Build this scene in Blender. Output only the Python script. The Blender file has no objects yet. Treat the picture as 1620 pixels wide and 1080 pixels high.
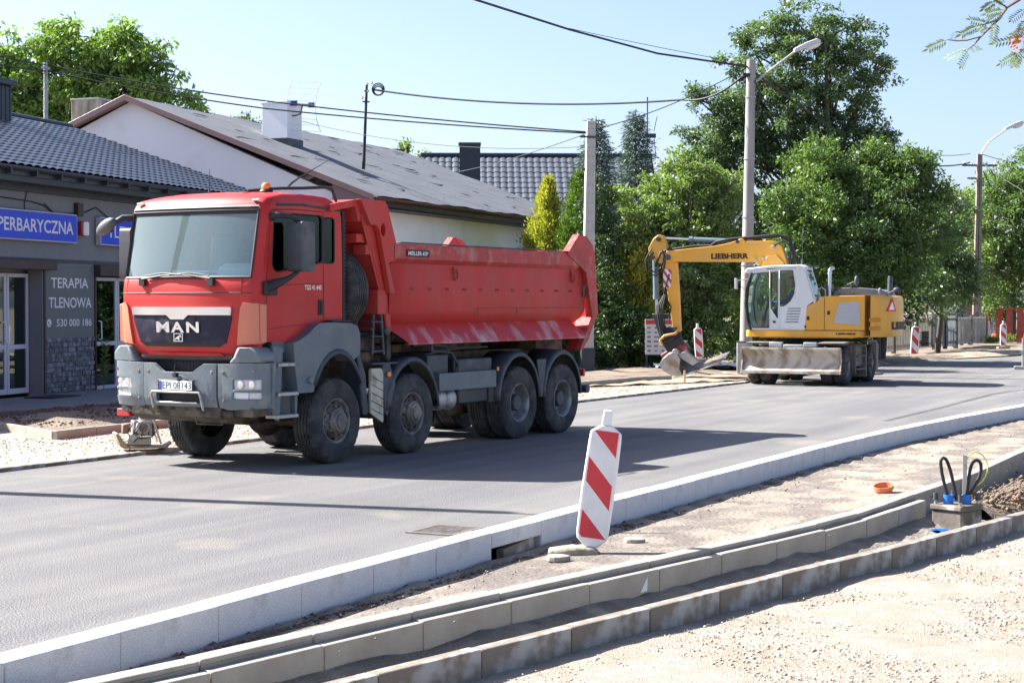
import bpy, bmesh, math, random
import numpy as np
from mathutils import Vector, Matrix, geometry
R = math.radians
random.seed(7); rng = np.random.default_rng(11)
sc = bpy.context.scene
# ------------------------------------------------------------------ camera, sky, sun, exposure
CAM_H = 2.1
PITCH = math.atan(60 / 2700)
cd = bpy.data.cameras.new('camera'); cam = bpy.data.objects.new('camera', cd)
sc.collection.objects.link(cam); sc.camera = cam
cam.location = (0, 0, CAM_H); cam.rotation_euler = (math.pi / 2 - PITCH, 0, 0)
cd.sensor_width = 36; cd.lens = 60; cd.clip_start = .1; cd.clip_end = 3000
cd.dof.use_dof = True; cd.dof.focus_distance = 24; cd.dof.aperture_fstop = 11
TOSUN = Vector((-.94, .34, 0)).normalized() * math.cos(R(41)) + Vector((0, 0, math.sin(R(41))))
w = bpy.data.worlds.new('World'); sc.world = w; w.use_nodes = True
nt = w.node_tree; bg = nt.nodes['Background']
sky = nt.nodes.new('ShaderNodeTexSky'); sky.sky_type = 'NISHITA'; sky.sun_disc = False
sky.sun_elevation = R(41); sky.sun_rotation = R(289.9); sky.air_density = .8; sky.dust_density = 2.0; sky.ozone_density = 2.2
tint = nt.nodes.new('ShaderNodeMix'); tint.data_type = 'RGBA'; tint.blend_type = 'MULTIPLY'; tint.inputs[0].default_value = 1; tint.inputs[7].default_value = (.97, .94, .99, 1)
nt.links.new(sky.outputs[0], tint.inputs[6]); nt.links.new(tint.outputs[2], bg.inputs[0]); bg.inputs[1].default_value = .075
sl = bpy.data.lights.new('sun', 'SUN'); sun = bpy.data.objects.new('sun', sl); sc.collection.objects.link(sun)
sl.energy = 4.8; sl.angle = R(.5); sl.color = (1, .975, .94)
sun.rotation_euler = TOSUN.to_track_quat('Z', 'Y').to_euler(); sun.location = (0, 0, 60)
sc.view_settings.view_transform = 'Standard'; sc.view_settings.look = 'None'
sc.view_settings.exposure = 1.85; sc.view_settings.gamma = 1; sc.view_settings.use_curve_mapping = False
# ------------------------------------------------------------------ helpers
COL = sc.collection
def ray(px, py):
    x = (px - 810) / 2700; v = (540 - py) / 2700; c, s = math.cos(PITCH), math.sin(PITCH)
    return Vector((x, c + v * s, -s + v * c))
def at(px, py, Y):
    d = ray(px, py); return Vector((0, 0, CAM_H)) + d * (Y / d.y)
def gnd(px, py, z=0):
    d = ray(px, py); return Vector((0, 0, CAM_H)) + d * ((z - CAM_H) / d.z)

def mat(name, col, rough=.6, metal=0, var=.12, vs=2.0, col2=None, amt=.5, s2=1.5, sharp=.08, bump=0, bs=60, stretch=(1, 1, 1), spec=.5, coat=0, fine=0, fs=150, streak=None):
    m = bpy.data.materials.new(name); m.use_nodes = True; n = m.node_tree.nodes; l = m.node_tree.links
    b = n['Principled BSDF']
    tc = n.new('ShaderNodeTexCoord'); mp = n.new('ShaderNodeMapping'); mp.inputs['Scale'].default_value = stretch
    l.new(tc.outputs['Object'], mp.inputs[0])
    def noise(s, d=4):
        t = n.new('ShaderNodeTexNoise'); t.inputs['Scale'].default_value = s; t.inputs['Detail'].default_value = d
        l.new(mp.outputs[0], t.inputs['Vector']); return t.outputs['Fac']
    def ramp(src, a, bb):
        r = n.new('ShaderNodeMapRange'); r.inputs[1].default_value = a; r.inputs[2].default_value = bb; l.new(src, r.inputs[0]); return r.outputs[0]
    def mix(f, a, bb, mode='MIX'):
        x = n.new('ShaderNodeMix'); x.data_type = 'RGBA'; x.blend_type = mode
        for i, v in ((0, f), (6, a), (7, bb)):
            if hasattr(v, 'links') or isinstance(v, bpy.types.NodeSocket): l.new(v, x.inputs[i])
            else: x.inputs[i].default_value = v if i == 0 else (*v[:3], 1)
        return x.outputs[2]
    lo = tuple(c * (1 - var) for c in col); hi = tuple(min(1, c * (1 + var)) for c in col)
    out = mix(ramp(noise(vs), .3, .7), lo, hi)
    if fine: out = mix(ramp(noise(fs, 2), .36, .64), mix(1.0, out, (1 - fine,) * 3, 'MULTIPLY'), mix(1.0, out, (1 + fine,) * 3, 'MULTIPLY'))
    if col2:
        t = .5 + (.5 - amt) * .5
        out = mix(ramp(noise(s2, 8), t - sharp, t + sharp), out, col2)
    if streak:
        m2 = n.new('ShaderNodeMapping'); m2.inputs['Rotation'].default_value = (0, 0, -R(streak)); m2.vector_type = 'POINT'; l.new(tc.outputs['Object'], m2.inputs[0])
        m3 = n.new('ShaderNodeVectorMath'); m3.operation = 'MULTIPLY'; m3.inputs[1].default_value = (.10, 1.6, 1); l.new(m2.outputs[0], m3.inputs[0])
        t = n.new('ShaderNodeTexNoise'); t.inputs['Scale'].default_value = 1; t.inputs['Detail'].default_value = 5; l.new(m3.outputs[0], t.inputs['Vector'])
        f = ramp(t.outputs['Fac'], .38, .62); out = mix(f, mix(1.0, out, (.86, .86, .88), 'MULTIPLY'), mix(1.0, out, (1.12, 1.11, 1.08), 'MULTIPLY'))
        out = mix(ramp(noise(.55, 6), .60, .70), out, mix(.5, out, (.30, .265, .21)))
    l.new(out, b.inputs['Base Color'])
    b.inputs['Roughness'].default_value = rough; b.inputs['Metallic'].default_value = metal
    b.inputs['Specular IOR Level'].default_value = spec; b.inputs['Coat Weight'].default_value = coat; b.inputs['Coat Roughness'].default_value = .15
    if bump:
        bp = n.new('ShaderNodeBump'); bp.inputs['Strength'].default_value = min(1, bump); bp.inputs['Distance'].default_value = .02 * max(1, bump)
        l.new(noise(bs, 6), bp.inputs['Height']); l.new(bp.outputs[0], b.inputs['Normal'])
    return m
def glass(name, tint, refl=.06, rough=.02, sheen_veil=0):
    m = bpy.data.materials.new(name); m.use_nodes = True; n = m.node_tree.nodes; l = m.node_tree.links
    n.remove(n['Principled BSDF']); o = n['Material Output']
    t = n.new('ShaderNodeBsdfTransparent'); t.inputs[0].default_value = (*tint, 1)
    g = n.new('ShaderNodeBsdfGlossy'); g.inputs['Roughness'].default_value = rough; g.inputs[0].default_value = (.86, 1, .98, 1)
    f = n.new('ShaderNodeFresnel'); f.inputs[0].default_value = 1.5
    a = n.new('ShaderNodeMath'); a.operation = 'ADD'; a.inputs[1].default_value = refl; l.new(f.outputs[0], a.inputs[0])
    x = n.new('ShaderNodeMixShader'); l.new(a.outputs[0], x.inputs[0]); base = t.outputs[0]
    if sheen_veil:
        df = n.new('ShaderNodeBsdfDiffuse'); df.inputs[0].default_value = (.70, .95, .92, 1); dx = n.new('ShaderNodeMixShader'); dx.inputs[0].default_value = sheen_veil  # pale aqua diffuse veil, brightens the glass like a painted-in reflection
        l.new(base, dx.inputs[1]); l.new(df.outputs[0], dx.inputs[2]); base = dx.outputs[0]
    l.new(base, x.inputs[1]); l.new(g.outputs[0], x.inputs[2]); l.new(x.outputs[0], o.inputs[0]); return m

class MB:
    def __init__(s): s.v = []; s.f = []
    def add(s, vs, fs, M=None):
        o = len(s.v)
        for p in vs: s.v.append(tuple(M @ Vector(p)) if M else tuple(p))
        for f in fs: s.f.append([i + o for i in f])
        return s
    def box(s, c, d, M=None, rot=None):
        x, y, z = [k / 2 for k in d]
        vs = [Vector((a * x, b * y, e * z)) for a in (-1, 1) for b in (-1, 1) for e in (-1, 1)]
        if rot: vs = [rot @ v for v in vs]
        vs = [v + Vector(c) for v in vs]
        return s.add(vs, [(0, 1, 3, 2), (4, 6, 7, 5), (0, 4, 5, 1), (2, 3, 7, 6), (0, 2, 6, 4), (1, 5, 7, 3)], M)
    def prism(s, pts, a0, a1, plane='xz', holes=(), M=None, fn=None):
        loops = [list(pts)] + [list(h) for h in holes]
        flat = [p for lp in loops for p in lp]
        tris = geometry.tessellate_polygon([[Vector((p[0], p[1], 0)) for p in lp] for lp in loops])
        def P(p, a):
            q = {'xz': (p[0], a, p[1]), 'yz': (a, p[0], p[1]), 'xy': (p[0], p[1], a)}[plane]
            return fn(q) if fn else q
        n = len(flat); vs = [P(p, a0) for p in flat] + [P(p, a1) for p in flat]
        fs = [tuple(t) for t in tris] + [tuple(i + n for i in reversed(t)) for t in tris]
        o = 0
        for lp in loops:
            k = len(lp)
            for i in range(k): fs.append((o + i, o + (i + 1) % k, n + o + (i + 1) % k, n + o + i))
            o += k
        return s.add(vs, fs, M)
    def tube(s, pts, r, n=8, caps=True, M=None):
        pts = [Vector(p) for p in pts]; k = len(pts)
        rs = r if isinstance(r, (list, tuple)) else [r] * k
        t0 = (pts[1] - pts[0]).normalized(); up = Vector((0, 0, 1)) if abs(t0.z) < .9 else Vector((1, 0, 0))
        u = t0.cross(up).normalized(); vs = []
        for i, p in enumerate(pts):
            t = ((pts[min(i + 1, k - 1)] - p).normalized() + (p - pts[max(i - 1, 0)]).normalized())
            if t.length < 1e-6: t = t0
            t.normalize(); u = (u - t * u.dot(t)).normalized(); v = t.cross(u)
            for j in range(n):
                a = 2 * math.pi * j / n; vs.append(p + (u * math.cos(a) + v * math.sin(a)) * rs[i])
        fs = [(i * n + j, i * n + (j + 1) % n, (i + 1) * n + (j + 1) % n, (i + 1) * n + j) for i in range(k - 1) for j in range(n)]
        if caps: fs += [tuple(range(n))[::-1], tuple(range((k - 1) * n, k * n))]
        return s.add(vs, fs, M)
    def cyl(s, p0, p1, r0, r1=None, n=16, M=None): return s.tube([p0, p1], [r0, r0 if r1 is None else r1], n, True, M)
    def lathe(s, prof, c, ax, n=32, mod=None, M=None):
        ax = Vector(ax).normalized(); up = Vector((0, 0, 1)) if abs(ax.z) < .9 else Vector((1, 0, 0))
        u = ax.cross(up).normalized(); v = ax.cross(u); c = Vector(c); vs = []; k = len(prof)
        for j in range(n):
            a = 2 * math.pi * j / n; d = u * math.cos(a) + v * math.sin(a)
            for i, (r, h) in enumerate(prof):
                if mod: r, h = mod(i, j, r, h)
                vs.append(c + d * r + ax * h)
        fs = [(j * k + i, j * k + i + 1, ((j + 1) % n) * k + i + 1, ((j + 1) % n) * k + i) for j in range(n) for i in range(k - 1)]
        return s.add(vs, fs, M)
    def sph(s, c, r, n=12, m=8, M=None):
        r = (r, r, r) if not hasattr(r, '__len__') else r; vs = []; fs = []
        for i in range(m + 1):
            t = math.pi * i / m
            for j in range(n):
                a = 2 * math.pi * j / n; vs.append((c[0] + r[0] * math.sin(t) * math.cos(a), c[1] + r[1] * math.sin(t) * math.sin(a), c[2] + r[2] * math.cos(t)))
        fs = [(i * n + j, (i + 1) * n + j, (i + 1) * n + (j + 1) % n, i * n + (j + 1) % n) for i in range(m) for j in range(n)]
        return s.add(vs, fs, M)
    def grid(s, us, vs_, f, skip=None, M=None):
        P = [f(u, v) for u in us for v in vs_]; k = len(vs_)
        fs = [(i * k + j, (i + 1) * k + j, (i + 1) * k + j + 1, i * k + j + 1) for i in range(len(us) - 1) for j in range(k - 1) if not (skip and skip(i, j))]
        return s.add(P, fs, M)
    def text(s, txt, org, right, up, w, h, depth=.004, bold=.02, ext=0):
        c = bpy.data.curves.new('t', 'FONT'); c.body = txt; c.size = 1; c.extrude = ext; c.offset = bold; c.resolution_u = 3
        o = bpy.data.objects.new('t', c); me = bpy.data.meshes.new_from_object(o)
        vs = [v.co.copy() for v in me.vertices]; fs = [tuple(p.vertices) for p in me.polygons]
        bpy.data.objects.remove(o); bpy.data.curves.remove(c); bpy.data.meshes.remove(me)
        x0 = min(v.x for v in vs); x1 = max(v.x for v in vs); y0 = min(v.y for v in vs); y1 = max(v.y for v in vs)
        right = Vector(right).normalized(); up = Vector(up).normalized(); nr = right.cross(up); org = Vector(org)
        return s.add([org + right * ((v.x - x0) / (x1 - x0) * w) + up * ((v.y - y0) / (y1 - y0) * h) + nr * (depth + v.z * (w / (x1 - x0))) for v in vs], fs)
    def build(s, name, m, parent=None, smooth=35, bevel=0, solid=0, merge=True, seg=2, soff=-1):
        me = bpy.data.meshes.new(name); me.from_pydata([tuple(v) for v in s.v], [], s.f)
        if len(s.v) < 60000:
            b = bmesh.new(); b.from_mesh(me)
            if merge: bmesh.ops.remove_doubles(b, verts=b.verts, dist=1e-5)
            bmesh.ops.recalc_face_normals(b, faces=b.faces); b.to_mesh(me); b.free()
        me.materials.append(m)
        if smooth: me.shade_smooth(); me.set_sharp_from_angle(angle=R(smooth))
        o = bpy.data.objects.new(name, me); COL.objects.link(o); o.parent = parent
        if solid: q = o.modifiers.new('s', 'SOLIDIFY'); q.thickness = solid; q.offset = soff
        if bevel:
            q = o.modifiers.new('b', 'BEVEL'); q.width = bevel; q.segments = seg; q.limit_method = 'ANGLE'; q.angle_limit = R(40); q.harden_normals = False
        return o
def tag(o, label=None, cat=None, group=None, kind=None):
    for k, v in (('label', label), ('category', cat), ('group', group), ('kind', kind)):
        if v: o[k] = v
    return o
def empty(name, loc, rz, label, cat, group=None, rot=None):
    o = bpy.data.objects.new(name, None); COL.objects.link(o); o.location = loc
    o.rotation_euler = rot if rot else (0, 0, rz); o.empty_display_size = .2
    return tag(o, label, cat, group)
def copy_tree(o, parent=None):
    c = o.copy(); COL.objects.link(c)
    if parent: c.parent = parent
    for ch in list(o.children): copy_tree(ch, c)
    return c
def rrect(x0, x1, z0, z1, r, n=4):
    rs = r if hasattr(r, '__len__') else (r,) * 4; out = []
    for (cx, cz, a, q) in ((x1, z1, 0, rs[0]), (x0, z1, 90, rs[1]), (x0, z0, 180, rs[2]), (x1, z0, 270, rs[3])):
        ccx = cx - q if cx == x1 else cx + q; ccz = cz - q if cz == z1 else cz + q
        for i in range(n + 1):
            t = R(a + 90 * i / n); out.append((ccx + q * math.cos(t), ccz + q * math.sin(t)))
    return out
def poly_resample(pts, step):
    P = [Vector((p[0], p[1])) for p in pts]; out = []; k = len(P)
    fine = []
    for i in range(k - 1):
        p0 = P[max(i - 1, 0)]; p1 = P[i]; p2 = P[i + 1]; p3 = P[min(i + 2, k - 1)]
        m = max(2, int((p2 - p1).length / .25))
        for j in range(m):
            t = j / m; t1 = (p2 - p0) * .5; t2 = (p3 - p1) * .5
            if i == 0: t1 = p2 - p1
            if i == k - 2: t2 = p2 - p1
            s1 = (p2 - p1).length; t1 = t1.normalized() * s1; t2 = t2.normalized() * s1
            h00 = 2 * t ** 3 - 3 * t * t + 1; h10 = t ** 3 - 2 * t * t + t; h01 = -2 * t ** 3 + 3 * t * t; h11 = t ** 3 - t * t
            fine.append(p1 * h00 + t1 * h10 + p2 * h01 + t2 * h11)
    fine.append(P[-1]); acc = 0; out = [fine[0]]
    for a, b in zip(fine, fine[1:]):
        d = (b - a).length
        while acc + d >= step:
            t = (step - acc) / d; a = a.lerp(b, t); out.append(a.copy()); d = (b - a).length; acc = 0
        acc += d
    return out
# ------------------------------------------------------------------ materials
RED = mat('faded_red_paint', (.50, .022, .020), .5, var=.10, vs=1.5, col2=(.54, .05, .04), amt=.45, s2=1.2, sharp=.15, spec=.3, coat=.08, bump=.05, bs=30)
REDD = mat('tipper_red_paint', (.56, .042, .036), .55, spec=.3, var=.12, vs=1.2, col2=(.46, .075, .055), amt=.42, s2=2.2, sharp=.16, stretch=(1.3, 1, .55), bump=.15, bs=12)
REDP = mat('dusty_red_skirt', (.50, .034, .034), .5, var=.12, vs=2, col2=(.62, .42, .42), amt=.30, s2=2.6, sharp=.11, stretch=(1.3, 1, .5), bump=.1, bs=20)
REDR = mat('scraped_red_rim', (.43, .04, .032), .55, var=.2, vs=3, col2=(.42, .19, .14), amt=.24, s2=5, sharp=.10, bump=.2, bs=18)
PEACH = mat('bleached_corner_panel', (.70, .22, .13), .5, var=.08)
NAVY = mat('dark_grille', (.022, .020, .045), .5, spec=.25, var=.15, vs=5, col2=(.07, .065, .09), amt=.3, s2=3)
CHROME = mat('brushed_chrome', (.72, .72, .74), .28, metal=.9, var=.05)
SLATEW = mat('grey_blue_wing_shade', (.115, .14, .158), .5, var=.12, vs=2, col2=(.17, .18, .18), amt=.28, s2=3, sharp=.12, bump=.1, bs=20)  # bumper grey again, darkened so the colour carries the side shade
SLATE = mat('grey_blue_bumper', (.15, .175, .19), .5, var=.15, vs=2, col2=(.22, .225, .22), amt=.28, s2=4.5, sharp=.06, bump=.1, bs=20)
SLATED = mat('dark_plastic', (.045, .055, .065), .55, var=.2, vs=4, col2=(.11, .105, .10), amt=.25, s2=3, bump=.15, bs=30)
BLACK = mat('black_rubber', (.018, .018, .02), .6, var=.2)
DIRT = mat('dirty_chassis', (.055, .045, .035), .85, var=.35, vs=5, col2=(.15, .115, .08), amt=.45, s2=4, bump=.5, bs=25)
TYRE = mat('dusty_tyre', (.035, .035, .036), .9, var=.25, vs=4, col2=(.085, .08, .075), amt=.42, s2=6, sharp=.12, bump=.25, bs=50)
RIM = mat('muddy_rim', (.17, .15, .13), .6, metal=.2, var=.25, vs=6, col2=(.26, .22, .18), amt=.45, s2=6, bump=.3, bs=30)
RIMS = mat('steel_rim', (.34, .33, .32), .45, metal=.5, var=.2, vs=6, col2=(.2, .17, .14), amt=.4, s2=6, bump=.2, bs=30)
WHITE = mat('white_paint', (.78, .78, .77), .5, var=.05, vs=3)
PLATEW = mat('plate_white', (.85, .85, .83), .4, var=.03)
LAMPG = mat('lamp_lens', (.72, .70, .66), .15, var=.1, vs=20, coat=.6)
AMBER = mat('amber_lens', (.85, .22, .02), .25, var=.1, coat=.5)
EUB = mat('plate_blue', (.03, .08, .42), .4)
ALU = mat('dull_aluminium', (.42, .42, .41), .45, metal=.6, var=.15, vs=8, col2=(.25, .22, .18), amt=.3, s2=8)
CREAM = mat('cream_mudflap', (.55, .52, .40), .6, var=.12, vs=5, col2=(.3, .25, .18), amt=.25, s2=6)
GLASSW = glass('windscreen_glass', (.84, 1, .985), .06, sheen_veil=.13)  # veil colour stands in for the bright aqua sheen on the screen
GLASSS = glass('side_glass', (.20, .26, .23), -.02)  # dark green tint of the near pane paints in reflected trees
GLASSF = glass('far_side_glass', (.88, .97, .97), .03)
GLASSE = glass('cab_glass', (.80, .88, .85), .02)
GLASSB = glass('shop_glass', (.22, .27, .30), .14)
FABRIC = mat('pale_cab_trim', (.62, .66, .62), .8, var=.1)
# ------------------------------------------------------------------ wheel builder
def wheel(parent, c, ax, r=.56, wd=.31, kind='front', name='wheel', inner=None):
    """rim disc (part) > tyre, hub; ax points outward, c = centre of outer face"""
    ax = Vector(ax).normalized(); c = Vector(c)
    rr = r * .53
    rim = MB()
    if kind == 'front':
        rim.lathe([(rr + .01, 0), (rr - .005, .005), (rr - .03, -.01), (rr - .045, -.06), (rr - .06, -.07), (rr - .09, -.03), (.17, .0), (.15, .02), (.0, .02)], c, ax, 40)
    elif kind == 'rear':
        rim.lathe([(rr + .01, 0), (rr - .005, .005), (rr - .025, -.01), (rr - .04, -.05), (rr - .05, -.16), (rr - .07, -.19), (.14, -.20), (0, -.2)], c, ax, 40)
    else:
        rim.lathe([(rr + .01, 0), (rr - .03, -.02), (rr - .05, -.06), (.14, -.05), (0, -.05)], c, ax, 32)
    u = ax.cross(Vector((0, 0, 1))) if abs(ax.z) < .9 else Vector((1, 0, 0)); u.normalize(); v = ax.cross(u)
    W = rim.build(name, RIMS if kind == 'rear' else RIM, parent, 40)
    hub = MB()
    if kind == 'front':
        hub.lathe([(.175, -.0), (.17, .03), (.145, .045), (.135, .07), (.105, .075), (.10, .095), (.07, .105), (0, .105)], c, ax, 24, mod=lambda i, j, r_, h: (r_ * (1.06 if i in (1, 2) and j % 4 < 2 else 1), h))
        for k in range(10):
            a = k * 2 * math.pi / 10; q = c + (u * math.cos(a) + v * math.sin(a)) * .20
            hub.cyl(q - ax * .02, q + ax * .035, .017, .014, 6)
    elif kind == 'rear':
        hub.lathe([(.135, -.2), (.13, -.06), (.115, -.04), (.04, -.035), (0, -.035)], c, ax, 12)
        for k in range(10):
            a = k * 2 * math.pi / 10; q = c + (u * math.cos(a) + v * math.sin(a)) * .175
            hub.cyl(q - ax * .2, q - ax * .165, .016, .014, 6)
    else:
        hub.lathe([(.12, -.05), (.11, .03), (.05, .05), (0, .05)], c, ax, 16)
    hub.build('hub', RIM if kind != 'rear' else SLATED, W, 40)
    if kind == 'front':
        for k in range(10):
            a = (k + .5) * 2 * math.pi / 10; q = c + (u * math.cos(a) + v * math.sin(a)) * (rr - .072)
            MB().cyl(q - ax * .06, q - ax * .035, .026, .026, 10).build('vent_hole', BLACK, W, 0)
    t = MB(); n = 144
    rb = rr
    if kind == 'digger':
        prof = [(rb, 0), (rb + .03, .015), (r * .80, .03), (r * .93, .012), (r * .985, -.01), (r, -.06), (r * 1.005, -wd / 2), (r, -wd + .06), (r * .985, -wd + .01), (r * .8, -wd - .03), (rb, -wd)]
        def mod(i, j, q, h):
            ph = (j % 8) < 4 if i <= 5 else ((j + 4) % 8) < 4
            if i in (3, 4, 5, 6, 7, 8): q = q * (1.0 if ph else .925)
            return q, h
        t.lathe(prof, c, ax, n, mod)
    else:
        g = .022; ys = [.02, .052]
        prof = [(rb, 0), (rb + .015, .012), (rb + .05, .022), (r * .80, .026), (r * .90, .016), (r * .95, -.004), (r * .975, -.012), (r * .993, -.03)]
        k = 5; span = wd - .06
        for q in range(k):
            a0 = .03 + span * q / k; a1 = .03 + span * (q + 1) / k - .016
            prof += [(r, -a0), (r, -a1)]
            if q < k - 1: prof += [(r - g, -a1 - .001), (r - g, -a1 - .015)]
        prof += [(r * .985, -wd + .02), (r * .95, -wd), (r * .8, -wd - .02), (rb, -wd)]
        def mod(i, j, q, h):
            if 9 <= i <= len(prof) - 5: h += .006 * (1 if (j // 2) % 2 else -1)
            if i in (5, 6, 7) and j % 4 == 0: q -= .014
            if i in (8, 9) and j % 4 == 0: q -= .010
            if i > 9 and i < len(prof) - 4 and j % 3 == 0: q -= .004
            return q, h
        t.lathe(prof, c, ax, n, mod)
    t.build('tyre', TYRE, W, 28)
    return W
# ------------------------------------------------------------------ tipper truck  (x forward, y = driver's side, z up)
TR = empty('tipper_truck', (-3.36, 23.02, 0), R(-120.3), 'red four axle tipper lorry with grey bumper, parked on the new road', 'lorry')
HW = 1.12
XC = [(1.44, 1.57, .13), (1.50, 1.61, .14), (1.62, 1.65, .15), (1.85, 1.68, .16), (2.10, 1.69, .16), (2.28, 1.69, .16), (2.40, 1.67, .16), (2.43, 1.655, .16), (2.72, 1.59, .15), (3.0, 1.52, .13), (3.27, 1.45, .11), (3.30, 1.44, .11),
      (3.38, 1.41, .11), (3.45, 1.34, .11), (3.50, 1.20, .10), (3.53, 1.0, .07), (3.545, .7, .02), (3.55, .3, 0), (3.54, 0, 0), (3.50, -.14, 0), (3.42, -.21, 0), (3.3, -.25, 0), (2.6, -.27, 0), (1.87, -.27, 0)]
def yrow():
    a = [0, .12, .24, .36, .48, .6, .7, .8, .88, .94, .99, 1.03, 1.06, 1.085, 1.105, 1.117, 1.12]
    return [-v for v in a[::-1]][:-1] + a
YS = yrow()
def cabpt(i, y):
    z, xc, b = XC[i]; a = abs(y)
    x = xc - b * (a / HW) ** 2.4
    rc = max(0, (a - 1.03) / .09)
    if i <= 14: x -= .07 * rc ** 2.2
    dz = .05 * (a / HW) ** 3 + .10 * rc ** 2 if 12 <= i <= 21 else 0
    if i in (12, 13): dz *= (.25, .5)[i - 12]
    if i >= 20: dz *= .5
    return (x, y, z - dz)
JW = [j for j in range(len(YS) - 1)]
iw0, iw1 = 7, 10
def cab_skip(i, j):
    ym = (YS[j] + YS[j + 1]) / 2
    if iw0 <= i < iw1 and abs(ym) < 1.04: return True
    if i in (21, 22) and abs(ym) < .0: return True
    return False
m = MB().grid(list(range(len(XC))), YS, lambda i, y: cabpt(i, y), cab_skip)
CAB = m.build('cab_shell', RED, TR, 50, solid=.03)
# sides with door windows
edge = [cabpt(i, HW) for i in range(len(XC))]
outl = [(p[0], p[2]) for p in edge]
WIN = rrect(.17, 1.225, 2.5, 3.24, (.05, .06, .05, .12))
WIN = [(x - (max(0, z - 2.5) * .07) * (x > .8), z + (.0 if z > 3 else (.13 if x < .4 else 0))) for x, z in WIN]
QW = rrect(-.10, .13, 2.63, 3.22, .05)
for s in (1, -1):
    body = [q for q in outl]
    body = body[2:]                                  # from z 1.62 up, over the roof and down the back
    body = body + [(.16, 1.87), (.45, 1.78), (.72, 1.62)]
    sd = MB().prism(body, s * HW, s * (HW - .035), 'xz', [WIN[::-1], QW[::-1]])
    sd.build('cab_side', RED, TR, 30)
    g = MB().prism(WIN, s * (HW - .022), s * (HW - .028), 'xz')
    g.build('side_window', GLASSS if s > 0 else GLASSF, TR, 0)
    g = MB().prism(QW, s * (HW - .018), s * (HW - .024), 'xz'); g.build('quarter_window', GLASSS if s > 0 else GLASSF, TR, 0)
    fr = MB()
    for hole in (WIN, QW):
        fr.tube([(x, s * (HW - .004), z) for x, z in hole] + [(hole[0][0], s * (HW - .004), hole[0][1])], .011, 5)
    fr.box((.15, s * (HW - .01), 2.93), (.045, .03, .62))
    fr.build('window_seal', BLACK, TR, 30)
    st = MB()
    st.tube([(1.13, s * (HW + .002), 3.345), (.6, s * (HW + .004), 3.365), (-.24, s * (HW + .002), 3.325)], .018, 5)
    st.build('rain_strip', SLATED, TR)
    ln = MB()                                        # door shut lines
    def line(pts, w=.0045):
        ln.tube([(x, s * (HW + .0015), z) for x, z in pts], w, 4)
    line([(1.235, 3.26), (1.27, 2.98), (1.295, 2.7), (1.325, 2.4), (1.34, 2.1), (1.345, 1.62)]); line([(.155, 3.28), (.15, 2.6), (.14, 2.2), (.14, 1.88)])
    line([(1.23, 3.275), (.7, 3.30), (.155, 3.29)]); line([(1.32, 2.32), (1.0, 2.335), (.14, 2.36)], .003); line([(1.27, 1.78), (.8, 1.82), (.5, 1.83)], .003)
    ln.build('door_gap', BLACK, TR, 0)
    hd = MB().box((.215, s * (HW + .003), 2.05), (.10, .022, .2)); hd.box((.215, s * (HW + .018), 2.05), (.035, .02, .15))
    hd.build('door_handle', BLACK, TR, bevel=.01)
    # black corner bellows behind the cab
    bl = MB()
    for k in range(28): bl.box((-.31, s * 1.09, 1.9 + k * .05), (.075, .075, .036))
    bl.box((-.31, s * 1.085, 2.6), (.06, .06, 1.45)); bl.build('air_duct', BLACK, TR, bevel=.006)
tg = MB().text('TGS 41.440', (.555, HW + .002, 2.275), (-1, 0, 0), (0, 0, 1), .36, .065, .004, .01)
tg.build('model_lettering', CHROME, TR, 0)
# windscreen
def ws(i, y): 
    p = cabpt(i, y); return (p[0] - .012, p[1], p[2])
YW = [y for y in YS if abs(y) <= 1.035]
MB().grid([7, 8, 9, 10], YW, lambda i, y: ws(i, y)).build('windscreen', GLASSW, TR, 60)
sl_ = MB()
loop = [cabpt(7, y) for y in YW] + [cabpt(i, YW[-1]) for i in (8, 9)] + [cabpt(10, y) for y in YW[::-1]] + [cabpt(i, YW[0]) for i in (9, 8, 7)]
sl_.tube(loop, .018, 5)
sl_.grid([0, 1], YW, lambda k, y: (cabpt(10, y)[0] - .0 - .003 * k, y, 3.22 + k * .06))
sl_.build('windscreen_seal', BLACK, TR, 40)
sv = MB().grid([0, 1, 2], [y for y in YW], lambda k, y: (cabpt(11, y)[0] + .004 + .02 * (k == 1), y, 3.29 + k * .022)); sv.build('sun_visor_strip', SLATED, TR, 50)
ml = MB()
for y in (-.93, .98):
    p = cabpt(12, y); ml.box((p[0] + .012, y, 3.395), (.03, .12, .03))
ml.build('marker_lamp', CREAM, TR, bevel=.008)
# front seams
se = MB()
se.tube([(cabpt(5, y)[0] + .002, y, 2.235) for y in YS if abs(y) < 1.07], .005, 4)
for y in (-.97, .93): se.tube([(cabpt(5, y)[0] + .002, y, 2.24), (cabpt(6, y)[0] + .002, y, 2.42)], .0045, 4)
se.build('bonnet_gap', BLACK, TR, 0)
for k, x0 in enumerate((.5, .15, -.2)):
    pass
rb_ = MB()
for y in (-.6, -.2, .2, .6): rb_.tube([(1.15, y, 3.50), (1.0, y, 3.523), (.8, y, 3.535), (.3, y, 3.548)], [.003, .008, .009, .004], 5)
rb_.build('roof_rib', RED, TR, 60)
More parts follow.
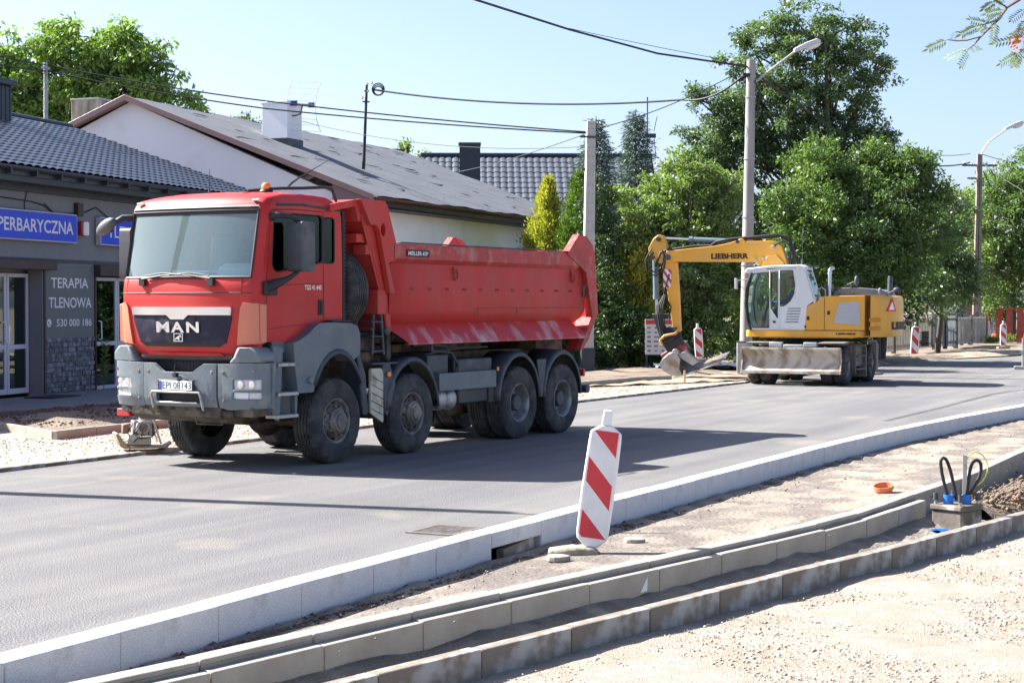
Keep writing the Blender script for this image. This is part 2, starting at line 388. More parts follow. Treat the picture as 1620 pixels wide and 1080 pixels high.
# grille
def fx(y, z, off=0.0):
    zs = [q[0] for q in XC[:8]]; 
    i = max(0, min(6, sum(1 for q in zs if q <= z) - 1)); t = (z - zs[i]) / (zs[i + 1] - zs[i])
    a, b = cabpt(i, y)[0], cabpt(i + 1, y)[0]; return a + (b - a) * t + off
def face(mb, pts, off, th=.012, holes=(), step=.06):
    """polygon (y,z) cut into vertical slices and bent onto the cab front"""
    b = bmesh.new()
    t = MB().prism(pts, 0, th, 'yz', holes)
    me = bpy.data.meshes.new('t'); me.from_pydata([tuple(v) for v in t.v], [], t.f); b.from_mesh(me); bpy.data.meshes.remove(me)
    y = -1.2
    while y < 1.2:
        bmesh.ops.bisect_plane(b, geom=b.verts[:] + b.edges[:] + b.faces[:], plane_co=(0, y, 0), plane_no=(0, 1, 0)); y += step
    for z in (1.62, 1.85, 2.1): bmesh.ops.bisect_plane(b, geom=b.verts[:] + b.edges[:] + b.faces[:], plane_co=(0, 0, z), plane_no=(0, 0, 1))
    b.verts.index_update()
    mb.add([(fx(v.co.y, v.co.z, off + v.co.x), v.co.y, v.co.z) for v in b.verts], [[q.index for q in f.verts] for f in b.faces]); b.free()
    return mb
face(MB(), [(-.82, 2.03), (.80, 2.03), (.80, 1.9), (.70, 1.60), (-.71, 1.60), (-.82, 1.9)], -.004, .016).build('grille', NAVY, TR, 40)
face(MB(), [(-.82, 2.055), (.80, 2.055), (.81, 2.04), (.80, 1.955), (.17, 1.955), (.10, 1.90), (-.12, 1.90), (-.19, 1.955), (-.82, 1.955), (-.83, 2.04)], .002, .028).build('grille_trim', CHROME, TR, 40, bevel=.006)
face(MB(), [(-.30, 1.945), (-.21, 1.945), (-.14, 1.875), (.12, 1.875), (.19, 1.93), (.28, 1.93), (.26, 1.86), (.20, 1.83), (-.22, 1.83), (-.28, 1.86)], .013, .006).build('grille_recess', BLACK, TR, 40)
face(MB(), [(-.68, 1.60), (.67, 1.60), (.60, 1.555), (-.62, 1.555)], -.0, .006).build('lower_air_slot', BLACK, TR, 0)
lg = MB()
EMZ = .045
xf = fx(0, 1.8, .012)
for ch, y0, wd_ in (('M', -.36, .215), ('A', -.115, .215), ('N', .135, .20)):
    lg.text(ch, (fx(y0 + .1, 1.8, .014) , y0, 1.735), (-.02 if y0 > 0 else .02, 1, 0), (.05, 0, 1), wd_, .135, .006, .032, .03)
lo_ = lg.build('brand_lettering', CHROME, TR, 0)
em = MB().prism([(-.075, 1.62), (.075, 1.62), (.075, 1.725), (-.075, 1.725)], xf + .006, xf + .014, 'yz', [[(-.064, 1.629), (.064, 1.629), (.064, 1.716), (-.064, 1.716)][::-1]])
LI = [(-.085, 1.585), (-.06, 1.585), (-.055, 1.605), (-.01, 1.60), (.0, 1.585), (.03, 1.585), (.025, 1.62), (.05, 1.655), (.06, 1.65), (.065, 1.635), (.055, 1.625), (.075, 1.622), (.072, 1.66), (.04, 1.675), (.01, 1.655), (-.04, 1.635), (-.075, 1.61)][::-1]
em.prism([(y * .68, (z - 1.63) * .75 + 1.672) for y, z in LI], xf + .006, xf + .014, 'yz')
em.build('emblem', CHROME, TR, 0)
for s in (1, -1):   # bleached corner panels
    pts = [(s * .86, 1.58), (s * 1.118, 1.60), (s * 1.118, 2.10), (s * .97, 2.115), (s * .93, 2.05)]
    if s < 0: pts = pts[::-1]
    face(MB(), pts, -.002, .03, step=.03).build('corner_panel', PEACH, TR, 45, bevel=.008)
    sp = MB().prism([(1.46, 1.61), (1.355, 1.61), (1.355, 2.09), (1.47, 2.095)], s * (HW - .0), s * (HW + (.022 if s > 0 else .08)), 'xz'); 
    sp.build('corner_panel', PEACH, TR, bevel=.008)
face(MB(), [(-.60, 1.60 - .12), (.58, 1.48), (.64, 1.435), (-.66, 1.435)], -.0, .02).build('panel_lip', RED, TR, 40)
# wipers
wp = MB()
for y0, y1, z1 in ((-.62, .06, 2.50), (.52, -.14, 2.50)):
    x = cabpt(6, y0)[0] + .03
    wp.box((x, y0, 2.37), (.06, .09, .09)); wp.tube([(x + .02, y0, 2.41), (x + .02, (y0 + y1) / 2, 2.455), (fx(y1, 2.42) + .035, y1, 2.47)], .014, 6)
    wp.tube([(x + .0, y0 + (.03 if y0 < 0 else -.03), 2.45), (fx((y0 + y1) / 2, 2.42) + .03, (y0 + y1) / 2, 2.485), (fx(y1, 2.42) + .02, y1 + (y1 - y0) * .25, 2.46)], .010, 6)
wp.build('wiper', BLACK, TR, 40)
# interior
dash = MB().prism([(1.36, 2.40), (1.28, 2.47), (1.0, 2.46), (.98, 2.1), (.9, 1.9), (1.2, 1.9)], -1.04, 1.04, 'xz'); dash.prism([(1.5, 2.37), (1.24, 2.38), (1.2, 1.9)], -.62, .62, 'xz'); dash.prism([(1.34, 2.44), (1.02, 2.44), (1.04, 2.56), (1.16, 2.62), (1.28, 2.56)], .30, .92, 'xz')
dash.build('dashboard', FABRIC, TR, bevel=.03)
it = MB().box((.4, 0, 1.88), (1.4, 2.1, .06)); it.build('cab_floor', SLATED, TR)
for y in (-.55, .6):
    s_ = MB().box((.35, y, 2.2), (.5, .5, .18)); s_.box((.1, y, 2.65), (.16, .5, .75), rot=Matrix.Rotation(R(-8), 3, 'Y')); s_.box((.06, y, 3.1), (.1, .28, .2)); s_.build('seat', SLATED, TR, bevel=.05)
sw = MB().tube([(1.0 + .1 * math.sin(a) * .5, .6 + .23 * math.cos(a), 2.52 + .22 * math.sin(a)) for a in [k * math.pi / 12 for k in range(25)]], .018, 6); sw.cyl((1.0, .6, 2.52), (1.15, .6, 2.35), .04); sw.build('steering_wheel', SLATED, TR)
pp = MB().box((1.18, -.2, 2.50), (.3, .42, .05), rot=Matrix.Rotation(R(12), 3, 'Z')); pp.box((1.2, .12, 2.51), (.26, .3, .03), rot=Matrix.Rotation(R(-20), 3, 'Z'))
pp.build('papers', WHITE, TR)
# pillar of the far door, curtains
# mirrors
for s in (1, -1):
    a = MB(); bx = 1.0 if s > 0 else 1.12; yo = 1.30
    if s > 0:
        a.tube([(1.22, 1.10, 3.17), (1.24, 1.2, 3.21), (1.12, 1.33, 3.19), (.95, 1.36, 3.13)], [.05, .045, .03, .025], 8)
        a.build('mirror_arm', BLACK, TR, 50); a = MB()
        a.tube([(1.37, 1.08, 2.28), (1.25, 1.16, 2.33), (1.1, 1.3, 2.42), (1.0, 1.36, 2.5)], [.08, .07, .035, .03], 8)
        a.box((1.28, 1.135, 2.29), (.26, .05, .17)); a.build('mirror_arm', BLACK, TR, 50, bevel=.015)
        hd = MB().prism(rrect(.77, 1.06, 2.50, 3.13, (.05, .05, .05, .05)), 1.24, 1.46, 'xz'); hd.build('mirror_housing', SLATED, TR, bevel=.03, seg=3)
    else:
        a.tube([(1.25, -1.09, 3.22), (1.4, -1.2, 3.22), (1.46, -1.35, 3.14), (1.4, -1.42, 3.05)], [.05, .045, .035, .03], 8)
        a.build('mirror_arm', BLACK, TR, 50); a = MB()
        a.tube([(1.3, -1.1, 2.3), (1.2, -1.25, 2.38), (1.15, -1.34, 2.46)], .035, 8); a.build('mirror_arm', BLACK, TR, 50)
        hd = MB().prism(rrect(1.0, 1.24, 2.42, 3.10, .05), -1.23, -1.42, 'xz'); hd.build('mirror_housing', SLATED, TR, bevel=.035, seg=3)
        k = MB().sph((0, 0, 0), (.06, .19, .09), 16, 10, Matrix.Translation((1.47, -1.43, 3.11)) @ Matrix.Rotation(R(28), 4, 'X')); k.build('kerb_mirror', SLATED, TR, 60)
# roof gear
bc = MB().cyl((.75, .66, 3.54), (.75, .66, 3.57), .09, .075, 20); bc.tube([(.85, .45, 3.56), (.7, .85, 3.58), (.45, 1.02, 3.59), (.1, 1.06, 3.62), (-.12, 1.06, 3.62), (-.22, 1.06, 3.45), (-.26, 1.06, 3.3)], .021, 8)
bc.build('beacon_bracket', BLACK, TR, 50)
MB().lathe([(.06, 0), (.064, .025), (.056, .06), (.036, .085), (0, .09)], (.75, .66, 3.57), (0, 0, 1), 20).build('beacon_lamp', AMBER, TR, 60)
an = MB().tube([(.95, -.12, 3.55), (.95, -.12, 3.6), (.95, -.11, 3.85)], [.02, .008, .003], 6); an.tube([(.55, .82, 3.57), (.5, .88, 3.66), (.42, .96, 3.74), (.05, 1.2, 4.0)], [.012, .018, .010, .002], 6); an.build('aerial', BLACK, TR, 50)
# bumper
def bx_(y, z=1.0, off=0):
    a = abs(y); x = 1.70 - .14 * (a / .62) ** 2 * .25
    if a > .62: x = 1.665 - .12 * ((a - .62) / .63) ** 2.2
    if a > 1.12: x -= .12 * ((a - 1.12) / .13) ** 2.2
    return x + off - .05 * max(0, (.92 - z) / .16)
CENB = [(-.61, .80), (.59, .80), (.59, 1.345), (.40, 1.345), (.22, 1.235), (-.26, 1.235), (-.44, 1.345), (-.61, 1.345)]
def bend(mb, pts, th, off=0, holes=(), step=.05):
    b = bmesh.new(); t = MB().prism(pts, 0, -th, 'yz', holes)
    me = bpy.data.meshes.new('t'); me.from_pydata([tuple(v) for v in t.v], [], t.f); b.from_mesh(me); bpy.data.meshes.remove(me)
    y = -1.3
    while y < 1.3:
        bmesh.ops.bisect_plane(b, geom=b.verts[:] + b.edges[:] + b.faces[:], plane_co=(0, y, 0), plane_no=(0, 1, 0)); y += step
    bmesh.ops.bisect_plane(b, geom=b.verts[:] + b.edges[:] + b.faces[:], plane_co=(0, 0, .92), plane_no=(0, 0, 1))
    b.verts.index_update(); mb.add([(bx_(v.co.y, v.co.z, off + v.co.x), v.co.y, v.co.z) for v in b.verts], [[q.index for q in f.verts] for f in b.faces]); b.free(); return mb
bend(MB(), CENB, .06, holes=[[(-.38, .84), (-.38, .97), (.34, .97), (.34, .84)]]).build('bumper', SLATE, TR, 35, bevel=.01)
for s in (1, -1):
    lamp = [(s * .84, 1.03), (s * .84, 1.155), (s * 1.20, 1.155), (s * 1.20, 1.03)]; fog = [(s * .84, .91), (s * .84, 1.0), (s * 1.20, 1.0), (s * 1.20, .91)]
    pts = [(s * .615, .80), (s * .75, .77), (s * 1.25, .80), (s * 1.25, 1.36), (s * .615, 1.345)]
    if s < 0: pts = pts[::-1]; lamp = lamp[::-1]; fog = fog[::-1]
    B = bend(MB(), pts, .05, holes=[lamp, fog]).build('bumper_corner', SLATE, TR, 35, bevel=.008)
    sd = MB().prism([(1.44, .80), (1.34, .84), (1.30, 1.36), (1.44, 1.36)], s * 1.20, s * 1.25, 'xz'); sd.build('bumper_side', SLATE, TR, bevel=.012)
    bend(MB(), lamp, .02, -.03).build('headlight_glass', LAMPG, TR, 50)
    hl = MB()
    for yy in (.93, 1.08): 
        x = bx_(s * yy, 1.09, -.03); hl.lathe([(.048, .003), (.052, .008), (.03, .012), (0, .013)], (x, s * yy, 1.093), (1, 0, 0), 18)
    hl.build('headlight', CHROME, TR, 40)
    bend(MB(), [(s * .84, .915), (s * .84, .995), (s * 1.04, .995), (s * 1.04, .915)], .02, -.025).build('fog_light', PLATEW, TR, 50)
    bend(MB(), [(s * 1.05, .915), (s * 1.05, .995), (s * 1.2, .995), (s * 1.2, .915)], .02, -.028).build('indicator', LAMPG, TR, 50)
    up = MB().prism([(s * .74, 1.355), (s * 1.23, 1.365), (s * 1.225, 1.47), (s * 1.12, 1.56), (s * .88, 1.56), (s * .82, 1.43)], 1.28, 1.64, 'yz', fn=lambda q: (q[0] - (.08 * ((abs(q[1]) - .74) / .5) ** 2 if q[0] > 1.4 else 0), q[1], q[2]))
    up.build('bumper_cap', SLATE, TR, bevel=.04, seg=3)
    for yy, zz in ((.70, 1.24), (.52, 1.24), (.70, .90), (.52, .90), (1.12, 1.26)):
        x = bx_(s * yy, zz); c_ = MB().lathe([(.026, .0), (.026, .004), (.018, .004), (.014, .008), (0, .008)], (x - .001, s * yy, zz), (1, 0, 0), 14); c_.build('bumper_bolt', RIM, TR, 30)
npm = MB().box((bx_(0) + .03, -.01, 1.065), (.02, .60, .155)); npm.build('plate_holder', BLACK, TR, bevel=.008)
NP = MB().box((bx_(0) + .043, -.01, 1.068), (.006, .54, .116)).build('number_plate', PLATEW, TR, bevel=.003)
MB().text('EPI 08143', (bx_(0) + .0465, -.22, 1.026), (0, 1, 0), (0, 0, 1), .465, .084, .001, -.002).build('plate_number', BLACK, NP, 0)
MB().box((bx_(0) + .047, -.256, 1.068), (.002, .045, .112)).build('plate_band', EUB, NP, 0)
st = MB().box((bx_(0) - .12, -.02, .905), (.05, .74, .16)); st.build('step_recess', BLACK, TR)
MB().box((bx_(0) - .02, -.02, .85), (.09, .68, .022)).build('front_step', ALU, TR, bevel=.006)
MB().tube([(bx_(0) - .01, -.42, .78), (bx_(0) + .03, -.43, .95), (bx_(0) + .03, -.40, .985), (bx_(0) + .035, 0, .985), (bx_(0) + .03, .36, .985), (bx_(0) + .03, .385, .95), (bx_(0) - .01, .40, .76)], .017, 8).build('front_rail', ALU, TR, 60)
gr = MB()
for k in range(60): gr.box((1.42, -.7 + k * 1.4 / 59, 1.36), (.03, .012, .22))
gr.box((1.40, 0, 1.36), (.02, 1.5, .24)); gr.build('radiator', SLATED, TR)
MB().cyl((1.50, -.75, 1.42), (1.50, .75, 1.42), .05, n=14).build('cross_tube', SLATED, TR, 50)
un = MB().prism([(1.62, .80), (1.62, .68), (1.45, .60), (.9, .62), (.9, .80)], -.85, .62, 'xz')
for k in range(5): un.box((1.60, -.6 + k * .22, .77), (.04, .09, .05))
un.box((1.45, .95, .75), (.25, .3, .12)); un.box((1.45, -.95, .75), (.25, .25, .1)); un.cyl((1.55, .62, .72), (1.55, .80, .72), .05); un.tube([(1.6, .2, .66), (1.58, .2, .58), (1.58, .62, .58), (1.6, .62, .66)], .012, 6)
un.build('underrun_guard', DIRT, TR, bevel=.012)
MB().box((1.35, -1.12, .68), (.3, .22, .10)).build('tow_lamp', mat('red_bracket', (.55, .03, .03)), TR, bevel=.01)
hk = MB().cyl((bx_(0), -.02, 1.2), (bx_(0) + .06, -.02, 1.2), .03); hk.tube([(bx_(0) + .04, -.02, 1.2), (bx_(0) + .05, -.02, 1.29), (bx_(0) + .05, -.01, 1.32)], .008, 6); hk.tube([(bx_(0) + .03, .0, 1.2), (bx_(0) + .05, .12, 1.19), (bx_(0) + .05, .2, 1.15)], .006, 5); hk.build('tow_pin', BLACK, TR)
# cab steps and front wing, both sides
for s in (1, -1):
    fw = MB().prism([(.95, 1.60), (.80, 1.64), (.62, 1.72), (.5, 1.80), (.40, 1.845), (.2, 1.855), (-.30, 1.84), (-.44, 1.80), (-.50, 1.70), (-.50, 1.42)] +
                    [(.0 + .60 * math.cos(R(a)) * .97, .62 + .72 * math.sin(R(a)) * 1.17) for a in (122, 112, 102, 90, 78, 66, 54, 44, 34, 24)] + [(.60, .96), (.86, .96), (.92, 1.3)], s * 1.02, s * 1.25, 'xz')
    fw.build('front_wing', SLATEW, TR, 35, bevel=.03, seg=3)
    fil = MB().box((.45, s * 1.06, 1.66), (1.5, .08, .36)); fil.box((.95, s * 1.0, 1.2), (.5, .06, 1.0)); fil.build('sill_panel', SLATEW, TR)
    lip = MB().grid([0, 1], list(range(13)), lambda k, i: ((.575 + .05 * k) * math.cos(R(150 - i * 10)) * 1.0, s * (1.27 - .02 * k), .63 + (.73 + .07 * k) * math.sin(R(150 - i * 10)) * 1.1))
    lip.build('wheel_arch_lip', SLATED, TR, 50, solid=.03)
    rear = MB().prism([(-.44, 1.44), (-.52, 1.40), (-.64, 1.15), (-.70, .62), (-.66, .60), (-.56, .62), (-.52, 1.0)], s * .95, s * 1.24, 'xz'); rear.build('wing_flap', SLATED, TR, bevel=.015)
    stp = MB()
    stp.prism([(1.30, .78), (1.24, .66), (1.18, .62), (1.10, 1.55), (1.30, 1.58)], s * 1.15, s * 1.20, 'xz')
    stp.prism([(.86, .66), (.82, .66), (.80, 1.0), (.86, 1.0)], s * 1.12, s * 1.2, 'xz'); stp.box((1.0, s * 1.0, 1.15), (.36, .05, .9))
    stp.build('step_bracket', SLATEW, TR, bevel=.01)
    for x, z, wd_ in ((1.04, 1.33, .42), (1.05, .96, .42), (1.06, .68, .42)):
        q = MB().box((x, s * 1.15, z), (wd_, .20, .045)); 
        for k in range(6): q.box((x - .17 + k * .068, s * 1.15, z + .025), (.02, .18, .012))
        q.build('cab_step', ALU, TR, bevel=.008)
    bl = MB().cyl((.62, s * 1.25, 1.12), (.62, s * 1.29, 1.12), .05, .04, 14); bl.build('wing_lamp', SLATE, TR, 30, bevel=.006)
sl2 = MB().box((-.1, 1.14, 1.87), (.42, .2, .02)); sl2.build('wing_cover_plate', BLACK, TR)
# chassis
ch = MB()
for y in (-.4, .4): ch.box((-2.9, y, 1.05), (8.2, .09, .32))
for x in (.9, -1, -2.4, -3.6, -5.4, -6.9): ch.box((x, 0, 1.05), (.2, .8, .22))
ch.box((-2.9, 0, 1.30), (7.6, 1.0, .14)); ch.box((.6, 0, 1.3), (1.6, 1.3, .5)); ch.box((-3.0, .0, 1.45), (3.2, 1.3, .12)); ch.box((-6.6, 0, 1.42), (.9, 1.5, .2))
ch.box((-.95, .55, 1.45), (.25, .9, .5)); ch.box((-1.1, 0, 1.55), (.2, 2.0, .1)); ch.build('chassis_frame', DIRT, TR, bevel=.01)
ax_ = MB()
for x in (0, -1.795, -4.775, -6.175):
    ax_.cyl((x, -.95, .56), (x, .95, .56), .10, n=14); ax_.sph((x, .05, .58), (.28, .24, .26), 16, 10)
    for y in (-.55, .55): ax_.box((x, y, .78), (1.0 if x > -3 else 1.3, .09, .07)); ax_.box((x, y, .68), (.16, .16, .2))
ax_.cyl((-1.7, .1, .7), (-4.7, .1, .7), .06); ax_.cyl((.1, .1, .7), (-1.7, .1, .75), .06)
ax_.tube([(.25, -.8, .55), (.28, .0, .5), (.25, .8, .55)], .03, 8); ax_.box((.45, -.1, .62), (.6, .7, .2)); ax_.build('axle', DIRT, TR, 40)
# side gear behind axle 2
tk = MB()
for x in (-2.72, -2.98): tk.cyl((x, .62, .70), (x, 1.1, .70), .15, n=20); tk.sph((x, 1.1, .70), (.15, .06, .15), 20, 8)
tk.build('air_tank', ALU, TR, 45)
bb = MB().box((-3.65, .85, .95), (.95, .55, .66)); bb.box((-2.65, .85, 1.15), (.55, .5, .42)); bb.box((-4.1, 1.14, .85), (.22, .04, .5)); bb.build('battery_box', SLATED, TR, bevel=.025)
hs = MB()
for k, pts in enumerate(([(-2.2, .95, 1.5), (-2.5, 1.0, 1.52), (-2.9, 1.05, 1.48), (-3.1, 1.08, 1.3), (-3.15, 1.05, 1.1)], [(-2.6, 1.0, 1.42), (-3.0, 1.1, 1.38), (-3.2, 1.1, 1.2), (-3.1, 1.05, .95)], [(-2.4, 1.0, 1.35), (-2.9, 1.05, 1.42), (-3.4, 1.05, 1.45), (-4.2, 1.0, 1.44)])): hs.tube(pts, .028 - .006 * k, 8)
hs.cyl((-2.35, 1.18, 1.42), (-2.35, 1.18, 1.58), .022); hs.build('hose', SLATED, TR, 50)
gd = MB().box((-3.28, 1.22, .965), (1.6, .03, .26)); gd.box((-2.5, 1.19, .965), (.03, .08, .27)); gd.box((-3.6, 1.1, .9), (.05, .2, .05)); gd.build('side_guard', SLATEW, TR, bevel=.008)
def arch(x0, side, r=.68, wdt=.32, a0=8, a1=172, zt=.6, zsc=1.1):
    n = 15; A = [a0 + (a1 - a0) * i / n for i in range(n + 1)]
    prof = [(0, -.05), (0, 0), (-.03, .025), (-wdt, .03)]
    m_ = MB().grid(list(range(n + 1)), list(range(4)), lambda i, k: (x0 + (r + prof[k][1]) * math.cos(R(A[i])), side * (1.25 + prof[k][0]), zt + (r + prof[k][1]) * zsc * math.sin(R(A[i]))))
    return m_.build('mudguard', SLATED, TR, 50, solid=.012)
for s in (1, -1):
    arch(-1.795, s, .665, .34, 2, 178, .60, 1.10); arch(-4.775, s, .64, .5, -2, 182, .64, 1.08); arch(-6.175, s, .64, .5, -2, 182, .64, 1.08)
    q = MB().box((-1.12, s * 1.05, 1.28), (.62, .36, .03)); q.prism([(-1.05, 1.28), (-1.22, 1.28), (-1.36, 1.0), (-1.16, .55), (-1.10, .6)], s * 1.05, s * 1.235, 'xz'); q.build('mudguard_bridge', SLATED, TR, bevel=.01)
    wm = MB().prism(rrect(-1.06, -.76, .62, 1.22, (.04, .08, .02, .02)), s * 1.20, s * 1.235, 'xz', fn=lambda q: (q[0], q[1], q[2] - (.15 * (-.76 - q[0]) / .3 if q[2] < .9 else 0)))
    wm.build('cream_flap', CREAM, TR, bevel=.008)
    fl = MB()
    for k in range(5): fl.tube([(-.77, s * 1.24, 1.12 - k * .11), (-1.05, s * 1.24, 1.02 - k * .11)], .004, 4)
    fl.build('flap_rib', DIRT, TR, 0)
    am = MB().box((-1.165, s * 1.255, 1.13), (.075, .03, .07)); am.build('side_marker', AMBER, TR, bevel=.008)
    am = MB().box((-4.08, s * 1.255, 1.11), (.055, .03, .065)); am.build('side_marker', AMBER, TR, bevel=.008)
    tri_ = MB().prism([(-5.32, 1.22), (-5.62, 1.22), (-5.5, .62), (-5.44, .62)], s * 1.22, s * 1.245, 'xz'); tri_.build('mudguard_link', SLATED, TR, bevel=.008)
rl = MB().box((-7.0, 1.1, .95), (.06, .2, .12)); rl.build('rear_lamp', mat('red_lens', (.5, .02, .02), .3), TR, bevel=.01)
rbm = MB().cyl((-7.05, -1.2, .68), (-7.05, 1.24, .68), .07); rbm.box((-6.95, .5, .85), (.08, .1, .35)); rbm.box((-6.95, -.5, .85), (.08, .1, .35)); rbm.build('rear_underrun_bar', SLATED, TR, 40)
for s in (1, -1):
    for x in (0, -1.795): wheel(TR, (x, s * 1.22, .56), (0, s, 0), kind='front')
    for x in (-4.775, -6.175):
        wheel(TR, (x, s * 1.24, .56), (0, s, 0), kind='rear', wd=.29); wheel(TR, (x, s * .90, .56), (0, s, 0), kind='plain', wd=.29)
sw_ = wheel(TR, (-.46, .66, 2.27), (1, 0, 0), kind='front', name='spare_wheel')
cr = MB().box((-.62, .66, 1.66), (.35, .5, .08)); cr.box((-.78, .3, 2.0), (.08, .08, 1.0)); cr.box((-.78, .95, 2.0), (.08, .08, .8)); cr.box((-.85, 1.0, 1.75), (.06, .42, .04))
for k in range(3): cr.box((-.98, 1.05, 1.45 + k * .2), (.28, .3, .025))
cr.prism([(-.84, 1.4), (-.88, 1.4), (-.92, 1.95), (-.88, 1.95)], 1.16, 1.2, 'xz'); cr.prism([(-1.16, 1.4), (-1.12, 1.4), (-1.06, 1.95), (-1.1, 1.95)], 1.16, 1.2, 'xz')
cr.build('spare_carrier', SLATED, TR, bevel=.01)
# ---- tipping body
BX = 1.19
side_prof = [(1.16, 2.72), (1.19, 2.66), (1.20, 2.2), (1.19, 1.99), (1.13, 1.88), (1.0, 1.80), (.7, 1.74), (0, 1.72)]
tub = MB().grid([-1.26, -2.5, -4, -5.5, -7.0], list(range(len(side_prof))), lambda x, i: (x, side_prof[i][0], side_prof[i][1]))
tub.grid([-1.26, -2.5, -4, -5.5, -7.0], list(range(len(side_prof))), lambda x, i: (x, -side_prof[i][0], side_prof[i][1]))
tub.build('tub', REDD, TR, 40, solid=.02, soff=0)
fwp = MB()   # sloping front wall with deep red recess
fwp.prism([(-.72, 3.18), (-.60, 3.36), (-.66, 3.38), (-1.32, 2.0), (-1.34, 1.70), (-1.22, 1.72), (-1.20, 2.05)], -1.18, 1.18, 'xz')
fwp.box((-.80, .95, 2.98), (.42, .35, .12)); fwp.box((-.86, 1.05, 2.83), (.2, .22, .14)); fwp.box((-1.1, 1.05, 2.12), (.2, .28, .34)); fwp.box((-.95, -.9, 2.5), (.12, .12, 1.4)); fwp.box((-.95, 0, 2.5), (.12, .12, 1.4))
for s in (1, -1): fwp.prism([(-.66, 3.38), (-.62, 3.30), (-1.18, 2.0), (-1.22, 1.75), (-1.32, 1.75), (-1.40, 2.9), (-1.12, 3.44)], s * 1.15, s * 1.17, 'xz')
fwp.build('front_wall', REDD, TR, bevel=.012)
cn = MB().prism([(.06, 3.30), (.06, 3.40), (-.50, 3.49), (-1.08, 3.495), (-1.08, 3.46), (-.56, 3.44), (-.62, 3.2), (-.56, 3.2), (-.5, 3.40)], -1.18, 1.18, 'xz'); cn.build('canopy', REDD, TR, bevel=.01)
for s in (1, -1):
    sh = MB().prism([(-.50, 3.495), (-1.08, 3.495), (-1.14, 3.43), (-1.44, 2.72), (-1.16, 2.66), (-1.31, 2.28), (-1.29, 2.235), (-1.20, 2.24), (-.94, 3.10), (-.88, 3.155), (-.74, 3.16), (-.60, 3.36)], s * 1.18, s * 1.26, 'xz',
                    [[(-1.03 + .055 * math.cos(a), 3.10 + .09 * math.sin(a)) for a in [k * math.pi / 6 for k in range(12)]][::-1]])
    sh.build('side_shield', REDD, TR, bevel=.008)
    rail = MB().prism([(1.17, 2.935), (1.27, 2.925), (1.275, 2.72), (1.20, 2.655), (1.17, 2.66)], -1.30, -6.95, 'yz'); 
    if s < 0: rail.v = [(x, -y, z) for x, y, z in rail.v]
    rail.build('top_rail', REDR, TR, bevel=.006)
    tp = MB().box((-4.05, s * 1.225, 2.945), (5.2, .09, .016)); tp.build('rail_cap', SLATED, TR, bevel=.005)
    po = MB().prism([(-6.25, 2.90), (-6.66, 3.24), (-6.92, 3.21), (-7.13, 3.08), (-7.20, 2.95), (-7.33, 1.90), (-7.12, 1.86), (-6.90, 2.62)], s * 1.16, s * 1.29, 'xz')
    po.prism([(-7.33, 1.90), (-7.12, 1.88), (-6.90, 1.56), (-6.72, 1.33), (-6.80, 1.33), (-7.02, 1.50)], s * 1.0, s * 1.27, 'xz'); po.build('tail_post', REDR, TR, bevel=.01)
    sk = MB().prism([(-1.27, 1.83), (-6.75, 1.83), (-7.03, 1.55), (-1.64, 1.55)], 0, .012, 'xz', fn=lambda q: (q[0], s * (1.26 - (q[2] - 1.55) * .85 + q[1]), q[2]))
    sk.prism([(-1.64, 1.55), (-7.03, 1.55), (-7.03, 1.525), (-1.64, 1.525)], s * 1.2, s * 1.268, 'xz')
    sk.build('dust_skirt', REDP, TR, 0)
    for k in range(11):
        x = -1.78 - k * .47; lp = MB().tube([(x - .03, s * 1.20, 2.28), (x - .03, s * 1.225, 2.315), (x + .03, s * 1.225, 2.315), (x + .035, s * 1.20, 2.28)], .009, 6); lp.build('tarp_hook', REDR, TR, 40)
    for x in (-2.93, -6.55):
        lp = MB().tube([(x + .04 * math.cos(a), s * 1.235, 2.52 + .075 * math.sin(a)) for a in [k * math.pi / 6 for k in range(13)]], .014, 6); lp.box((x + .03, s * 1.215, 2.6), (.05, .04, .06)); lp.build('lashing_ring', REDR, TR, 40)
    sm = MB()
    for pts in ([(-3.6, 2.03), (-6.85, 2.03)], [(-3.6, 1.90), (-3.6, 2.03)], [(-4.75, 2.03), (-4.75, 1.90)]): sm.tube([(x, s * 1.206, z) for x, z in pts], .006, 4)
    sm.build('weld_scar', mat('green_scar', (.16, .15, .09), .8), TR, 0)
    MB().box((-6.93, s * 1.21, 2.32), (.06, .05, .22), rot=Matrix.Rotation(R(-12), 3, 'Y')).build('tail_latch', DIRT, TR, bevel=.01)
tg_ = MB().prism([(-7.12, 1.60), (-7.18, 1.60), (-7.26, 3.0), (-7.20, 3.0)], -1.17, 1.17, 'xz'); tg_.box((-7.26, 0, 2.3), (.05, 2.2, .1)); tg_.build('tailgate', REDR, TR, bevel=.01)
bs = MB()
for y in (-.45, .45): bs.box((-3.9, y, 1.62), (6.2, .12, .2))
for k in range(9): bs.box((-1.6 - k * .62, 0, 1.66), (.1, 2.1, .1))
bs.box((-1.35, .6, 1.72), (.1, .9, .12)); bs.box((-1.45, 1.0, 1.55), (.1, .12, .5)); bs.cyl((-1.2, 1.05, 1.72), (-1.2, 1.22, 1.72), .06); bs.build('body_subframe', DIRT, TR, bevel=.01)
lb = MB().prism([(-3.35, 2.92), (-3.43, 3.03), (-3.55, 3.06), (-3.66, 3.0), (-3.7, 2.92)], -1.24, -1.17, 'xz'); lb.cyl((-3.5, -1.16, 2.98), (-3.5, -.98, 2.98), .09, n=12); lb.build('far_hinge_block', RIM, TR, bevel=.01)
MP = MB().box((-1.86, 1.28, 2.80), (.58, .012, .10)).build('maker_plate', BLACK, TR, bevel=.003)
MB().text('MEILLER-KIP', (-1.60, 1.2875, 2.772), (-1, 0, 0), (0, 0, 1), .50, .056, .002, .015).build('maker_lettering', PLATEW, MP, 0)
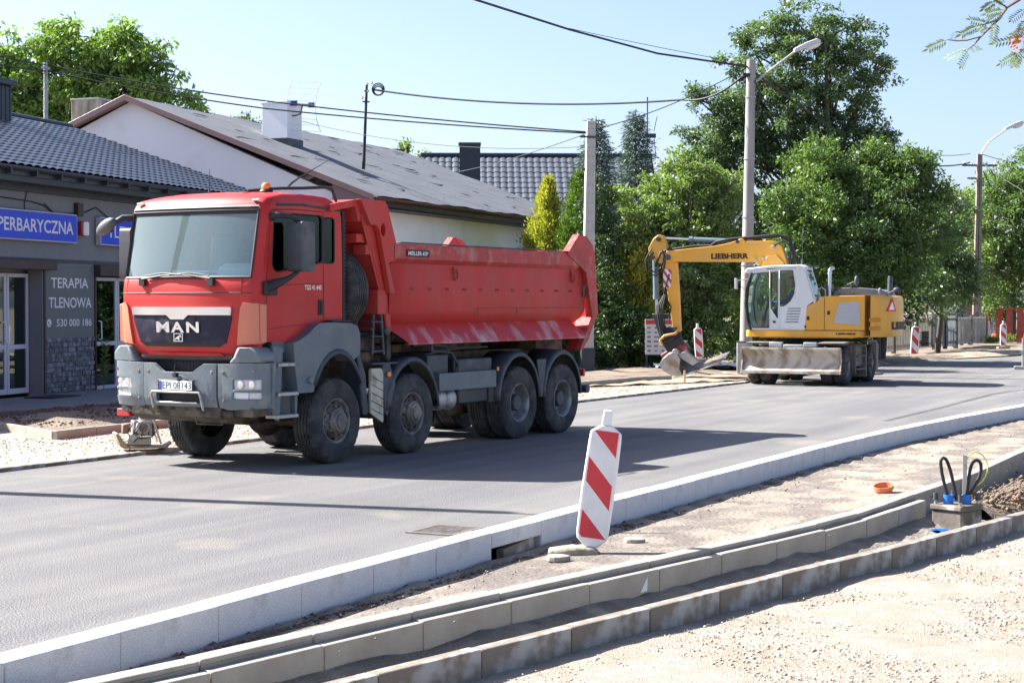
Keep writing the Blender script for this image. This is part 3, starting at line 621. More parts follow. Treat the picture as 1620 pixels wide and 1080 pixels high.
# ------------------------------------------------------------------ ground, road, verge, kerbs
ASPH = mat('new_asphalt', (.156, .153, .15), .82, var=.12, vs=.35, col2=(.19, .184, .175), amt=.45, s2=.45, sharp=.18, bump=1.2, bs=70, fine=.62, fs=66, spec=.35, streak=63)
GRAN = mat('pale_granite_kerb', (.58, .58, .58), .8, var=.08, vs=2, fine=.18, fs=120, bump=.3, bs=90, col2=(.33, .31, .27), amt=.16, s2=2.2)
CONC = mat('damp_concrete_kerb', (.20, .168, .132), .85, var=.12, vs=3, col2=(.38, .36, .33), amt=.40, s2=3.2, sharp=.05, bump=.25, bs=60, fine=.1)
CONCL = mat('dry_concrete_kerb', (.36, .325, .265), .85, var=.12, vs=3, col2=(.27, .235, .185), amt=.36, s2=2.6, sharp=.12, bump=.25, bs=60, fine=.1)
DIRTG = mat('bare_earth', (.12, .09, .065), .95, var=.3, vs=1.2, col2=(.24, .19, .14), amt=.5, s2=.9, sharp=.2, bump=2, bs=14, fine=.25, fs=60)
SANDV = mat('rolled_sandy_verge', (.245, .205, .16), .95, var=.18, vs=1.5, col2=(.14, .118, .098), amt=.50, s2=2.2, sharp=.07, stretch=(1, .7, 1), bump=1.5, bs=18, fine=.2, fs=80, streak=55)
TSAND = mat('damp_trench_sand', (.19, .165, .128), .95, var=.2, vs=3, col2=(.28, .24, .19), amt=.4, s2=3, bump=2.0, bs=30, fine=.15, fs=90)
GRAV = mat('white_crushed_stone', (.40, .35, .285), .9, var=.16, vs=7, col2=(.33, .27, .20), amt=.38, s2=2.2, sharp=.2, bump=1.8, bs=85, fine=.32, fs=70)
PAVE = mat('old_paving', (.20, .195, .19), .85, var=.15, vs=4, bump=.4, bs=30, fine=.12)
def disp(x, y, a, s=1.0):
    return a * (math.sin(x * 2.1 * s + 1.3 * math.sin(y * 1.7 * s)) * .5 + math.sin(y * 3.3 * s + x * 1.1 * s) * .3 + math.sin(x * 7.1 * s + y * 5.7 * s) * .2)
NK = [(-7.3, .55), (-2.85, 9.47), (.29, 15.8), (4.04, 23.14), (4.91, 24.85), (7.3, 29.0), (10.2, 33.6), (15.5, 41), (24, 52), (36, 66)]
FK = [(-18.5, -2), (-6.37, 21.2), (-3.97, 25.85), (1.48, 36.2), (3.7, 40.3), (6.43, 45.4)]
A_ = [(-5.7, 5.6), (-1.97, 10.1), (-.91, 11.55), (2.27, 15.65), (3.4, 17.2), (4.13, 18.45), (5.81, 21.46), (7.51, 24.9), (11, 32), (18, 43)]
C_ = [(x * 1.045, y * 1.045) for x, y in ((-4.5, 5.7), (-1.0, 9.95), (1.99, 13.68), (3.48, 15.5), (5.47, 18.1), (9, 22.8), (16, 32))]
def offs(pts, d):
    out = []
    for i, p in enumerate(pts):
        a = Vector(pts[max(i - 1, 0)]); b = Vector(pts[min(i + 1, len(pts) - 1)]); t = (b - a).normalized(); out.append((p[0] - t.y * d, p[1] + t.x * d))
    return out
B_ = offs(A_[:6], -.055)     # towards the camera side
def sheet(name, P, Q, m, zf, nu=120, nv=14, kind='structure', **k):
    def rs(pts):
        f = poly_resample(pts, .2); return [f[min(len(f) - 1, round(i * (len(f) - 1) / nu))] for i in range(nu + 1)]
    a, b = rs(P), rs(Q)
    o = MB().grid(list(range(nu + 1)), list(range(nv + 1)), lambda i, j: (lambda p: (p.x, p.y, zf(p.x, p.y, j / nv)))(a[i].lerp(b[i], j / nv))).build(name, m, None, 60)
    return tag(o, kind=kind)
gx = [-600, -300, -150, -80, -50] + list(range(-35, 46, 1)) + [60, 100, 200, 400, 600]
gy = [-100, -40, -15] + list(range(-6, 90, 1)) + [100, 130, 180, 260, 400, 800, 1500]
def side_of(x, y):
    P = NK; best = 1e9; sg = 1
    for (ax, ay), (bx, by) in zip(P, P[1:]):
        dx, dy = bx - ax, by - ay; t = max(0, min(1, ((x - ax) * dx + (y - ay) * dy) / (dx * dx + dy * dy))); qx, qy = ax + dx * t, ay + dy * t
        d = math.hypot(x - qx, y - qy)
        if d < best: best = d; sg = 1 if dx * (y - ay) - dy * (x - ax) > 0 else -1
    return best * sg
def gz(x, y):
    s = side_of(x, y)
    if s < 1: return -.75
    return -.06 + (disp(x, y, .03) if y > 46 else 0)
G = MB().grid(gx, gy, lambda x, y: (x, y, gz(x, y))).build('ground', DIRTG, None, 60); tag(G, kind='structure')
road_far = FK[:1] + FK[1:] + [(9.5, 51.5), (12.6, 57.3), (14.9, 62.5), (17.5, 65), (22, 70.5), (30, 82), (45, 104)]
road_near = offs(NK, .17)[:-1] + [(36, 62), (55, 88)]
ROAD = sheet('road', road_near, road_far, ASPH, lambda x, y, t: .0, 60, 8)
# sheets on the far side
K2 = [(-9.99, 29.92), (-8.31, 27.66), (-6.9, 25.85)]
K2b = [(-6.95, 25.9), (-6.26, 27.5), (-2.2, 35), (1.72, 42.16), (3.4, 45.0), (4.3, 45.9), (4.75, 45.5)]
FGRAV = mat('compacted_gravel', (.36, .31, .245), .95, var=.15, vs=4, col2=(.50, .46, .39), amt=.45, s2=2.5, sharp=.15, bump=2.2, bs=45, fine=.3, fs=45)
sheet('gravel_strip', [(-18.6, -2)] + offs(FK, .11)[1:], [(-19, 22), (-13.5, 27), (-8.5, 33), (-2.6, 37), (1.72, 42.2), (5.0, 46.5)], FGRAV, lambda x, y, t: .035 + disp(x, y, .008), 120, 10)
sheet('soil', [(-6.98, 26.0), (-2.2, 35.1), (1.72, 42.3), (3.6, 46.5)], [(-9.75, 29.8), (-7.81, 33.81), (-5, 38.9), (-2, 46), (-1, 52)], DIRTG, lambda x, y, t: .07 + .10 * math.sin(math.pi * t) * (0.6 + .4 * math.sin(x * 2 + y)) + disp(x, y, .035, 1.4), 160, 18)
sheet('soil', [(2.2, 44), (4.8, 46.2), (9.0, 51.5), (12.4, 57.5), (17.2, 65.3), (29.5, 82.5), (44, 105)], [(-2, 55), (4, 60), (10, 64), (15, 69), (22, 76), (34, 96), (50, 120)], DIRTG, lambda x, y, t: -.03 + .05 * min(1, t * 12) + .12 * math.sin(math.pi * min(1, t * 1.5)) + disp(x, y, .06, .8) * min(1, t * 6), 120, 14)
MB_ = mat('path_sand', (.36, .29, .21), .95, var=.15, vs=3, col2=(.25, .19, .13), amt=.4, s2=1.5, sharp=.2, bump=2, bs=30, fine=.2, fs=50)
sheet('sand_patch', [(1.9, 42.0), (4.0, 43.5), (6.5, 46.0), (9, 51.2)], [(1.9, 43.2), (4.2, 47.0), (6.3, 51.0), (7.5, 53.5)], MB_, lambda x, y, t: .075 + disp(x, y, .03, 2), 50, 12)
sheet('dirt_road', [(12.7, 58.0), (15.5, 63.6), (18, 66), (24, 74)], [(11, 61), (14, 66.5), (18, 70), (24, 79)], MB_, lambda x, y, t: .02 + .12 * math.sin(math.pi * t) + disp(x, y, .05, 1) * min(1, 5 * t), 50, 8)
PAV = [(-14.2, 22.2), (-9.33, 31.05), (-7.81, 33.81), (-5, 38.9), (-2.5, 44)]
sheet('pavement', PAV, [(-19, 22), (-12.5, 31), (-10.5, 36), (-8.5, 43.5), (-6.2, 51)], PAVE, lambda x, y, t: .12, 40, 6)
# near side
ZV = -.15
sheet('verge', offs(NK, -.05), A_[:6] + [(5.81, 21.46), (7.51, 24.9), (11, 32), (18, 43)], SANDV, lambda x, y, t: ZV + (.07 * t * t) + disp(x, y, .010, 1.6) + (.03 * (abs(math.sin(x * 3 + y * 4)) * (t < .12))), 260, 22)
sheet('trench_sand', offs(B_ + [(5.0, 19.9)], -.04), offs(C_[:5], .02), TSAND, lambda x, y, t: -.27 - .15 * t + disp(x, y, .03, 1.6) * (1 - .6 * t) + disp(x, y, .012, 9), 300, 16)
sheet('earth_heap', offs([(4.95, 19.95), (5.81, 21.46), (7.51, 24.9), (11, 32), (18, 43)], -.12), offs([(5.6, 18.8), (9.4, 23.8), (16.7, 33.4)], .08), mat('dug_earth', (.13, .095, .065), .95, var=.35, vs=6, col2=(.24, .19, .135), amt=.4, s2=5, sharp=.1, bump=3, bs=22, fine=.3, fs=40), lambda x, y, t: -.36 + .16 * math.sin(math.pi * min(1, t * 1.3)) - .05 * t * (.5 + .5 * math.sin(x * 1.7)) + disp(x, y, .06, 3), 200, 26)
sheet('gravel', offs(C_, -.08), [(2, -3), (6, 3), (11, 9), (18, 16), (30, 28)], GRAV, lambda x, y, t: -.385 + disp(x, y, .02, 1.2) + disp(x, y, .008, 7), 300, 90)
# kerbstones
def kerb(pts, width, zt, zb, name, label, cat, group, m, length=1.0, ymin=None, bev=.012, jit=.004, chamfer=0):
    c = poly_resample(pts, length); k = 0; first = None
    for a, b in zip(c, c[1:]):
        mid = (a + b) / 2; yy = mid.y
        if yy < .5: continue
        px = 810 + 2700 * mid.x / max(yy, 1)
        if px < -250 or px > 1900: continue
        if ymin and yy < ymin: continue
        d = b - a; ang = math.atan2(d.y, d.x)
        L = d.length - .006; z1 = zt + random.uniform(-jit, jit)
        if chamfer: mb = MB().prism([(-width / 2, zb - z1), (width / 2, zb - z1), (width / 2, 0), (-width / 2 + chamfer, 0), (-width / 2, -chamfer)], -L / 2, L / 2, 'yz')
        else: mb = MB().box((0, 0, (zb - z1) / 2), (L, width, z1 - zb))
        o = mb.build(name, m, None, 0, bevel=bev, seg=2); o.location = (mid.x, mid.y, z1); o.rotation_euler = (random.uniform(-.004, .004), random.uniform(-.003, .003), ang + random.uniform(-.004, .004))
        tag(o, label, cat, group); k += 1
WN = [(a[0], a[1]) for a in offs(NK, .11)]
KL = 'pale granite kerbstone in the row edging the near side of the new asphalt'
def split_kerb():
    c = poly_resample(WN, 1.0)
    for a, b in zip(c, c[1:]):
        mid = (a + b) / 2
        if mid.y < 5: continue
        px = 810 + 2700 * mid.x / mid.y
        if px < -250 or px > 1750: continue
        d = b - a; ang = math.atan2(d.y, d.x); gap = abs(mid.y - 15.0) < .5
        zb = -.40 if not gap else -.04
        L = d.length - .006
        mb = MB().box((0, 0, (zb - .1) / 2), (L, .22, .1 - zb))
        o = mb.build('kerbstone', GRAN, None, 0, bevel=.012); o.location = (mid.x, mid.y, .10 + random.uniform(-.004, .004)); o.rotation_euler = (0, random.uniform(-.004, .004), ang + random.uniform(-.005, .005))
        if gap:
            tag(o, 'granite kerbstone bridging the open gap left of the leaning warning board', 'kerbstone', 'granite kerbstones of the near road edge')
            bk = MB().box((0, 0, 0), (.62, .08, .12)).build('concrete_lintel', CONC, None, 0, bevel=.01); bk.location = (mid.x + .08, mid.y + .02, -.12); bk.rotation_euler = (0, R(-4), ang)
            tag(bk, 'broken concrete slab set in the gap under the granite kerb', 'slab')
        else: tag(o, KL, 'kerbstone', 'granite kerbstones of the near road edge')
split_kerb()
kerb(offs(A_, .078), .15, -.045, -.5, 'kerbstone', 'thin concrete edging stone in the upper row along the near verge', 'kerbstone', 'upper row of edging stones', CONCL)
kerb(offs(B_, 0)[:-1] + [(4.19, 18.38), (4.72, 19.3)], .09, -.10, -.7, 'kerbstone', 'thin concrete edging stone in the middle row on the high side of the trench', 'kerbstone', 'middle row of edging stones', CONCL, jit=.006)
kerb(offs(C_, -.02), .12, -.20, -.6, 'kerbstone', 'damp concrete edging stone in the lowest row between trench and white gravel', 'kerbstone', 'lowest row of edging stones', CONC, jit=.005)
kerb(offs(FK, .07), .12, .05, -.1, 'kerbstone', 'low concrete kerbstone in the row along the far side of the road', 'kerbstone', 'kerbstones of the far road edge', CONC, chamfer=.0)
kerb(K2, .08, .17, -.1, 'kerbstone', 'pale edging stone in the short row in front of the shop soil bed', 'kerbstone', 'edging stones in front of the soil bed', CONCL, 1.0)
kerb(K2b, .08, .17, -.1, 'kerbstone', 'pale edging stone in the long row behind the lorry beside the soil bed', 'kerbstone', 'edging stones beside the soil bed', CONCL, 1.0)
kerb(offs(PAV, -.06), .1, .14, -.05, 'kerbstone', 'dark old edging stone along the paving in front of the shop', 'kerbstone', 'edging stones of the shop paving', mat('old_edging', (.16, .13, .12), .9, var=.2, vs=4), 1.0)
# loose stones
def rocks(name, n, fn, smin, smax, m, label=None, cat=None, kind='stuff', flat=.7):
    base = np.array([(1, 0, 0), (-1, 0, 0), (0, 1, 0), (0, -1, 0), (0, 0, 1), (0, 0, -1)], float)
    fb = np.array([(0, 2, 4), (2, 1, 4), (1, 3, 4), (3, 0, 4), (2, 0, 5), (1, 2, 5), (3, 1, 5), (0, 3, 5)])
    P = np.array([fn() for _ in range(n)]); S = smin * (smax / smin) ** (rng.random(n) ** 2.2)
    J = base[None] * (S[:, None, None] * rng.uniform(.6, 1.2, (n, 6, 3))); J[:, :, 2] *= flat; a = rng.uniform(0, 6.28, n); ca, sa = np.cos(a), np.sin(a)
    X = J[:, :, 0] * ca[:, None] - J[:, :, 1] * sa[:, None]; Y = J[:, :, 0] * sa[:, None] + J[:, :, 1] * ca[:, None]
    V = np.stack([X, Y, J[:, :, 2]], 2) + P[:, None]; F = fb[None] + (np.arange(n) * 6)[:, None, None]
    me = bpy.data.meshes.new(name); me.vertices.add(n * 6); me.vertices.foreach_set('co', V.ravel()); me.loops.add(n * 24); me.loops.foreach_set('vertex_index', F.ravel().astype(np.int32))
    me.polygons.add(n * 8); me.polygons.foreach_set('loop_start', np.arange(0, n * 24, 3, dtype=np.int32)); me.update(calc_edges=True); me.materials.append(m)
    o = bpy.data.objects.new(name, me); COL.objects.link(o); tag(o, label, cat, kind=kind); return o
def in_strip(P, Q, z, p=1.0, ymax=None, jit=.16):
    a = poly_resample(P, .5); b = poly_resample(Q, .5)
    def f():
        while True:
            u = random.random() ** p; t = random.random(); x = (lambda ia, ib: a[int(ia)].lerp(a[min(int(ia) + 1, len(a) - 1)], ia % 1).lerp(b[int(ib)].lerp(b[min(int(ib) + 1, len(b) - 1)], ib % 1), t))(u * (len(a) - 1), u * (len(b) - 1)); x = x + Vector((random.gauss(0, jit), random.gauss(0, jit)))
            if x.y > 1 and -100 < 810 + 2700 * x.x / x.y < 1720 and (not ymax or x.y < ymax): return (x.x, x.y, z(t) if callable(z) else z)
    return f
STN = mat('chippings', (.42, .375, .31), .85, var=.35, vs=25, col2=(.28, .22, .16), amt=.4, s2=20)
rocks('gravel_chippings', 26000, in_strip(offs(C_[:6], -.35), [(2, 2), (5.5, 8), (9, 13), (13, 19)], -.382, 1.0), .005, .019, STN, 'pale crushed stone chippings covering the near right corner', 'gravel')
rocks('verge_pebbles', 1500, in_strip(offs(NK[:8], -.25), A_[:8], -.13, .8), .004, .022, mat('verge_stone', (.2, .17, .13), .9, var=.5, vs=20), 'small dark pebbles scattered over the sandy verge', 'pebbles')
rocks('kerb_crumbs', 9000, in_strip(offs(NK[:8], -.12), offs(NK[:8], -.16), -.14, .8, None, .05), .005, .03, mat('crumb', (.11, .085, .06), .9, var=.5, vs=20), 'dark soil crumbs along the foot of the granite kerb', 'crumbs')
rocks('earth_crumbs', 2600, in_strip(offs([(5.25, 20.3), (5.81, 21.46), (7.51, 24.9), (9, 28)], -.4), offs([(5.9, 19.4), (9.4, 23.8), (11.5, 27)], .3), lambda t: -.30 + .14 * math.sin(math.pi * t)), .01, .06, mat('earth_lump', (.15, .11, .075), .9, var=.5, vs=12), 'broken earth lumps heaped between the kerb rows', 'earth')
rocks('gravel_stones', 12000, in_strip(offs(FK[1:], .35), [(-11, 27), (-7.4, 26.2), (-2.5, 34.6), (1.5, 41.8), (4.6, 45)], .045), .006, .026, STN, 'crushed stone on the strip between far kerb and soil bed', 'gravel')
rocks('soil_lumps', 3000, in_strip([(-7.3, 26.8), (-2.5, 35.6), (1.3, 42.3)], [(-9.3, 29.8), (-7.9, 33.3), (-5.2, 38.3), (-2, 45)], .15), .012, .05, mat('soil_lump', (.11, .08, .06), .95, var=.4, vs=10), 'dark lumps of soil in front of the shop', 'soil')
# gully grate and stains on the road
g = empty('gully_grate', (-.62, 15.74, .002), math.atan2(.894, .447), 'rusty iron gully grate in the asphalt beside the granite kerb', 'drain')
RUST = mat('rusty_iron', (.13, .10, .08), .8, var=.3, vs=12, col2=(.16, .15, .14), amt=.5, s2=15, bump=.4, bs=60)
q = MB(); q.box((0, .23, .005), (.6, .04, .012)); q.box((0, -.23, .005), (.6, .04, .012)); q.box((.28, 0, .005), (.04, .42, .012)); q.box((-.28, 0, .005), (.04, .42, .012)); q.build('frame', RUST, g)
q = MB()
for k in range(9): q.box((-.23 + k * .057, 0, .004), (.022, .41, .01))
q.build('grate_bars', RUST, g)
STAIN = mat('sand_film', (.27, .235, .18), .95, var=.2, vs=6, fine=.2, fs=80)
def blob(name, c, rx, ry, ang, m, z=.004, label=None):
    n = 40; pts = []
    for k in range(n):
        a = 2 * math.pi * k / n; r_ = 1 + .22 * math.sin(3 * a + c[0] * 5) + .13 * math.sin(7 * a + 1) + random.uniform(-.06, .06); x = rx * r_ * math.cos(a); y = ry * r_ * math.sin(a)
        pts.append((x * math.cos(ang) - y * math.sin(ang), x * math.sin(ang) + y * math.cos(ang)))
    o = MB().prism(pts, 0, .002, 'xy').build(name, m, None, 0); o.location = (c[0], c[1], z); return tag(o, kind='structure')
STAIN2 = mat('thin_sand_film', (.165, .155, .135), .95, var=.2, vs=6, fine=.3, fs=80)
# unseen lamp post left of the frame, inferred from its shadow on the road
def wire(name, pts, r, label, sag=0, m=None, n=24):
    P = []
    for a, b in zip(pts, pts[1:]):
        a = Vector(a); b = Vector(b)
        for k in range(n): t = k / n; p = a.lerp(b, t); p.z -= sag * 4 * t * (1 - t); P.append(p)
    P.append(Vector(pts[-1])); o = MB().tube(P, r, 5).build(name, m or BLACK, None, 60); return tag(o, label, 'cable')
SP = empty('lamp_post', (-9.9, 20.2, 0), 0, 'concrete lamp post whose thin shadow crosses the road at the left', 'lamp post', rot=(R(-3), 0, 0)); MB().tube([(0, 0, 0), (0, 0, 9.1)], [.17, .12], 16).build('post', CONCL, SP, 60); MB().tube([(0, 0, 9.05), (.1, -.1, 9.3), (.9, -.3, 9.6)], .04, 8).build('arm', CONCL, SP, 60)
# ------------------------------------------------------------------ buildings
def Mloc(o, dx, dy): return math.atan2(dy, dx)
SHOPW = mat('blue_grey_render', (.185, .20, .215), .8, var=.08, vs=1.2, col2=(.215, .21, .20), amt=.3, s2=1, bump=.25, bs=80)
BROWN = mat('brown_metal', (.045, .030, .028), .5, var=.15)
BOARDG = mat('grey_sign_board', (.12, .14, .145), .5, var=.05)
SIGNB = mat('blue_sign', (.012, .06, .62), .4, var=.06, vs=1)
SIGNW = mat('sign_white', (.72, .72, .74), .5, var=.02)
TILE = mat('glossy_black_tile', (.02, .024, .032), .33, var=.1, coat=.35, spec=.7)
SHOPR = mat('anthracite_metal', (.028, .038, .05), .4, var=.12)
UPVC = mat('white_door_frame', (.52, .53, .60), .4, var=.03)
SHOP = empty('shop_building', (-10.89, 36.3, .1), math.atan2(.96, .281), 'single storey grey shop with dark tiled roof and blue therapy signs', 'shop')
# local: x along facade, y away (facade faces -y), z relative .1
def Z(z): return z - .1
wl = MB()
wl.prism([(-14, -.3), (-14, Z(4.7)), (12.6, Z(4.7)), (12.6, -.3), (5.6, -.3), (5.6, Z(2.75)), (3.90, Z(2.75)), (3.90, -.3), (1.62, -.3), (1.62, Z(2.86)), (-1.9, Z(2.86)), (-1.9, -.3)], 0, .35, 'xz')
wl.box((12.45, 5.5, Z(2.4)), (.3, 10.7, 5.0)); wl.box((3.5, .5, Z(3.6)), (17, .1, 2)); wl.prism([(0.2, Z(4.7)), (11, Z(4.7)), (6, Z(7.1))], 12.35, 12.6, 'yz'); wl.build('wall', SHOPW, SHOP)
bk = MB().box((0, 6, Z(1.5)), (24, .2, 3.2)); bk.box((3, 3, Z(3.05)), (16, 6, .1)); bk.build('interior', mat('dim_interior', (.06, .065, .07), .9), SHOP)
# roof: tiles as real waves and steps
def tiles(x0, x1, ye, ze, yr, zr, wave, step, m, parent, ph=.03):
    nx = int((x1 - x0) / wave * 8); L = math.hypot(yr - ye, zr - ze); ns = int(L / step); dy, dz = (yr - ye) / L, (zr - ze) / L; nyv, nzv = -dz, dy
    us = [x0 + (x1 - x0) * i / nx for i in range(nx + 1)]
    vs_ = []
    for k in range(ns):
        vs_ += [(k * step, 1.0), (k * step + step * .35, .75), ((k + 1) * step - .012, .0)]
    def f(x, v):
        d, h = v; ww = abs(math.sin(math.pi * x / wave)) ** .7 * ph + h * .030
        return (x, ye + dy * d + nyv * ww, ze + dz * d + nzv * ww)
    return MB().grid(us, vs_, f).build('roof', m, parent, 55)
RF = tiles(-5.5, 12.95, -.62, Z(4.98), 6.0, Z(7.26), .31, .36, TILE, SHOP, .05)
rp = MB().prism([(6.0, Z(7.3)), (12.5, Z(4.9)), (12.5, Z(4.8)), (6.0, Z(7.15)), (-.6, Z(4.86)), (-.6, Z(4.94))], -5.5, 12.93, 'yz'); rp.tube([(-5.5, 6.0, Z(7.30)), (12.95, 6.0, Z(7.30))], .10, 8); rp.build('roof_deck', SHOPR, SHOP, 40)
gt = MB()
gt.grid([-6, 0, 6, 12.9], list(range(9)), lambda x, k: (x, -.69 + .08 * math.cos(math.pi + math.pi * k / 8), Z(4.98) - .09 * math.sin(math.pi * k / 8)))
gt.box((3.5, -.60, Z(4.88)), (19, .03, .17))
for k in range(20): gt.box((-5.6 + k * .98, -.66, Z(4.86)), (.05, .2, .12))
gt.build('gutter', SHOPR, SHOP, 40, solid=.006)
so = MB().box((3.5, -.12, Z(4.70)), (19, .9, .05)); so.box((3.5, -.05, Z(4.62)), (19, .12, .18)); so.box((3.5, -.54, Z(4.74)), (19, .04, .15)); so.build('eaves_board', SHOPR, SHOP, bevel=.005)
for x in (.6, 3.9, 7.2): pass
# left door group (recessed .3)
def leaf(x0, x1, z0, z1, y, parent, mid=1.05, handle=None, name='door'):
    fr = MB(); t = .085
    fr.prism([(x0, z0), (x1, z0), (x1, z1), (x0, z1)], y, y + .06, 'xz', [[(x0 + t, mid + .05), (x0 + t, z1 - t), (x1 - t, z1 - t), (x1 - t, mid + .05)], [(x0 + t, z0 + t * 1.4), (x0 + t, mid - .05), (x1 - t, mid - .05), (x1 - t, z0 + t * 1.4)]])
    D = fr.build(name, UPVC, parent, 0, bevel=.008)
    MB().box(((x0 + x1) / 2, y + .03, (z0 + z1) / 2), (x1 - x0 - .1, .01, z1 - z0 - .1)).build('pane', GLASSB, D, 0)
    if handle is not None:
        MB().tube([(handle, y - .002, mid + .1), (handle, y - .07, mid + .12), (handle - .02, y - .07, mid + .52), (handle - .02, y - .002, mid + .54)], .018, 8).build('handle', WHITE, D, 60)
    return D
leaf(-1.85, -.75, .02, Z(2.76), .30, SHOP); leaf(-.73, .30 + .42, .02, Z(2.76), .30, SHOP, handle=.60); leaf(.74, 1.58, .02, Z(2.76), .30, SHOP)
jb = MB().box((1.635, .15, Z(1.45)), (.05, .36, 2.9)); jb.build('door_jamb', SHOPW, SHOP)
sb = MB().box((-.1, -.10, Z(2.94)), (4.15, .2, .20)); sb.build('shutter_box', BROWN, SHOP, bevel=.01)
pl = MB().box((1.68, -.03, Z(1.46)), (.07, .06, 2.75)); pl.box((3.87, -.03, Z(1.4)), (.06, .06, 2.75)); pl.build('shutter_rail', BROWN, SHOP, bevel=.005)
sb = MB().box((4.75, -.10, Z(2.87)), (1.8, .2, .26)); sb.build('shutter_box', BROWN, SHOP, bevel=.01)
leaf(3.93, 5.05, -.06, Z(2.72), .05, SHOP, handle=4.2, mid=1.05); leaf(5.07, 5.58, -.06, Z(2.72), .05, SHOP)
BD = MB().box((2.77, -.02, Z(2.12)), (2.12, .03, 1.70)).build('therapy_board', BOARDG, SHOP, bevel=.004)
tx = None
def ftxt(mb, s, x0, x1, z0, z1, y=-.037, bold=.012): mb.text(s, (x0, y, Z(z0)), (1, 0, 0), (0, 0, 1), x1 - x0, z1 - z0, .002, bold)
for args in (('TERAPIA', 1.96, 3.56, 2.45, 2.68), ('TLENOWA', 1.86, 3.70, 2.0, 2.24), ('530 000 186', 2.18, 3.70, 1.58, 1.75)):
    tx = MB(); ftxt(tx, *args); tx.build('board_lettering', SIGNW, BD, 0)
pc = MB().lathe([(.09, 0), (.09, .004), (0, .004)], (1.87, -.036, Z(1.665)), (0, -1, 0), 20); PC = pc.build('phone_symbol', SIGNW, BD, 0)
MB().tube([(1.835, -.043, Z(1.70)), (1.84, -.043, Z(1.655)), (1.87, -.043, Z(1.63)), (1.90, -.043, Z(1.62))], [.016, .008, .008, .016], 6).build('handset', BOARDG, PC)
# stone cladding
stn = MB()
for r_ in range(11):
    x = 1.72
    while x < 3.80:
        wd_ = random.uniform(.15, .28); z = .0 + r_ * .112
        wd_ = min(wd_, 3.83 - x); dp = random.uniform(.03, .065)
        stn.box((x + wd_ / 2, -dp / 2, z + .055), (wd_ - .022, dp, .092), rot=Matrix.Rotation(random.uniform(-.03, .03), 3, 'Y')); x += wd_
CL = stn.build('stone_cladding', mat('dark_slate_stone', (.10, .11, .13), .7, var=.4, vs=9, col2=(.24, .25, .28), amt=.42, s2=6, sharp=.05, bump=.8, bs=25), SHOP, 0, bevel=.012)
def fsign(txt, x0, x1, tx0, tx1, label):
    S_ = MB().box(((x0 + x1) / 2, -.09, Z(3.795)), (x1 - x0, .14, .655)).build('sign_case', mat('sign_case', (.45, .46, .48), .4), SHOP, bevel=.006)
    MB().box(((x0 + x1) / 2, -.163, Z(3.795)), (x1 - x0 - .05, .006, .60)).build('sign_face', SIGNB, S_, 0)
    t_ = MB(); t_.text(txt, (tx0, -.167, Z(3.655)), (1, 0, 0), (0, 0, 1), tx1 - tx0, .29, .002, .014); t_.build('sign_lettering', SIGNW, S_, 0); return S_
fsign('KOMORA HIPERBARYCZNA', -2.95, 2.88, -2.78, 2.70, '')
fsign('TLENOTERAPIA', 3.93, 7.85, 4.25, 7.55, '')
al = MB().prism(rrect(3.17, 3.40, Z(3.66), Z(3.99), .04), -.02, -.10, 'xz'); AL = al.build('alarm_box', mat('alarm_red', (.35, .03, .04), .4), SHOP, bevel=.01)
MB().prism(rrect(3.22, 3.44, Z(3.67), Z(3.98), .04), -.10, -.14, 'xz').build('alarm_cover', WHITE, AL, bevel=.01)
MB().box((3.12, -.06, Z(4.25)), (.24, .12, .30)).build('junction_box', BROWN, SHOP, bevel=.008)
cb = MB()
for pts in ([(-1.5, 4.4), (1.2, 4.33), (1.66, 4.28), (2.2, 4.1), (3.05, 4.17)], [(1.72, 4.32), (2.3, 4.02), (3.0, 4.12)], [(3.2, 4.15), (3.6, 4.25), (3.95, 4.35), (4.6, 4.1), (5.2, 4.0)], [(1.05, 4.6), (.93, 4.3), (.92, 4.1)]): cb.tube([(x, -.03, Z(z)) for x, z in pts], .012, 5)
cb.build('facade_cable', BLACK, SHOP, 60)
mt = MB().box((.1, -1.2, .035), (1.1, .7, .02)); o = mt.build('door_mat', BLACK, None); o.location = SHOP.location; o.rotation_euler = SHOP.rotation_euler; tag(o, 'black door mat lying on the paving by the left shop door', 'door mat')
ck = MB().box((7.75, 5.4, Z(7.2)), (.95, .9, 1.55)); 
for k in range(5): ck.box((7.35 + k * .2, 4.95, Z(7.2)), (.02, .03, 1.5))
CK = ck.build('chimney', SHOPR, SHOP, bevel=.01); MB().box((7.75, 5.4, Z(7.95)), (1.2, 1.15, .16)).build('chimney_cap', SHOPR, CK, bevel=.02)
ms = MB().tube([(11.62, 6.0, Z(7.2)), (11.62, 6.0, Z(9.0))], [.065, .055], 10)
for k in range(6): ms.lathe([(.075, 0), (.075, .03)], (11.62, 6.0, Z(7.6 + k * .22)), (0, 0, 1), 10)
ms.box((11.62, 6, Z(8.85)), (.3, .1, .06)); ms.build('service_mast', ALU, SHOP, 50)
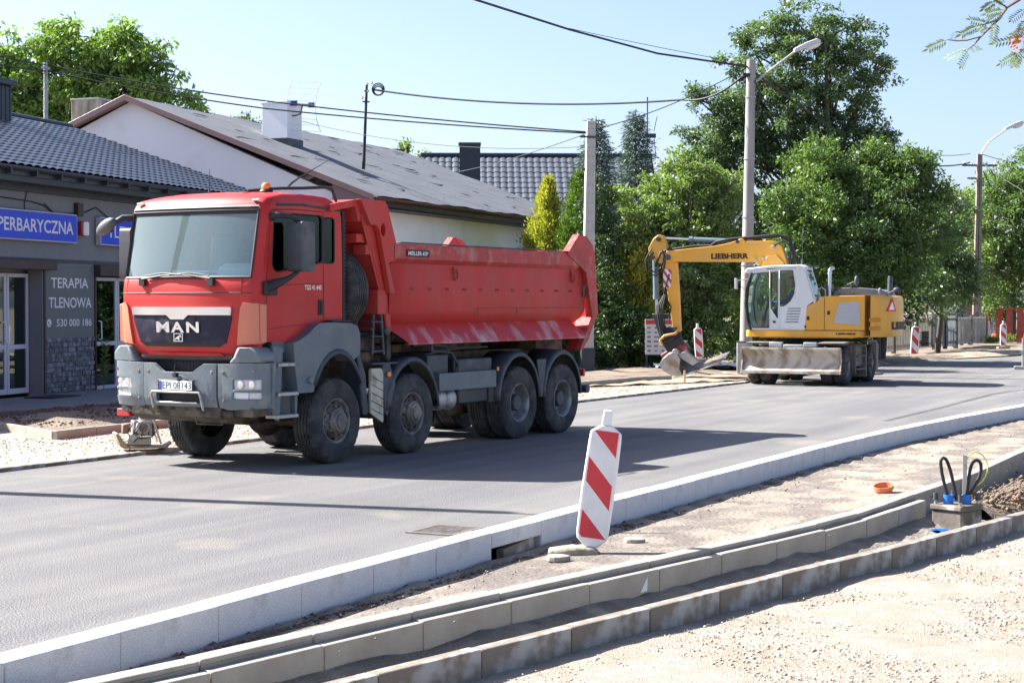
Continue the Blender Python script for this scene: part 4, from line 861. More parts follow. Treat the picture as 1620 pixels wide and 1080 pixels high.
# white gable building
GW = mat('white_render', (.90, .89, .88), .85, var=.03, vs=.6, col2=(.82, .80, .78), amt=.25, s2=.8, bump=.1, bs=60)
FELT = mat('grey_roof_felt', (.105, .112, .125), .85, var=.10, vs=.8, col2=(.092, .098, .11), amt=.40, s2=1.4, sharp=.12, stretch=(.6, 3, 3), bump=.6, bs=8, fine=.1, fs=40)
TRIM = mat('brown_verge_metal', (.26, .16, .15), .45, var=.08)
GB = empty('white_hall', (-4.35, 50, 0), math.atan2(.932, .361), 'large white rendered hall with low pitched grey felt roof and brown trim', 'building')
gw = MB().prism([(.6, -.2), (15.4, -.2), (15.4, 5.2), (8.0, 8.32), (.6, 5.2)], 0, .3, 'yz'); gw.prism([(.6, -.2), (15.4, -.2), (15.4, 5.2), (8.0, 8.32), (.6, 5.2)], 17.0, 17.3, 'yz')
gw.box((8.7, .45, 2.4), (17.3, .3, 5.2)); gw.box((8.7, 15.5, 2.4), (17.3, .3, 5.2)); gw.build('wall', GW, GB)
rf = MB()
def hwall(x, y): return None
sl = (8.47 - 5.25) / 8.4
us = [-.25 + 20.1 * i / 80 for i in range(81)]; vv = [-.4 + 8.4 * i / 30 for i in range(31)]
rf.grid(us, vv, lambda x, y: (x, y, 5.25 + (y + .4) * sl + .018 * math.sin(x * 1.3 + math.sin(y * 2)) + .012 * math.sin(x * 4.1 + y * 2.2)))
rf.grid([-.25, 19.85], [8.0, 16.4], lambda x, y: (x, y, 8.47 - (y - 8) * sl))
wr = rf
for k in range(40):
    x = random.uniform(0, 19); y = random.uniform(.2, 7.6); L = random.uniform(.3, 1.4); wr.tube([(x + L * t, y + .06 * math.sin(k + 4 * t), 5.255 + (y + .4 + .06 * math.sin(k + 4 * t)) * sl + .028 + .0 * t) for t in (0, .25, .5, .75, 1)], [.003, .010, .014, .008, .002], 5)
rf.build('roof', FELT, GB, 50)
vg = MB()
for (y0, z0, y1, z1) in ((-.45, 5.22, 8.0, 8.47), (16.45, 5.22, 8.0, 8.47)):
    vg.prism([(y0, z0 + .05), (y1, z1 + .05), (y1, z1 - .13), (y0, z0 - .13)], -.30, -.24, 'yz'); vg.prism([(y0, z0 - .02), (y1, z1 - .02), (y1, z1 - .12), (y0, z0 - .12)], -.24, .02, 'yz')
vg.prism([(-.45, 5.18), (.9, 5.68), (.9, 4.72), (-.45, 4.72)], -.22, .35, 'yz'); vg.build('verge_trim', TRIM, GB, bevel=.01)
es = MB().box((9.9, .1, 4.93), (19.6, 1.0, .06)); es.box((9.9, -.38, 5.03), (19.9, .04, .26)); es.build('eaves_board', BROWN, GB)
g_ = MB().grid([-.25, 10, 19.9], list(range(9)), lambda x, k: (x, -.49 + .075 * math.cos(math.pi + math.pi * k / 8), 5.20 - .09 * math.sin(math.pi * k / 8)))
for k in range(21): g_.box((-.1 + k, -.48, 5.17), (.04, .17, .05))
g_.build('gutter', mat('brown_gutter', (.09, .04, .03), .4), GB, 40, solid=.006)
MB().tube([(18.6, -.48, 5.1), (18.55, -.45, 4.75), (17.6, -.1, 4.3), (17.3, .2, 4.05), (17.3, .2, .1)], .055, 8).build('downpipe', BROWN, GB, 50)
wc = MB(); p = at(445, 188, 56); 
WC = empty('roof_chimney', (0, 0, 0), 0, '', ''); bpy.data.objects.remove(WC)
def gl(px, py, Y):
    v = at(px, py, Y) - Vector((-4.35, 50, 0)); dx, dy = .361, .932; return (v.x * dx + v.y * dy, -v.x * dy + v.y * dx, v.z)
cx, cy = gl(446, 190, 56.6)[:2]; zr_ = 5.25 + (cy + .4) * sl
c1 = MB().box((cx, cy, zr_ + .50), (1.0, .95, 1.35)); C1 = c1.build('chimney', GW, GB, bevel=.01); c2 = MB().box((cx, cy, zr_ - .22), (1.06, 1.01, .5)); c2.build('flashing', SHOPR, C1); MB().box((cx, cy, zr_ + 1.20), (1.06, 1.01, .07)).build('chimney_cap', GW, C1, bevel=.01)
# tv antenna on the chimney
tv = empty('tv_antenna', GB.matrix_world @ Vector((0, 0, 0)), 0, 'wire grid television antenna bracketed to the white roof chimney', 'antenna')
b0 = at(462, 183, 56.2); tv.location = b0
q = MB().tube([(-.35, .3, 0), (.1, 0, 0), (.28, 0, .05), (.34, 0, .32)], .028, 8); q.build('bracket', RUST, tv, 60)
q = MB(); 
for k in range(9): z = .32 + (k - 4) * .2; q.tube([(-.05 + .18 * ((k - 4) / 4) ** 2 * (1) - .12, -.45 * 0, z), (.95 - .0 + .18 * ((k - 4) / 4) ** 2 - .22, .3, z - .02)], .007, 4)
for u_ in (0, 1): q.tube([(-.17 + .78 * u_ * 1.15 + .18 * ((k - 4) / 4) ** 2, .3 * u_, .32 + (k - 4) * .2 - .02 * u_) for k in range(9)], .014, 5)
q.build('reflector', WHITE, tv, 60); q = MB().box((-.05, -.02, .40), (.45, .12, .16)); q.box((.62, .15, .36), (.2, .1, .16)); q.build('dipole', mat('antenna_blue', (.03, .05, .35), .4), tv); MB().cyl((0, -.05, .38), (.7, .1, .36), .025).build('boom', ALU, tv, 60)
# old chimney behind the gable
oc = empty('old_chimney', (-14.3, 58.2, 0), math.atan2(.932, .361), 'old streaked concrete chimney behind the white gable', 'chimney')
MB().box((0, 0, 5), (.75, 1.1, 7.98)).build('shaft', mat('streaked_concrete', (.46, .40, .30), .9, var=.2, vs=1.2, col2=(.16, .13, .10), amt=.42, s2=1.6, sharp=.1, stretch=(1.5, 1.5, .25), bump=.4, bs=15), oc, bevel=.02)
MB().box((0, 0, 9.0), (.8, 1.15, .06)).build('cap', mat('chimney_top', (.38, .37, .36), .9), oc, bevel=.01)
# roof mast with cable
mast = empty('cable_mast', at(575.5, 258, 56), 0, 'thin black cable mast with insulators standing on the felt roof', 'mast', rot=(0, R(2.3), 0))
MB().tube([(0, 0, -.2), (0, 0, 1.9), (0, 0, 2.55)], [.055, .045, .04], 8).build('pole', BLACK, mast, 60)
q = MB(); q.box((.0, 0, 2.0), (.24, .05, .04)); q.box((.0, 0, 2.35), (.16, .05, .04)); q.build('crossarm', BLACK, mast)
for x, z in ((-.13, 2.08), (.02, 2.55), (.16, 2.58), (.02, 2.3)): MB().lathe([(.03, 0), (.05, .03), (.035, .06), (.045, .09), (0, .12)], (x, 0, z), (0, 0, 1), 10).build('insulator', WHITE, mast, 50)
q = MB()
for k in range(3): q.tube([(.38 + (.2 - .03 * k) * math.cos(a), .02 * k, 2.42 - .02 * k + (.2 - .03 * k) * math.sin(a)) for a in [i * math.pi / 8 for i in range(17)]], .02, 5)
q.build('cable_coil', BLACK, mast, 60)
# tiled house behind
HT = mat('grey_metal_tile', (.10, .11, .125), .38, var=.08, spec=.6, coat=.2)
H2 = empty('tiled_house', (1.5, 84, 0), R(2), 'house with steep grey metal tile roof behind the white hall', 'house')
tiles(-6.0, 5.6, -3.2, 5.0, 2.6, 9.55, .34, .45, HT, H2, .05)
q = MB().prism([(-3.2, 4.95), (2.6, 9.5), (8.4, 4.95), (8.4, 4.75), (2.6, 9.3), (-3.2, 4.75)], -6.0, 5.7, 'yz'); q.tube([(-6, 2.6, 9.58), (5.7, 2.6, 9.58)], .13, 8); q.build('roof_deck', SHOPR, H2, 40)
MB().prism([(-2.8, 0), (-2.8, 4.9), (2.6, 9.2), (8.0, 4.9), (8, 0)], -5.4, 5.0, 'yz').build('wall', mat('house_wall', (.4, .37, .33), .9), H2)
def seam(root, c, d, name='chimney'):
    q = MB().box(c, d)
    for k in range(5):
        q.box((c[0] - d[0] / 2 + d[0] * k / 4, c[1] - d[1] / 2 - .015, c[2]), (.03, .03, d[2])); q.box((c[0] + d[0] / 2 + .015, c[1] - d[1] / 2 + d[1] * k / 4, c[2]), (.03, .03, d[2]))
    q.box((c[0], c[1], c[2] + d[2] / 2), (d[0] + .12, d[1] + .12, .12)); return q.build(name, SHOPR, root)
seam(H2, (-3.6, -1.9, 8.4), (.95, 1.0, 2.6))
ch2 = empty('ribbed_chimney', (-5.6, 76, 0), R(10), 'low dark ribbed metal chimney beyond the hall ridge', 'chimney'); seam(ch2, (0, 0, 6.5), (1.35, 1.2, 4.7), 'shaft')
# tv aerial mast behind the spruces
am = empty('aerial_mast', at(1024, 330, 80), 0, 'thin steel aerial mast rising behind the spruces', 'mast'); MB().tube([(0, 0, 0), (.0, 0, 5.2)], .035, 6).build('pole', SLATED, am, 60); q = MB().box((0.15, 0, 3.4), (.5, .1, .2)); q.tube([(.3, 0, 3.4), (.4, 0, 2.4)], .02, 5); q.tube([(.3, 0, 3.6), (.45, 0, 4.3)], .02, 5); q.build('aerial', SLATED, am)
# ------------------------------------------------------------------ poles and wires
PC_ = mat('spun_concrete', (.34, .335, .32), .85, var=.1, vs=2, col2=(.26, .25, .235), amt=.35, s2=1.5, stretch=(1, 1, .4), bump=.2, bs=40)
P1 = empty('street_lamp', (6.84, 50, 0), 0, 'tall round concrete lamp post behind the yellow excavator', 'street lamp', rot=(0, R(.9), 0))
MB().tube([(0, 0, 0), (0, 0, 9.2)], [.19, .13], 20).build('post', PC_, P1, 60)
q = MB(); 
for z in (8.7, 8.1, 6.3, 4.6, 3.2): q.lathe([(.150 + (9.2 - z) * .0066, 0), (.150 + (9.2 - z) * .0066, .04)], (0, 0, z), (0, 0, 1), 20)
q.build('band', ALU, P1, 50)
MB().tube([(.12, 0, 8.55), (.35, 0, 8.75), (1.25, -.0, 9.45), (1.35, 0, 9.50)], .035, 8).build('arm', ALU, P1, 60)
def lamphead(root, c, rz, s=1.0):
    M = Matrix.Translation(c) @ Matrix.Rotation(rz, 4, 'Z') @ Matrix.Rotation(R(-22), 4, 'Y') @ Matrix.Scale(s, 4)
    h = MB().prism([(-.35, -.03), (-.30, .09), (.1, .13), (.42, .12), (.5, .04), (.48, -.03)], -.12, .12, 'xz', M=M); H_ = h.build('lamp_housing', mat('lamp_grey', (.55, .55, .56), .4), root, bevel=.03)
    MB().sph((.25, 0, -.04), (.24, .11, .09), 14, 8, M=M).build('lamp_glass', LAMPG, H_, 60)
lamphead(P1, (1.55, 0, 9.58), 0)
q = MB().tube([(.1, -.1, 8.6), (.25, -.12, 8.2), (.2, -.14, 7.7), (.16, -.14, 7.5)], .02, 5); q.tube([(-.16, -.1, 8.7), (-.3, -.1, 8.3), (-.17, -.1, 7.6)], .016, 5); q.box((-.15, -.1, 8.75), (.2, .1, .1)); q.build('cable_tail', BLACK, P1, 60)
CP = mat('cast_concrete_post', (.48, .47, .44), .85, var=.08, vs=2, col2=(.38, .37, .34), amt=.3, s2=2, bump=.2, bs=40)
P2 = empty('concrete_post', (2.2, 50, 0), R(8), 'square concrete utility post with dark painted foot behind the tipping body', 'utility pole', rot=(0, R(.8), R(8)))
q = MB().prism([(-.17, .75), (.17, .75), (.13, 7.42), (-.13, 7.42)], -.13, .13, 'xz'); q.build('post', CP, P2, bevel=.02); MB().box((0, 0, .4), (.38, .30, .80)).build('painted_foot', SHOPR, P2, bevel=.01)
q = MB()
for k in range(18):
    for x in (-.055, .055): q.cyl((x, -.135, 2.6 + k * .27), (x, -.128, 2.6 + k * .27), .013, n=6)
q.build('bolt_hole', BLACK, P2, 0)
q = MB().box((0, -.15, 6.95), (.7, .05, .05)); q.box((-.22, -.14, 6.0), (.1, .06, .08)); q.build('bracket', SLATED, P2)
P3 = empty('street_lamp', (25.3, 93, 0), 0, 'weathered twin strut lamp post standing on a concrete block by the far road', 'street lamp', rot=(0, R(.7), 0))
OC = mat('weathered_post', (.20, .17, .14), .9, var=.2, vs=2)
q = MB()
for x in (-.13, .13): q.prism([(x - .09, .9), (x + .09, .9), (x * .5 + .06, 10.2), (x * .5 - .06, 10.2)], -.12, .12, 'xz')
for k in range(7): q.box((0, 0, 1.6 + k * 1.2), (.3, .16, .18))
q.build('post', OC, P3); MB().prism([(-.75, -.1), (.75, -.1), (.6, 1.15), (-.55, 1.25)], -.5, .5, 'xz').build('footing', CP, P3, bevel=.03)
q = MB().box((0, 0, 9.6), (1.9, .1, .1)); q.box((-.2, 0, 8.9), (.9, .1, .08)); q.build('crossarm', SLATED, P3)
for x in (-.85, -.4, .4, .85): MB().lathe([(.04, 0), (.07, .05), (.05, .1), (0, .18)], (x, 0, 9.65), (0, 0, 1), 8).build('insulator', WHITE, P3, 50)
MB().tube([(.05, 0, 9.9), (.1, 0, 10.3), (.5, 0, 10.9), (1.4, 0, 11.55)], .045, 6).build('arm', ALU, P3, 60); lamphead(P3, (1.75, 0, 11.7), 0, 1.3)
MB().tube([(.2, 0, 9.3), (.55, 0, 8.6), (.8, 0, 8.3), (.9, 0, 8.9), (.6, 0, 9.4)], .03, 5).build('cable_tail', BLACK, P3, 60)
wire('power_line', [at(560, -75, 34), at(752, 0, 38), at(900, 47, 43), at(1040, 85, 47), at(1184, 106, 50)], .030, 'thick black line running from the top of the frame to the round lamp post', 0)
wire('power_line', [at(900, 45, 52), at(1130, 92, 50)], .010, 'faint thin line just above the thick one', .02) 
wire('power_line', [at(-60, 72, 44), at(75, 103, 49.2), at(420, 160, 49.5), at(927, 209, 50)], .022, 'upper of two lines passing over the shop roof to the concrete post', .06)
wire('power_line', [at(-60, 88, 44), at(75, 113, 49.2), at(420, 172, 49.5), at(927, 211, 50)], .022, 'lower of two lines passing over the shop roof to the concrete post', .06)
wire('power_line', [at(590, 142, 56), at(1080, 158, 52), at(1184, 112, 50)], .030, 'twisted line sagging from the roof mast to the round lamp post', .28)
wire('power_line', [at(478, 192, 56), at(925, 232, 50)], .010, 'thin line from the white chimney to the concrete post', .35)
wire('power_line', [at(725, 272, 80), at(924, 213, 50)], .014, 'line rising from the tiled house to the concrete post', .1)
wire('power_line', [at(940, 205, 50), at(1180, 108, 50.5)], .014, 'thin line between the concrete post and the round lamp post', .18)
wire('power_line', [at(1192, 113, 50), at(1535, 257, 92)], .034, 'line sagging through the trees to the far lamp post', 1.1)
wire('power_line', [at(1200, 112, 50), at(1535, 243, 92)], .016, 'thin upper line towards the far lamp post', .9)
wire('power_line', [at(1555, 258, 93), at(1660, 320, 80)], .024, 'line leaving the far lamp post to the right', .2)
wire('power_line', [at(1550, 243, 93), at(1660, 262, 120)], .02, 'faint line leaving the far lamp post above the other', .2)
# ------------------------------------------------------------------ warning boards
def stripes(name, slope=1.4, per=.51, ph=.0):
    m = bpy.data.materials.new(name); m.use_nodes = True; n = m.node_tree.nodes; l = m.node_tree.links; b = n['Principled BSDF']
    tc = n.new('ShaderNodeTexCoord'); s = n.new('ShaderNodeSeparateXYZ'); l.new(tc.outputs['Object'], s.inputs[0])
    a = n.new('ShaderNodeMath'); a.operation = 'MULTIPLY_ADD'; a.inputs[1].default_value = slope; l.new(s.outputs[0], a.inputs[0]); l.new(s.outputs[2], a.inputs[2])
    d = n.new('ShaderNodeMath'); d.operation = 'ADD'; d.inputs[1].default_value = ph + 10 * per; l.new(a.outputs[0], d.inputs[0])
    e = n.new('ShaderNodeMath'); e.operation = 'MODULO'; e.inputs[1].default_value = per; l.new(d.outputs[0], e.inputs[0])
    g_ = n.new('ShaderNodeMath'); g_.operation = 'LESS_THAN'; g_.inputs[1].default_value = per * .465; l.new(e.outputs[0], g_.inputs[0])
    nz = n.new('ShaderNodeTexNoise'); nz.inputs['Scale'].default_value = 7; l.new(tc.outputs['Object'], nz.inputs[0]); nm = n.new('ShaderNodeMapRange'); nm.inputs[1].default_value = .35; nm.inputs[2].default_value = .75; nm.inputs[3].default_value = .92; nm.inputs[4].default_value = 1.05; l.new(nz.outputs[0], nm.inputs[0])
    x = n.new('ShaderNodeMix'); x.data_type = 'RGBA'; x.inputs[6].default_value = (.74, .74, .73, 1); x.inputs[7].default_value = (.60, .03, .045, 1); l.new(g_.outputs[0], x.inputs[0])
    y = n.new('ShaderNodeVectorMath'); y.operation = 'SCALE'; l.new(x.outputs[2], y.inputs[0]); l.new(nm.outputs[0], y.inputs['Scale']); l.new(y.outputs[0], b.inputs['Base Color']); b.inputs['Roughness'].default_value = .35
    return m
STR = stripes('red_white_stripes', 1.03, .475, -.49)
def beacon(loc, rot, label, foot=True, s=1.0):
    E_ = empty('warning_board', loc, 0, label, 'warning board', 'red and white striped warning boards', rot=rot); E_.scale = (s, s, s)
    o = [(-.06, .03), (.06, .03), (.135, .10), (.145, .16), (.155, .55), (.15, .98), (.145, 1.06), (.06, 1.12), (-.05, 1.12), (-.135, 1.06), (-.14, .98), (-.15, .55), (-.145, .16), (-.135, .10)]
    sh = MB().prism(o, -.035, .035, 'xz'); sh.prism([(-.045, 1.12), (.045, 1.12), (.04, 1.26), (-.04, 1.26)], -.03, .03, 'xz'); sh.box((0, 0, .02), (.07, .05, .12)); S_ = sh.build('board_shell', WHITE, E_, bevel=.012)
    MB().prism([(-.118, .11), (.118, .11), (.118, 1.07), (-.118, 1.07)], -.042, -.036, 'xz').build('striped_sheet', STR, E_, 0)
    if foot: MB().prism([(-.30, -.06), (.30, -.06), (.26, .03), (-.26, .03)], -.17, .17, 'xz').build('foot', mat('recycled_foot', (.24, .21, .17), .9, var=.2, vs=6, bump=.4, bs=30), E_, bevel=.02)
    return E_
bn = beacon((.70, 15.22, -.10), (R(-1), R(7.4), R(-3)), 'leaning red and white warning board on the near sandy verge', foot=False)
ft = MB().prism([(-.36, -.09), (.07, -.07), (.085, -.01), (.03, .025), (-.17, .015), (-.38, -.045)], -.13, .13, 'xz'); ft.build('foot', mat('weathered_foot', (.30, .26, .20), .9, var=.2, vs=6, col2=(.2, .17, .13), amt=.4, s2=8, bump=.6, bs=20), bn, bevel=.03)
beacon(tuple(at(1107, 569, 51.5)), (0, R(-4), R(5)), 'warning board behind the excavator bucket', True, .87)
b_ = gnd(1446, 566, 0); beacon((b_.x, b_.y, .05), (0, R(3), 0), 'warning board beside the rear of the excavator', True, 1.05)
b_ = gnd(1587, 551, 0); beacon((b_.x, b_.y, .05), (0, 0, 0), 'farthest warning board near the brick fence', True, .98)
# ------------------------------------------------------------------ small things on the near side
def stone(name, c, r, label, m, rz=0):
    o = MB().prism([(r[0] * math.cos(a) * random.uniform(.85, 1.1), r[1] * math.sin(a) * random.uniform(.85, 1.1)) for a in [k * math.pi / 6 for k in range(12)]], 0, r[2], 'xy').build(name, m, None, 0, bevel=r[2] * .35, seg=3); o.location = c; o.rotation_euler = (R(3), R(2), rz); return tag(o, label, 'stone')
stone('flat_stone', (1.14, 15.94, -.14), (.11, .08, .045), 'flat pale stone on the verge right of the leaning board', CONCL, .2)
stone('concrete_lump', (.40, 14.75, -.13), (.12, .09, .05), 'broken concrete lump by the foot of the leaning board', CONCL, .8)
op = gnd(1399, 781, -.12); q = empty('drain_pipe', (op.x, op.y, -.15), 0, 'short orange plastic pipe end sticking out of the verge', 'pipe', rot=(R(12), R(-8), 0))
MB().lathe([(.10, 0), (.10, .09), (.118, .095), (.118, .14), (.108, .14), (.095, .02), (0, .02)], (0, 0, 0), (0, 0, 1), 24).build('pipe_end', mat('orange_pvc', (.62, .19, .09), .5, var=.1), q, 50)
bx = empty('lamp_foundation', (4.86, 18.6, -.385), R(40), 'dark concrete lamp foundation with bolts in the trench', 'foundation')
FD = mat('stained_foundation', (.13, .11, .09), .85, var=.3, vs=4, col2=(.33, .31, .28), amt=.38, s2=4, sharp=.05, bump=.4, bs=20)
q = MB().prism([(-.20, -.2), (.20, -.2), (.19, .24), (-.19, .24)], -.19, .19, 'xz'); q.prism([(-.215, .24), (.215, .24), (.205, .30), (-.205, .30)], -.205, .205, 'xz'); q.build('block', FD, bx, bevel=.015)
for x in (-.16, .16):
    for y in (-.16, .16): MB().cyl((x, y, .28), (x, y, .42), .018, n=10).build('bolt', ALU, bx, 40); MB().cyl((x, y, .34), (x, y, .42), .028, n=12).build('bolt_cap', SLATED, bx, 40)
BL = mat('blue_conduit', (.02, .16, .60), .4)
for x, y in ((-.07, .06), (.09, -.06)): MB().lathe([(.055, 0), (.055, .10), (.045, .10), (.045, .03), (0, .03)], (x, y, .30), (0, 0, 1), 18).build('conduit', BL, bx, 50)
def loopc(c, w_, h, lean, r, m, name):
    pts = [(c[0] + w_ * math.sin(t) * (1.0) * (1 if True else 1) * .5 + lean * (1 - abs(t) / math.pi) , c[1], c[2] + h * (math.cos(t) * .5 + .5)) for t in [(-math.pi + 2 * math.pi * k / 20) for k in range(21)]]
    pts = [(c[0] + (w_ / 2) * s_ * (.35 + .65 * math.sin(math.pi * f_) if f_ < .5 else 1) if False else 0, 0, 0) for s_, f_ in ()] or pts
    return MB().tube(pts, r, 8).build(name, m, bx, 60)
Mi = Matrix.Rotation(R(-40), 3, 'Z')
def cloop(pts, r, m, name='cable_loop'):
    P = poly_resample([(p[0], p[1]) for p in pts], .02); P = [Mi @ Vector((p.x * .9, 0, .3 + (p.y - .3) * .8)) for p in P]; return MB().tube(P, r, 8).build(name, m, bx, 60)
cloop([(-.10, .36), (-.16, .60), (-.20, .85), (-.175, .93), (-.12, .88), (-.06, .66), (.0, .34)], .019, BLACK)
cloop([(.11, .36), (.14, .6), (.17, .82), (.23, .90), (.29, .84), (.27, .66), (.13, .38)], .019, BLACK)
cloop([(.12, .36), (.10, .8), (.16, .99), (.26, 1.0), (.35, .9), (.37, .75), (.30, .60), (.22, .54)], .007, mat('green_yellow_wire', (.55, .65, .06), .5), 'earth_wire')
q = MB().box((.085, 0, .56), (.045, .012, .54)); q.v = [tuple(Mi @ Vector(v)) for v in q.v]; q.build('earthing_strip', ALU, bx)
cd_ = MB().lathe([(.11, 0), (.11, .25), (.09, .25), (.09, .02), (0, .02)], (0, 0, 0), (-.5, -.8, .1), 20); o = cd_.build('blue_pipe', BL, None, 50); o.location = (4.64, 18.28, -.42); tag(o, 'blue pipe mouth in the trench beside the foundation', 'pipe')
bk = MB().box((0, 0, 0), (.16, .08, .05)).build('brick_piece', mat('brick_red', (.30, .12, .07), .9, var=.2, vs=10), None, bevel=.008); v = gnd(1611, 797, -.25); bk.location = (v.x, v.y, -.20); bk.rotation_euler = (.3, .4, .7); tag(bk, 'broken red brick piece on the heap at the right edge', 'brick')
pp_ = MB().prism([(-.04, 0), (.06, .02), (.09, .15), (.02, .10)], 0, .004, 'xz'); o = pp_.build('paper_scrap', WHITE, None, 0); v = gnd(1014, 925, -.2); o.location = (v.x, v.y, -.27); o.rotation_euler = (R(-25), 0, R(20)); tag(o, 'scrap of white paper stuck in the trench sand', 'paper')
# plate compactor behind the front wheel
pcx = empty('plate_compactor', (-5.18, 24.0, .05), R(20), 'small yellow vibrating plate compactor standing on gravel by the shop', 'plate compactor')
YEL = mat('dusty_yellow', (.30, .23, .11), .7, var=.25, vs=6, col2=(.30, .27, .22), amt=.55, s2=6)
MB().prism([(-.42, .08), (-.36, .03), (.34, .03), (.42, .10), (.42, .14), (.30, .07), (-.30, .07), (-.46, .30), (-.50, .28)], -.25, .25, 'xz').build('base_plate', YEL, pcx, bevel=.01)
q = MB().box((-.02, 0, .36), (.36, .34, .26)); q.box((.05, 0, .54), (.26, .24, .12)); q.cyl((-.05, -.17, .38), (-.05, -.26, .38), .12, n=20); q.build('engine', ALU, pcx, bevel=.02)
MB().cyl((-.05, -.265, .38), (-.05, -.285, .38), .075, n=20).build('starter', RUST, pcx, 40); MB().cyl((-.22, -.24, .2), (-.22, -.27, .2), .07, n=16).build('pulley', ALU, pcx, 40)
q = MB(); 
for y in (-.22, .22): q.tube([(.25, y, .1), (.12, y, .5), (.0, y, .72), (-.3, y, .66)], .018, 8); q.tube([(-.42, y, .12), (.1, y, .35)], .014, 6)
q.tube([(-.3, -.22, .66), (-.3, .22, .66)], .018, 8); q.build('frame_tube', CREAM, pcx, 60)
MB().box((-.1, 0, .14), (.4, .3, .12)).build('exciter', CREAM, pcx, bevel=.02)
q = MB()
for k in range(5): q.box((-.16 + k * .07, -.185, .36), (.02, .04, .2))
q.tube([(.12, -.2, .5), (.2, -.22, .36), (.1, -.2, .22), (-.1, -.2, .2)], .014, 6); q.tube([(-.22, -.2, .44), (-.3, -.22, .3), (-.24, -.24, .2)], .012, 6); q.cyl((.16, -.1, .56), (.16, -.1, .68), .05); q.build('engine_detail', SLATED, pcx, bevel=.004)
q = MB().tube([(-.05, -.275, .455), (-.22, -.275, .27)], .008, 5); q.tube([(-.05, -.275, .30), (-.22, -.275, .135)], .008, 5); q.build('belt', BLACK, pcx)
MB().box((-.33, -.12, .36), (.1, .2, .16)).build('tank', mat('dull_red_tank', (.22, .12, .09), .7), pcx, bevel=.02)
pcx.scale = (.84, .84, .84)
# ------------------------------------------------------------------ far small things
ib = empty('info_board', (4.50, 52.2, 0), R(3), 'white site notice board with red header on posts behind the bucket', 'notice board')
MB().box((0, 0, 1.08), (.86, .04, 1.08)).build('panel', mat('poster_white', (.60, .60, .58), .6, var=.05), ib)
MB().box((0, -.024, 1.53), (.84, .005, .13)).build('red_header', mat('header_red', (.5, .05, .04), .6), ib)
q = MB()
for r_ in range(6):
    for c_ in range(4): q.box((-.31 + c_ * .21, -.024, 1.36 - r_ * .14), (random.uniform(.07, .16), .005, random.uniform(.03, .08)))
q.build('pictogram', mat('print_grey', (.20, .19, .19), .7, var=.4, vs=12), ib)
for x in (-.38, .38): MB().box((x, .05, .6), (.06, .06, 1.3)).build('post', SLATED, ib)
uc = empty('utility_cabinet', (6.60, 48.9, .05), R(-12), 'grey electrical cabinet between the bucket and the excavator blade', 'cabinet')
MB().box((0, 0, .50), (.30, .22, .90)).build('cabinet_body', mat('cabinet_grey', (.42, .44, .46), .5, var=.05), uc, bevel=.015); MB().box((0, -.115, .50), (.26, .01, .82)).build('cabinet_door', mat('cabinet_grey2', (.45, .47, .49), .5), uc, bevel=.004); MB().box((0, 0, .96), (.33, .25, .03)).build('cabinet_lid', SLATED, uc, bevel=.01)
sk_ = MB().tube([(0, 0, 0), (0, 0, .35)], .03, 6).build('wooden_stake', mat('stake', (.5, .3, .18), .8), None); v = gnd(1083, 606, .05); sk_.location = (v.x, v.y, .03); tag(sk_, 'short wooden stake behind the far kerb', 'stake')
tp_ = MB().grid([i / 12 for i in range(13)], [i / 8 for i in range(9)], lambda u, v_: (u * 3.2 - 1.6, v_ * 1.6, .05 + .10 * abs(math.sin(u * 9 + v_ * 4)) + .06 * math.sin(u * 21 + v_ * 13))); o = tp_.build('tarpaulin', mat('dark_blue_sheet', (.05, .06, .09), .5), None, 40, solid=.01); o.location = (5.9, 51.0, .12); tag(o, 'crumpled dark blue plastic sheeting on the soil behind the bucket', 'sheeting')
# fences far right
def fencep(name, p0, p1, h, m, label, n, slat, post_m, cat='fence', gap=.5, z0=.1):
    a = Vector((p0[0], p0[1], 0)); b = Vector((p1[0], p1[1], 0)); d = (b - a); L = d.length; F_ = empty(name, (a.x, a.y, z0 - .05), math.atan2(d.y, d.x), label, cat)
    q = MB(); k = 0
    while k * slat < L: q.box((k * slat + slat * (1 - gap) / 2, 0, h / 2), (slat * (1 - gap), .04, h * .86)); k += 1
    q.box((L / 2, .03, h * .2), (L, .04, .08)); q.box((L / 2, .03, h * .85), (L, .04, .08)); q.build('panel', m, F_)
    for i in range(n + 1): MB().box((L * i / n, 0, h / 2), (.16, .16, h)).build('post', post_m, F_)
    return F_
WD = mat('weathered_wood', (.20, .16, .12), .9, var=.3, vs=4)
fencep('picket_fence', at(1375, 540, 66)[:2], at(1560, 540, 88)[:2], 1.5, mat('pale_slats', (.42, .38, .30), .9, var=.25, vs=3), 'pale upright slat fence behind the rear of the excavator', 6, .30, WD, gap=.45)
fencep('mesh_gate', at(1478, 540, 76)[:2], at(1512, 540, 78)[:2], 1.6, mat('gate_grey', (.25, .27, .28), .6), 'grey metal gate in the far fence', 2, .12, SLATED, 'gate', .7)
fencep('dark_fence', at(1508, 540, 82)[:2], at(1546, 540, 88)[:2], 1.6, mat('dark_boards', (.05, .05, .055), .7), 'dark slatted fence panel left of the far lamp post', 3, .22, SLATED, gap=.15)
BR = mat('red_brick', (.36, .085, .045), .85, var=.25, vs=3, col2=(.25, .06, .04), amt=.4, s2=6, bump=.4, bs=20)
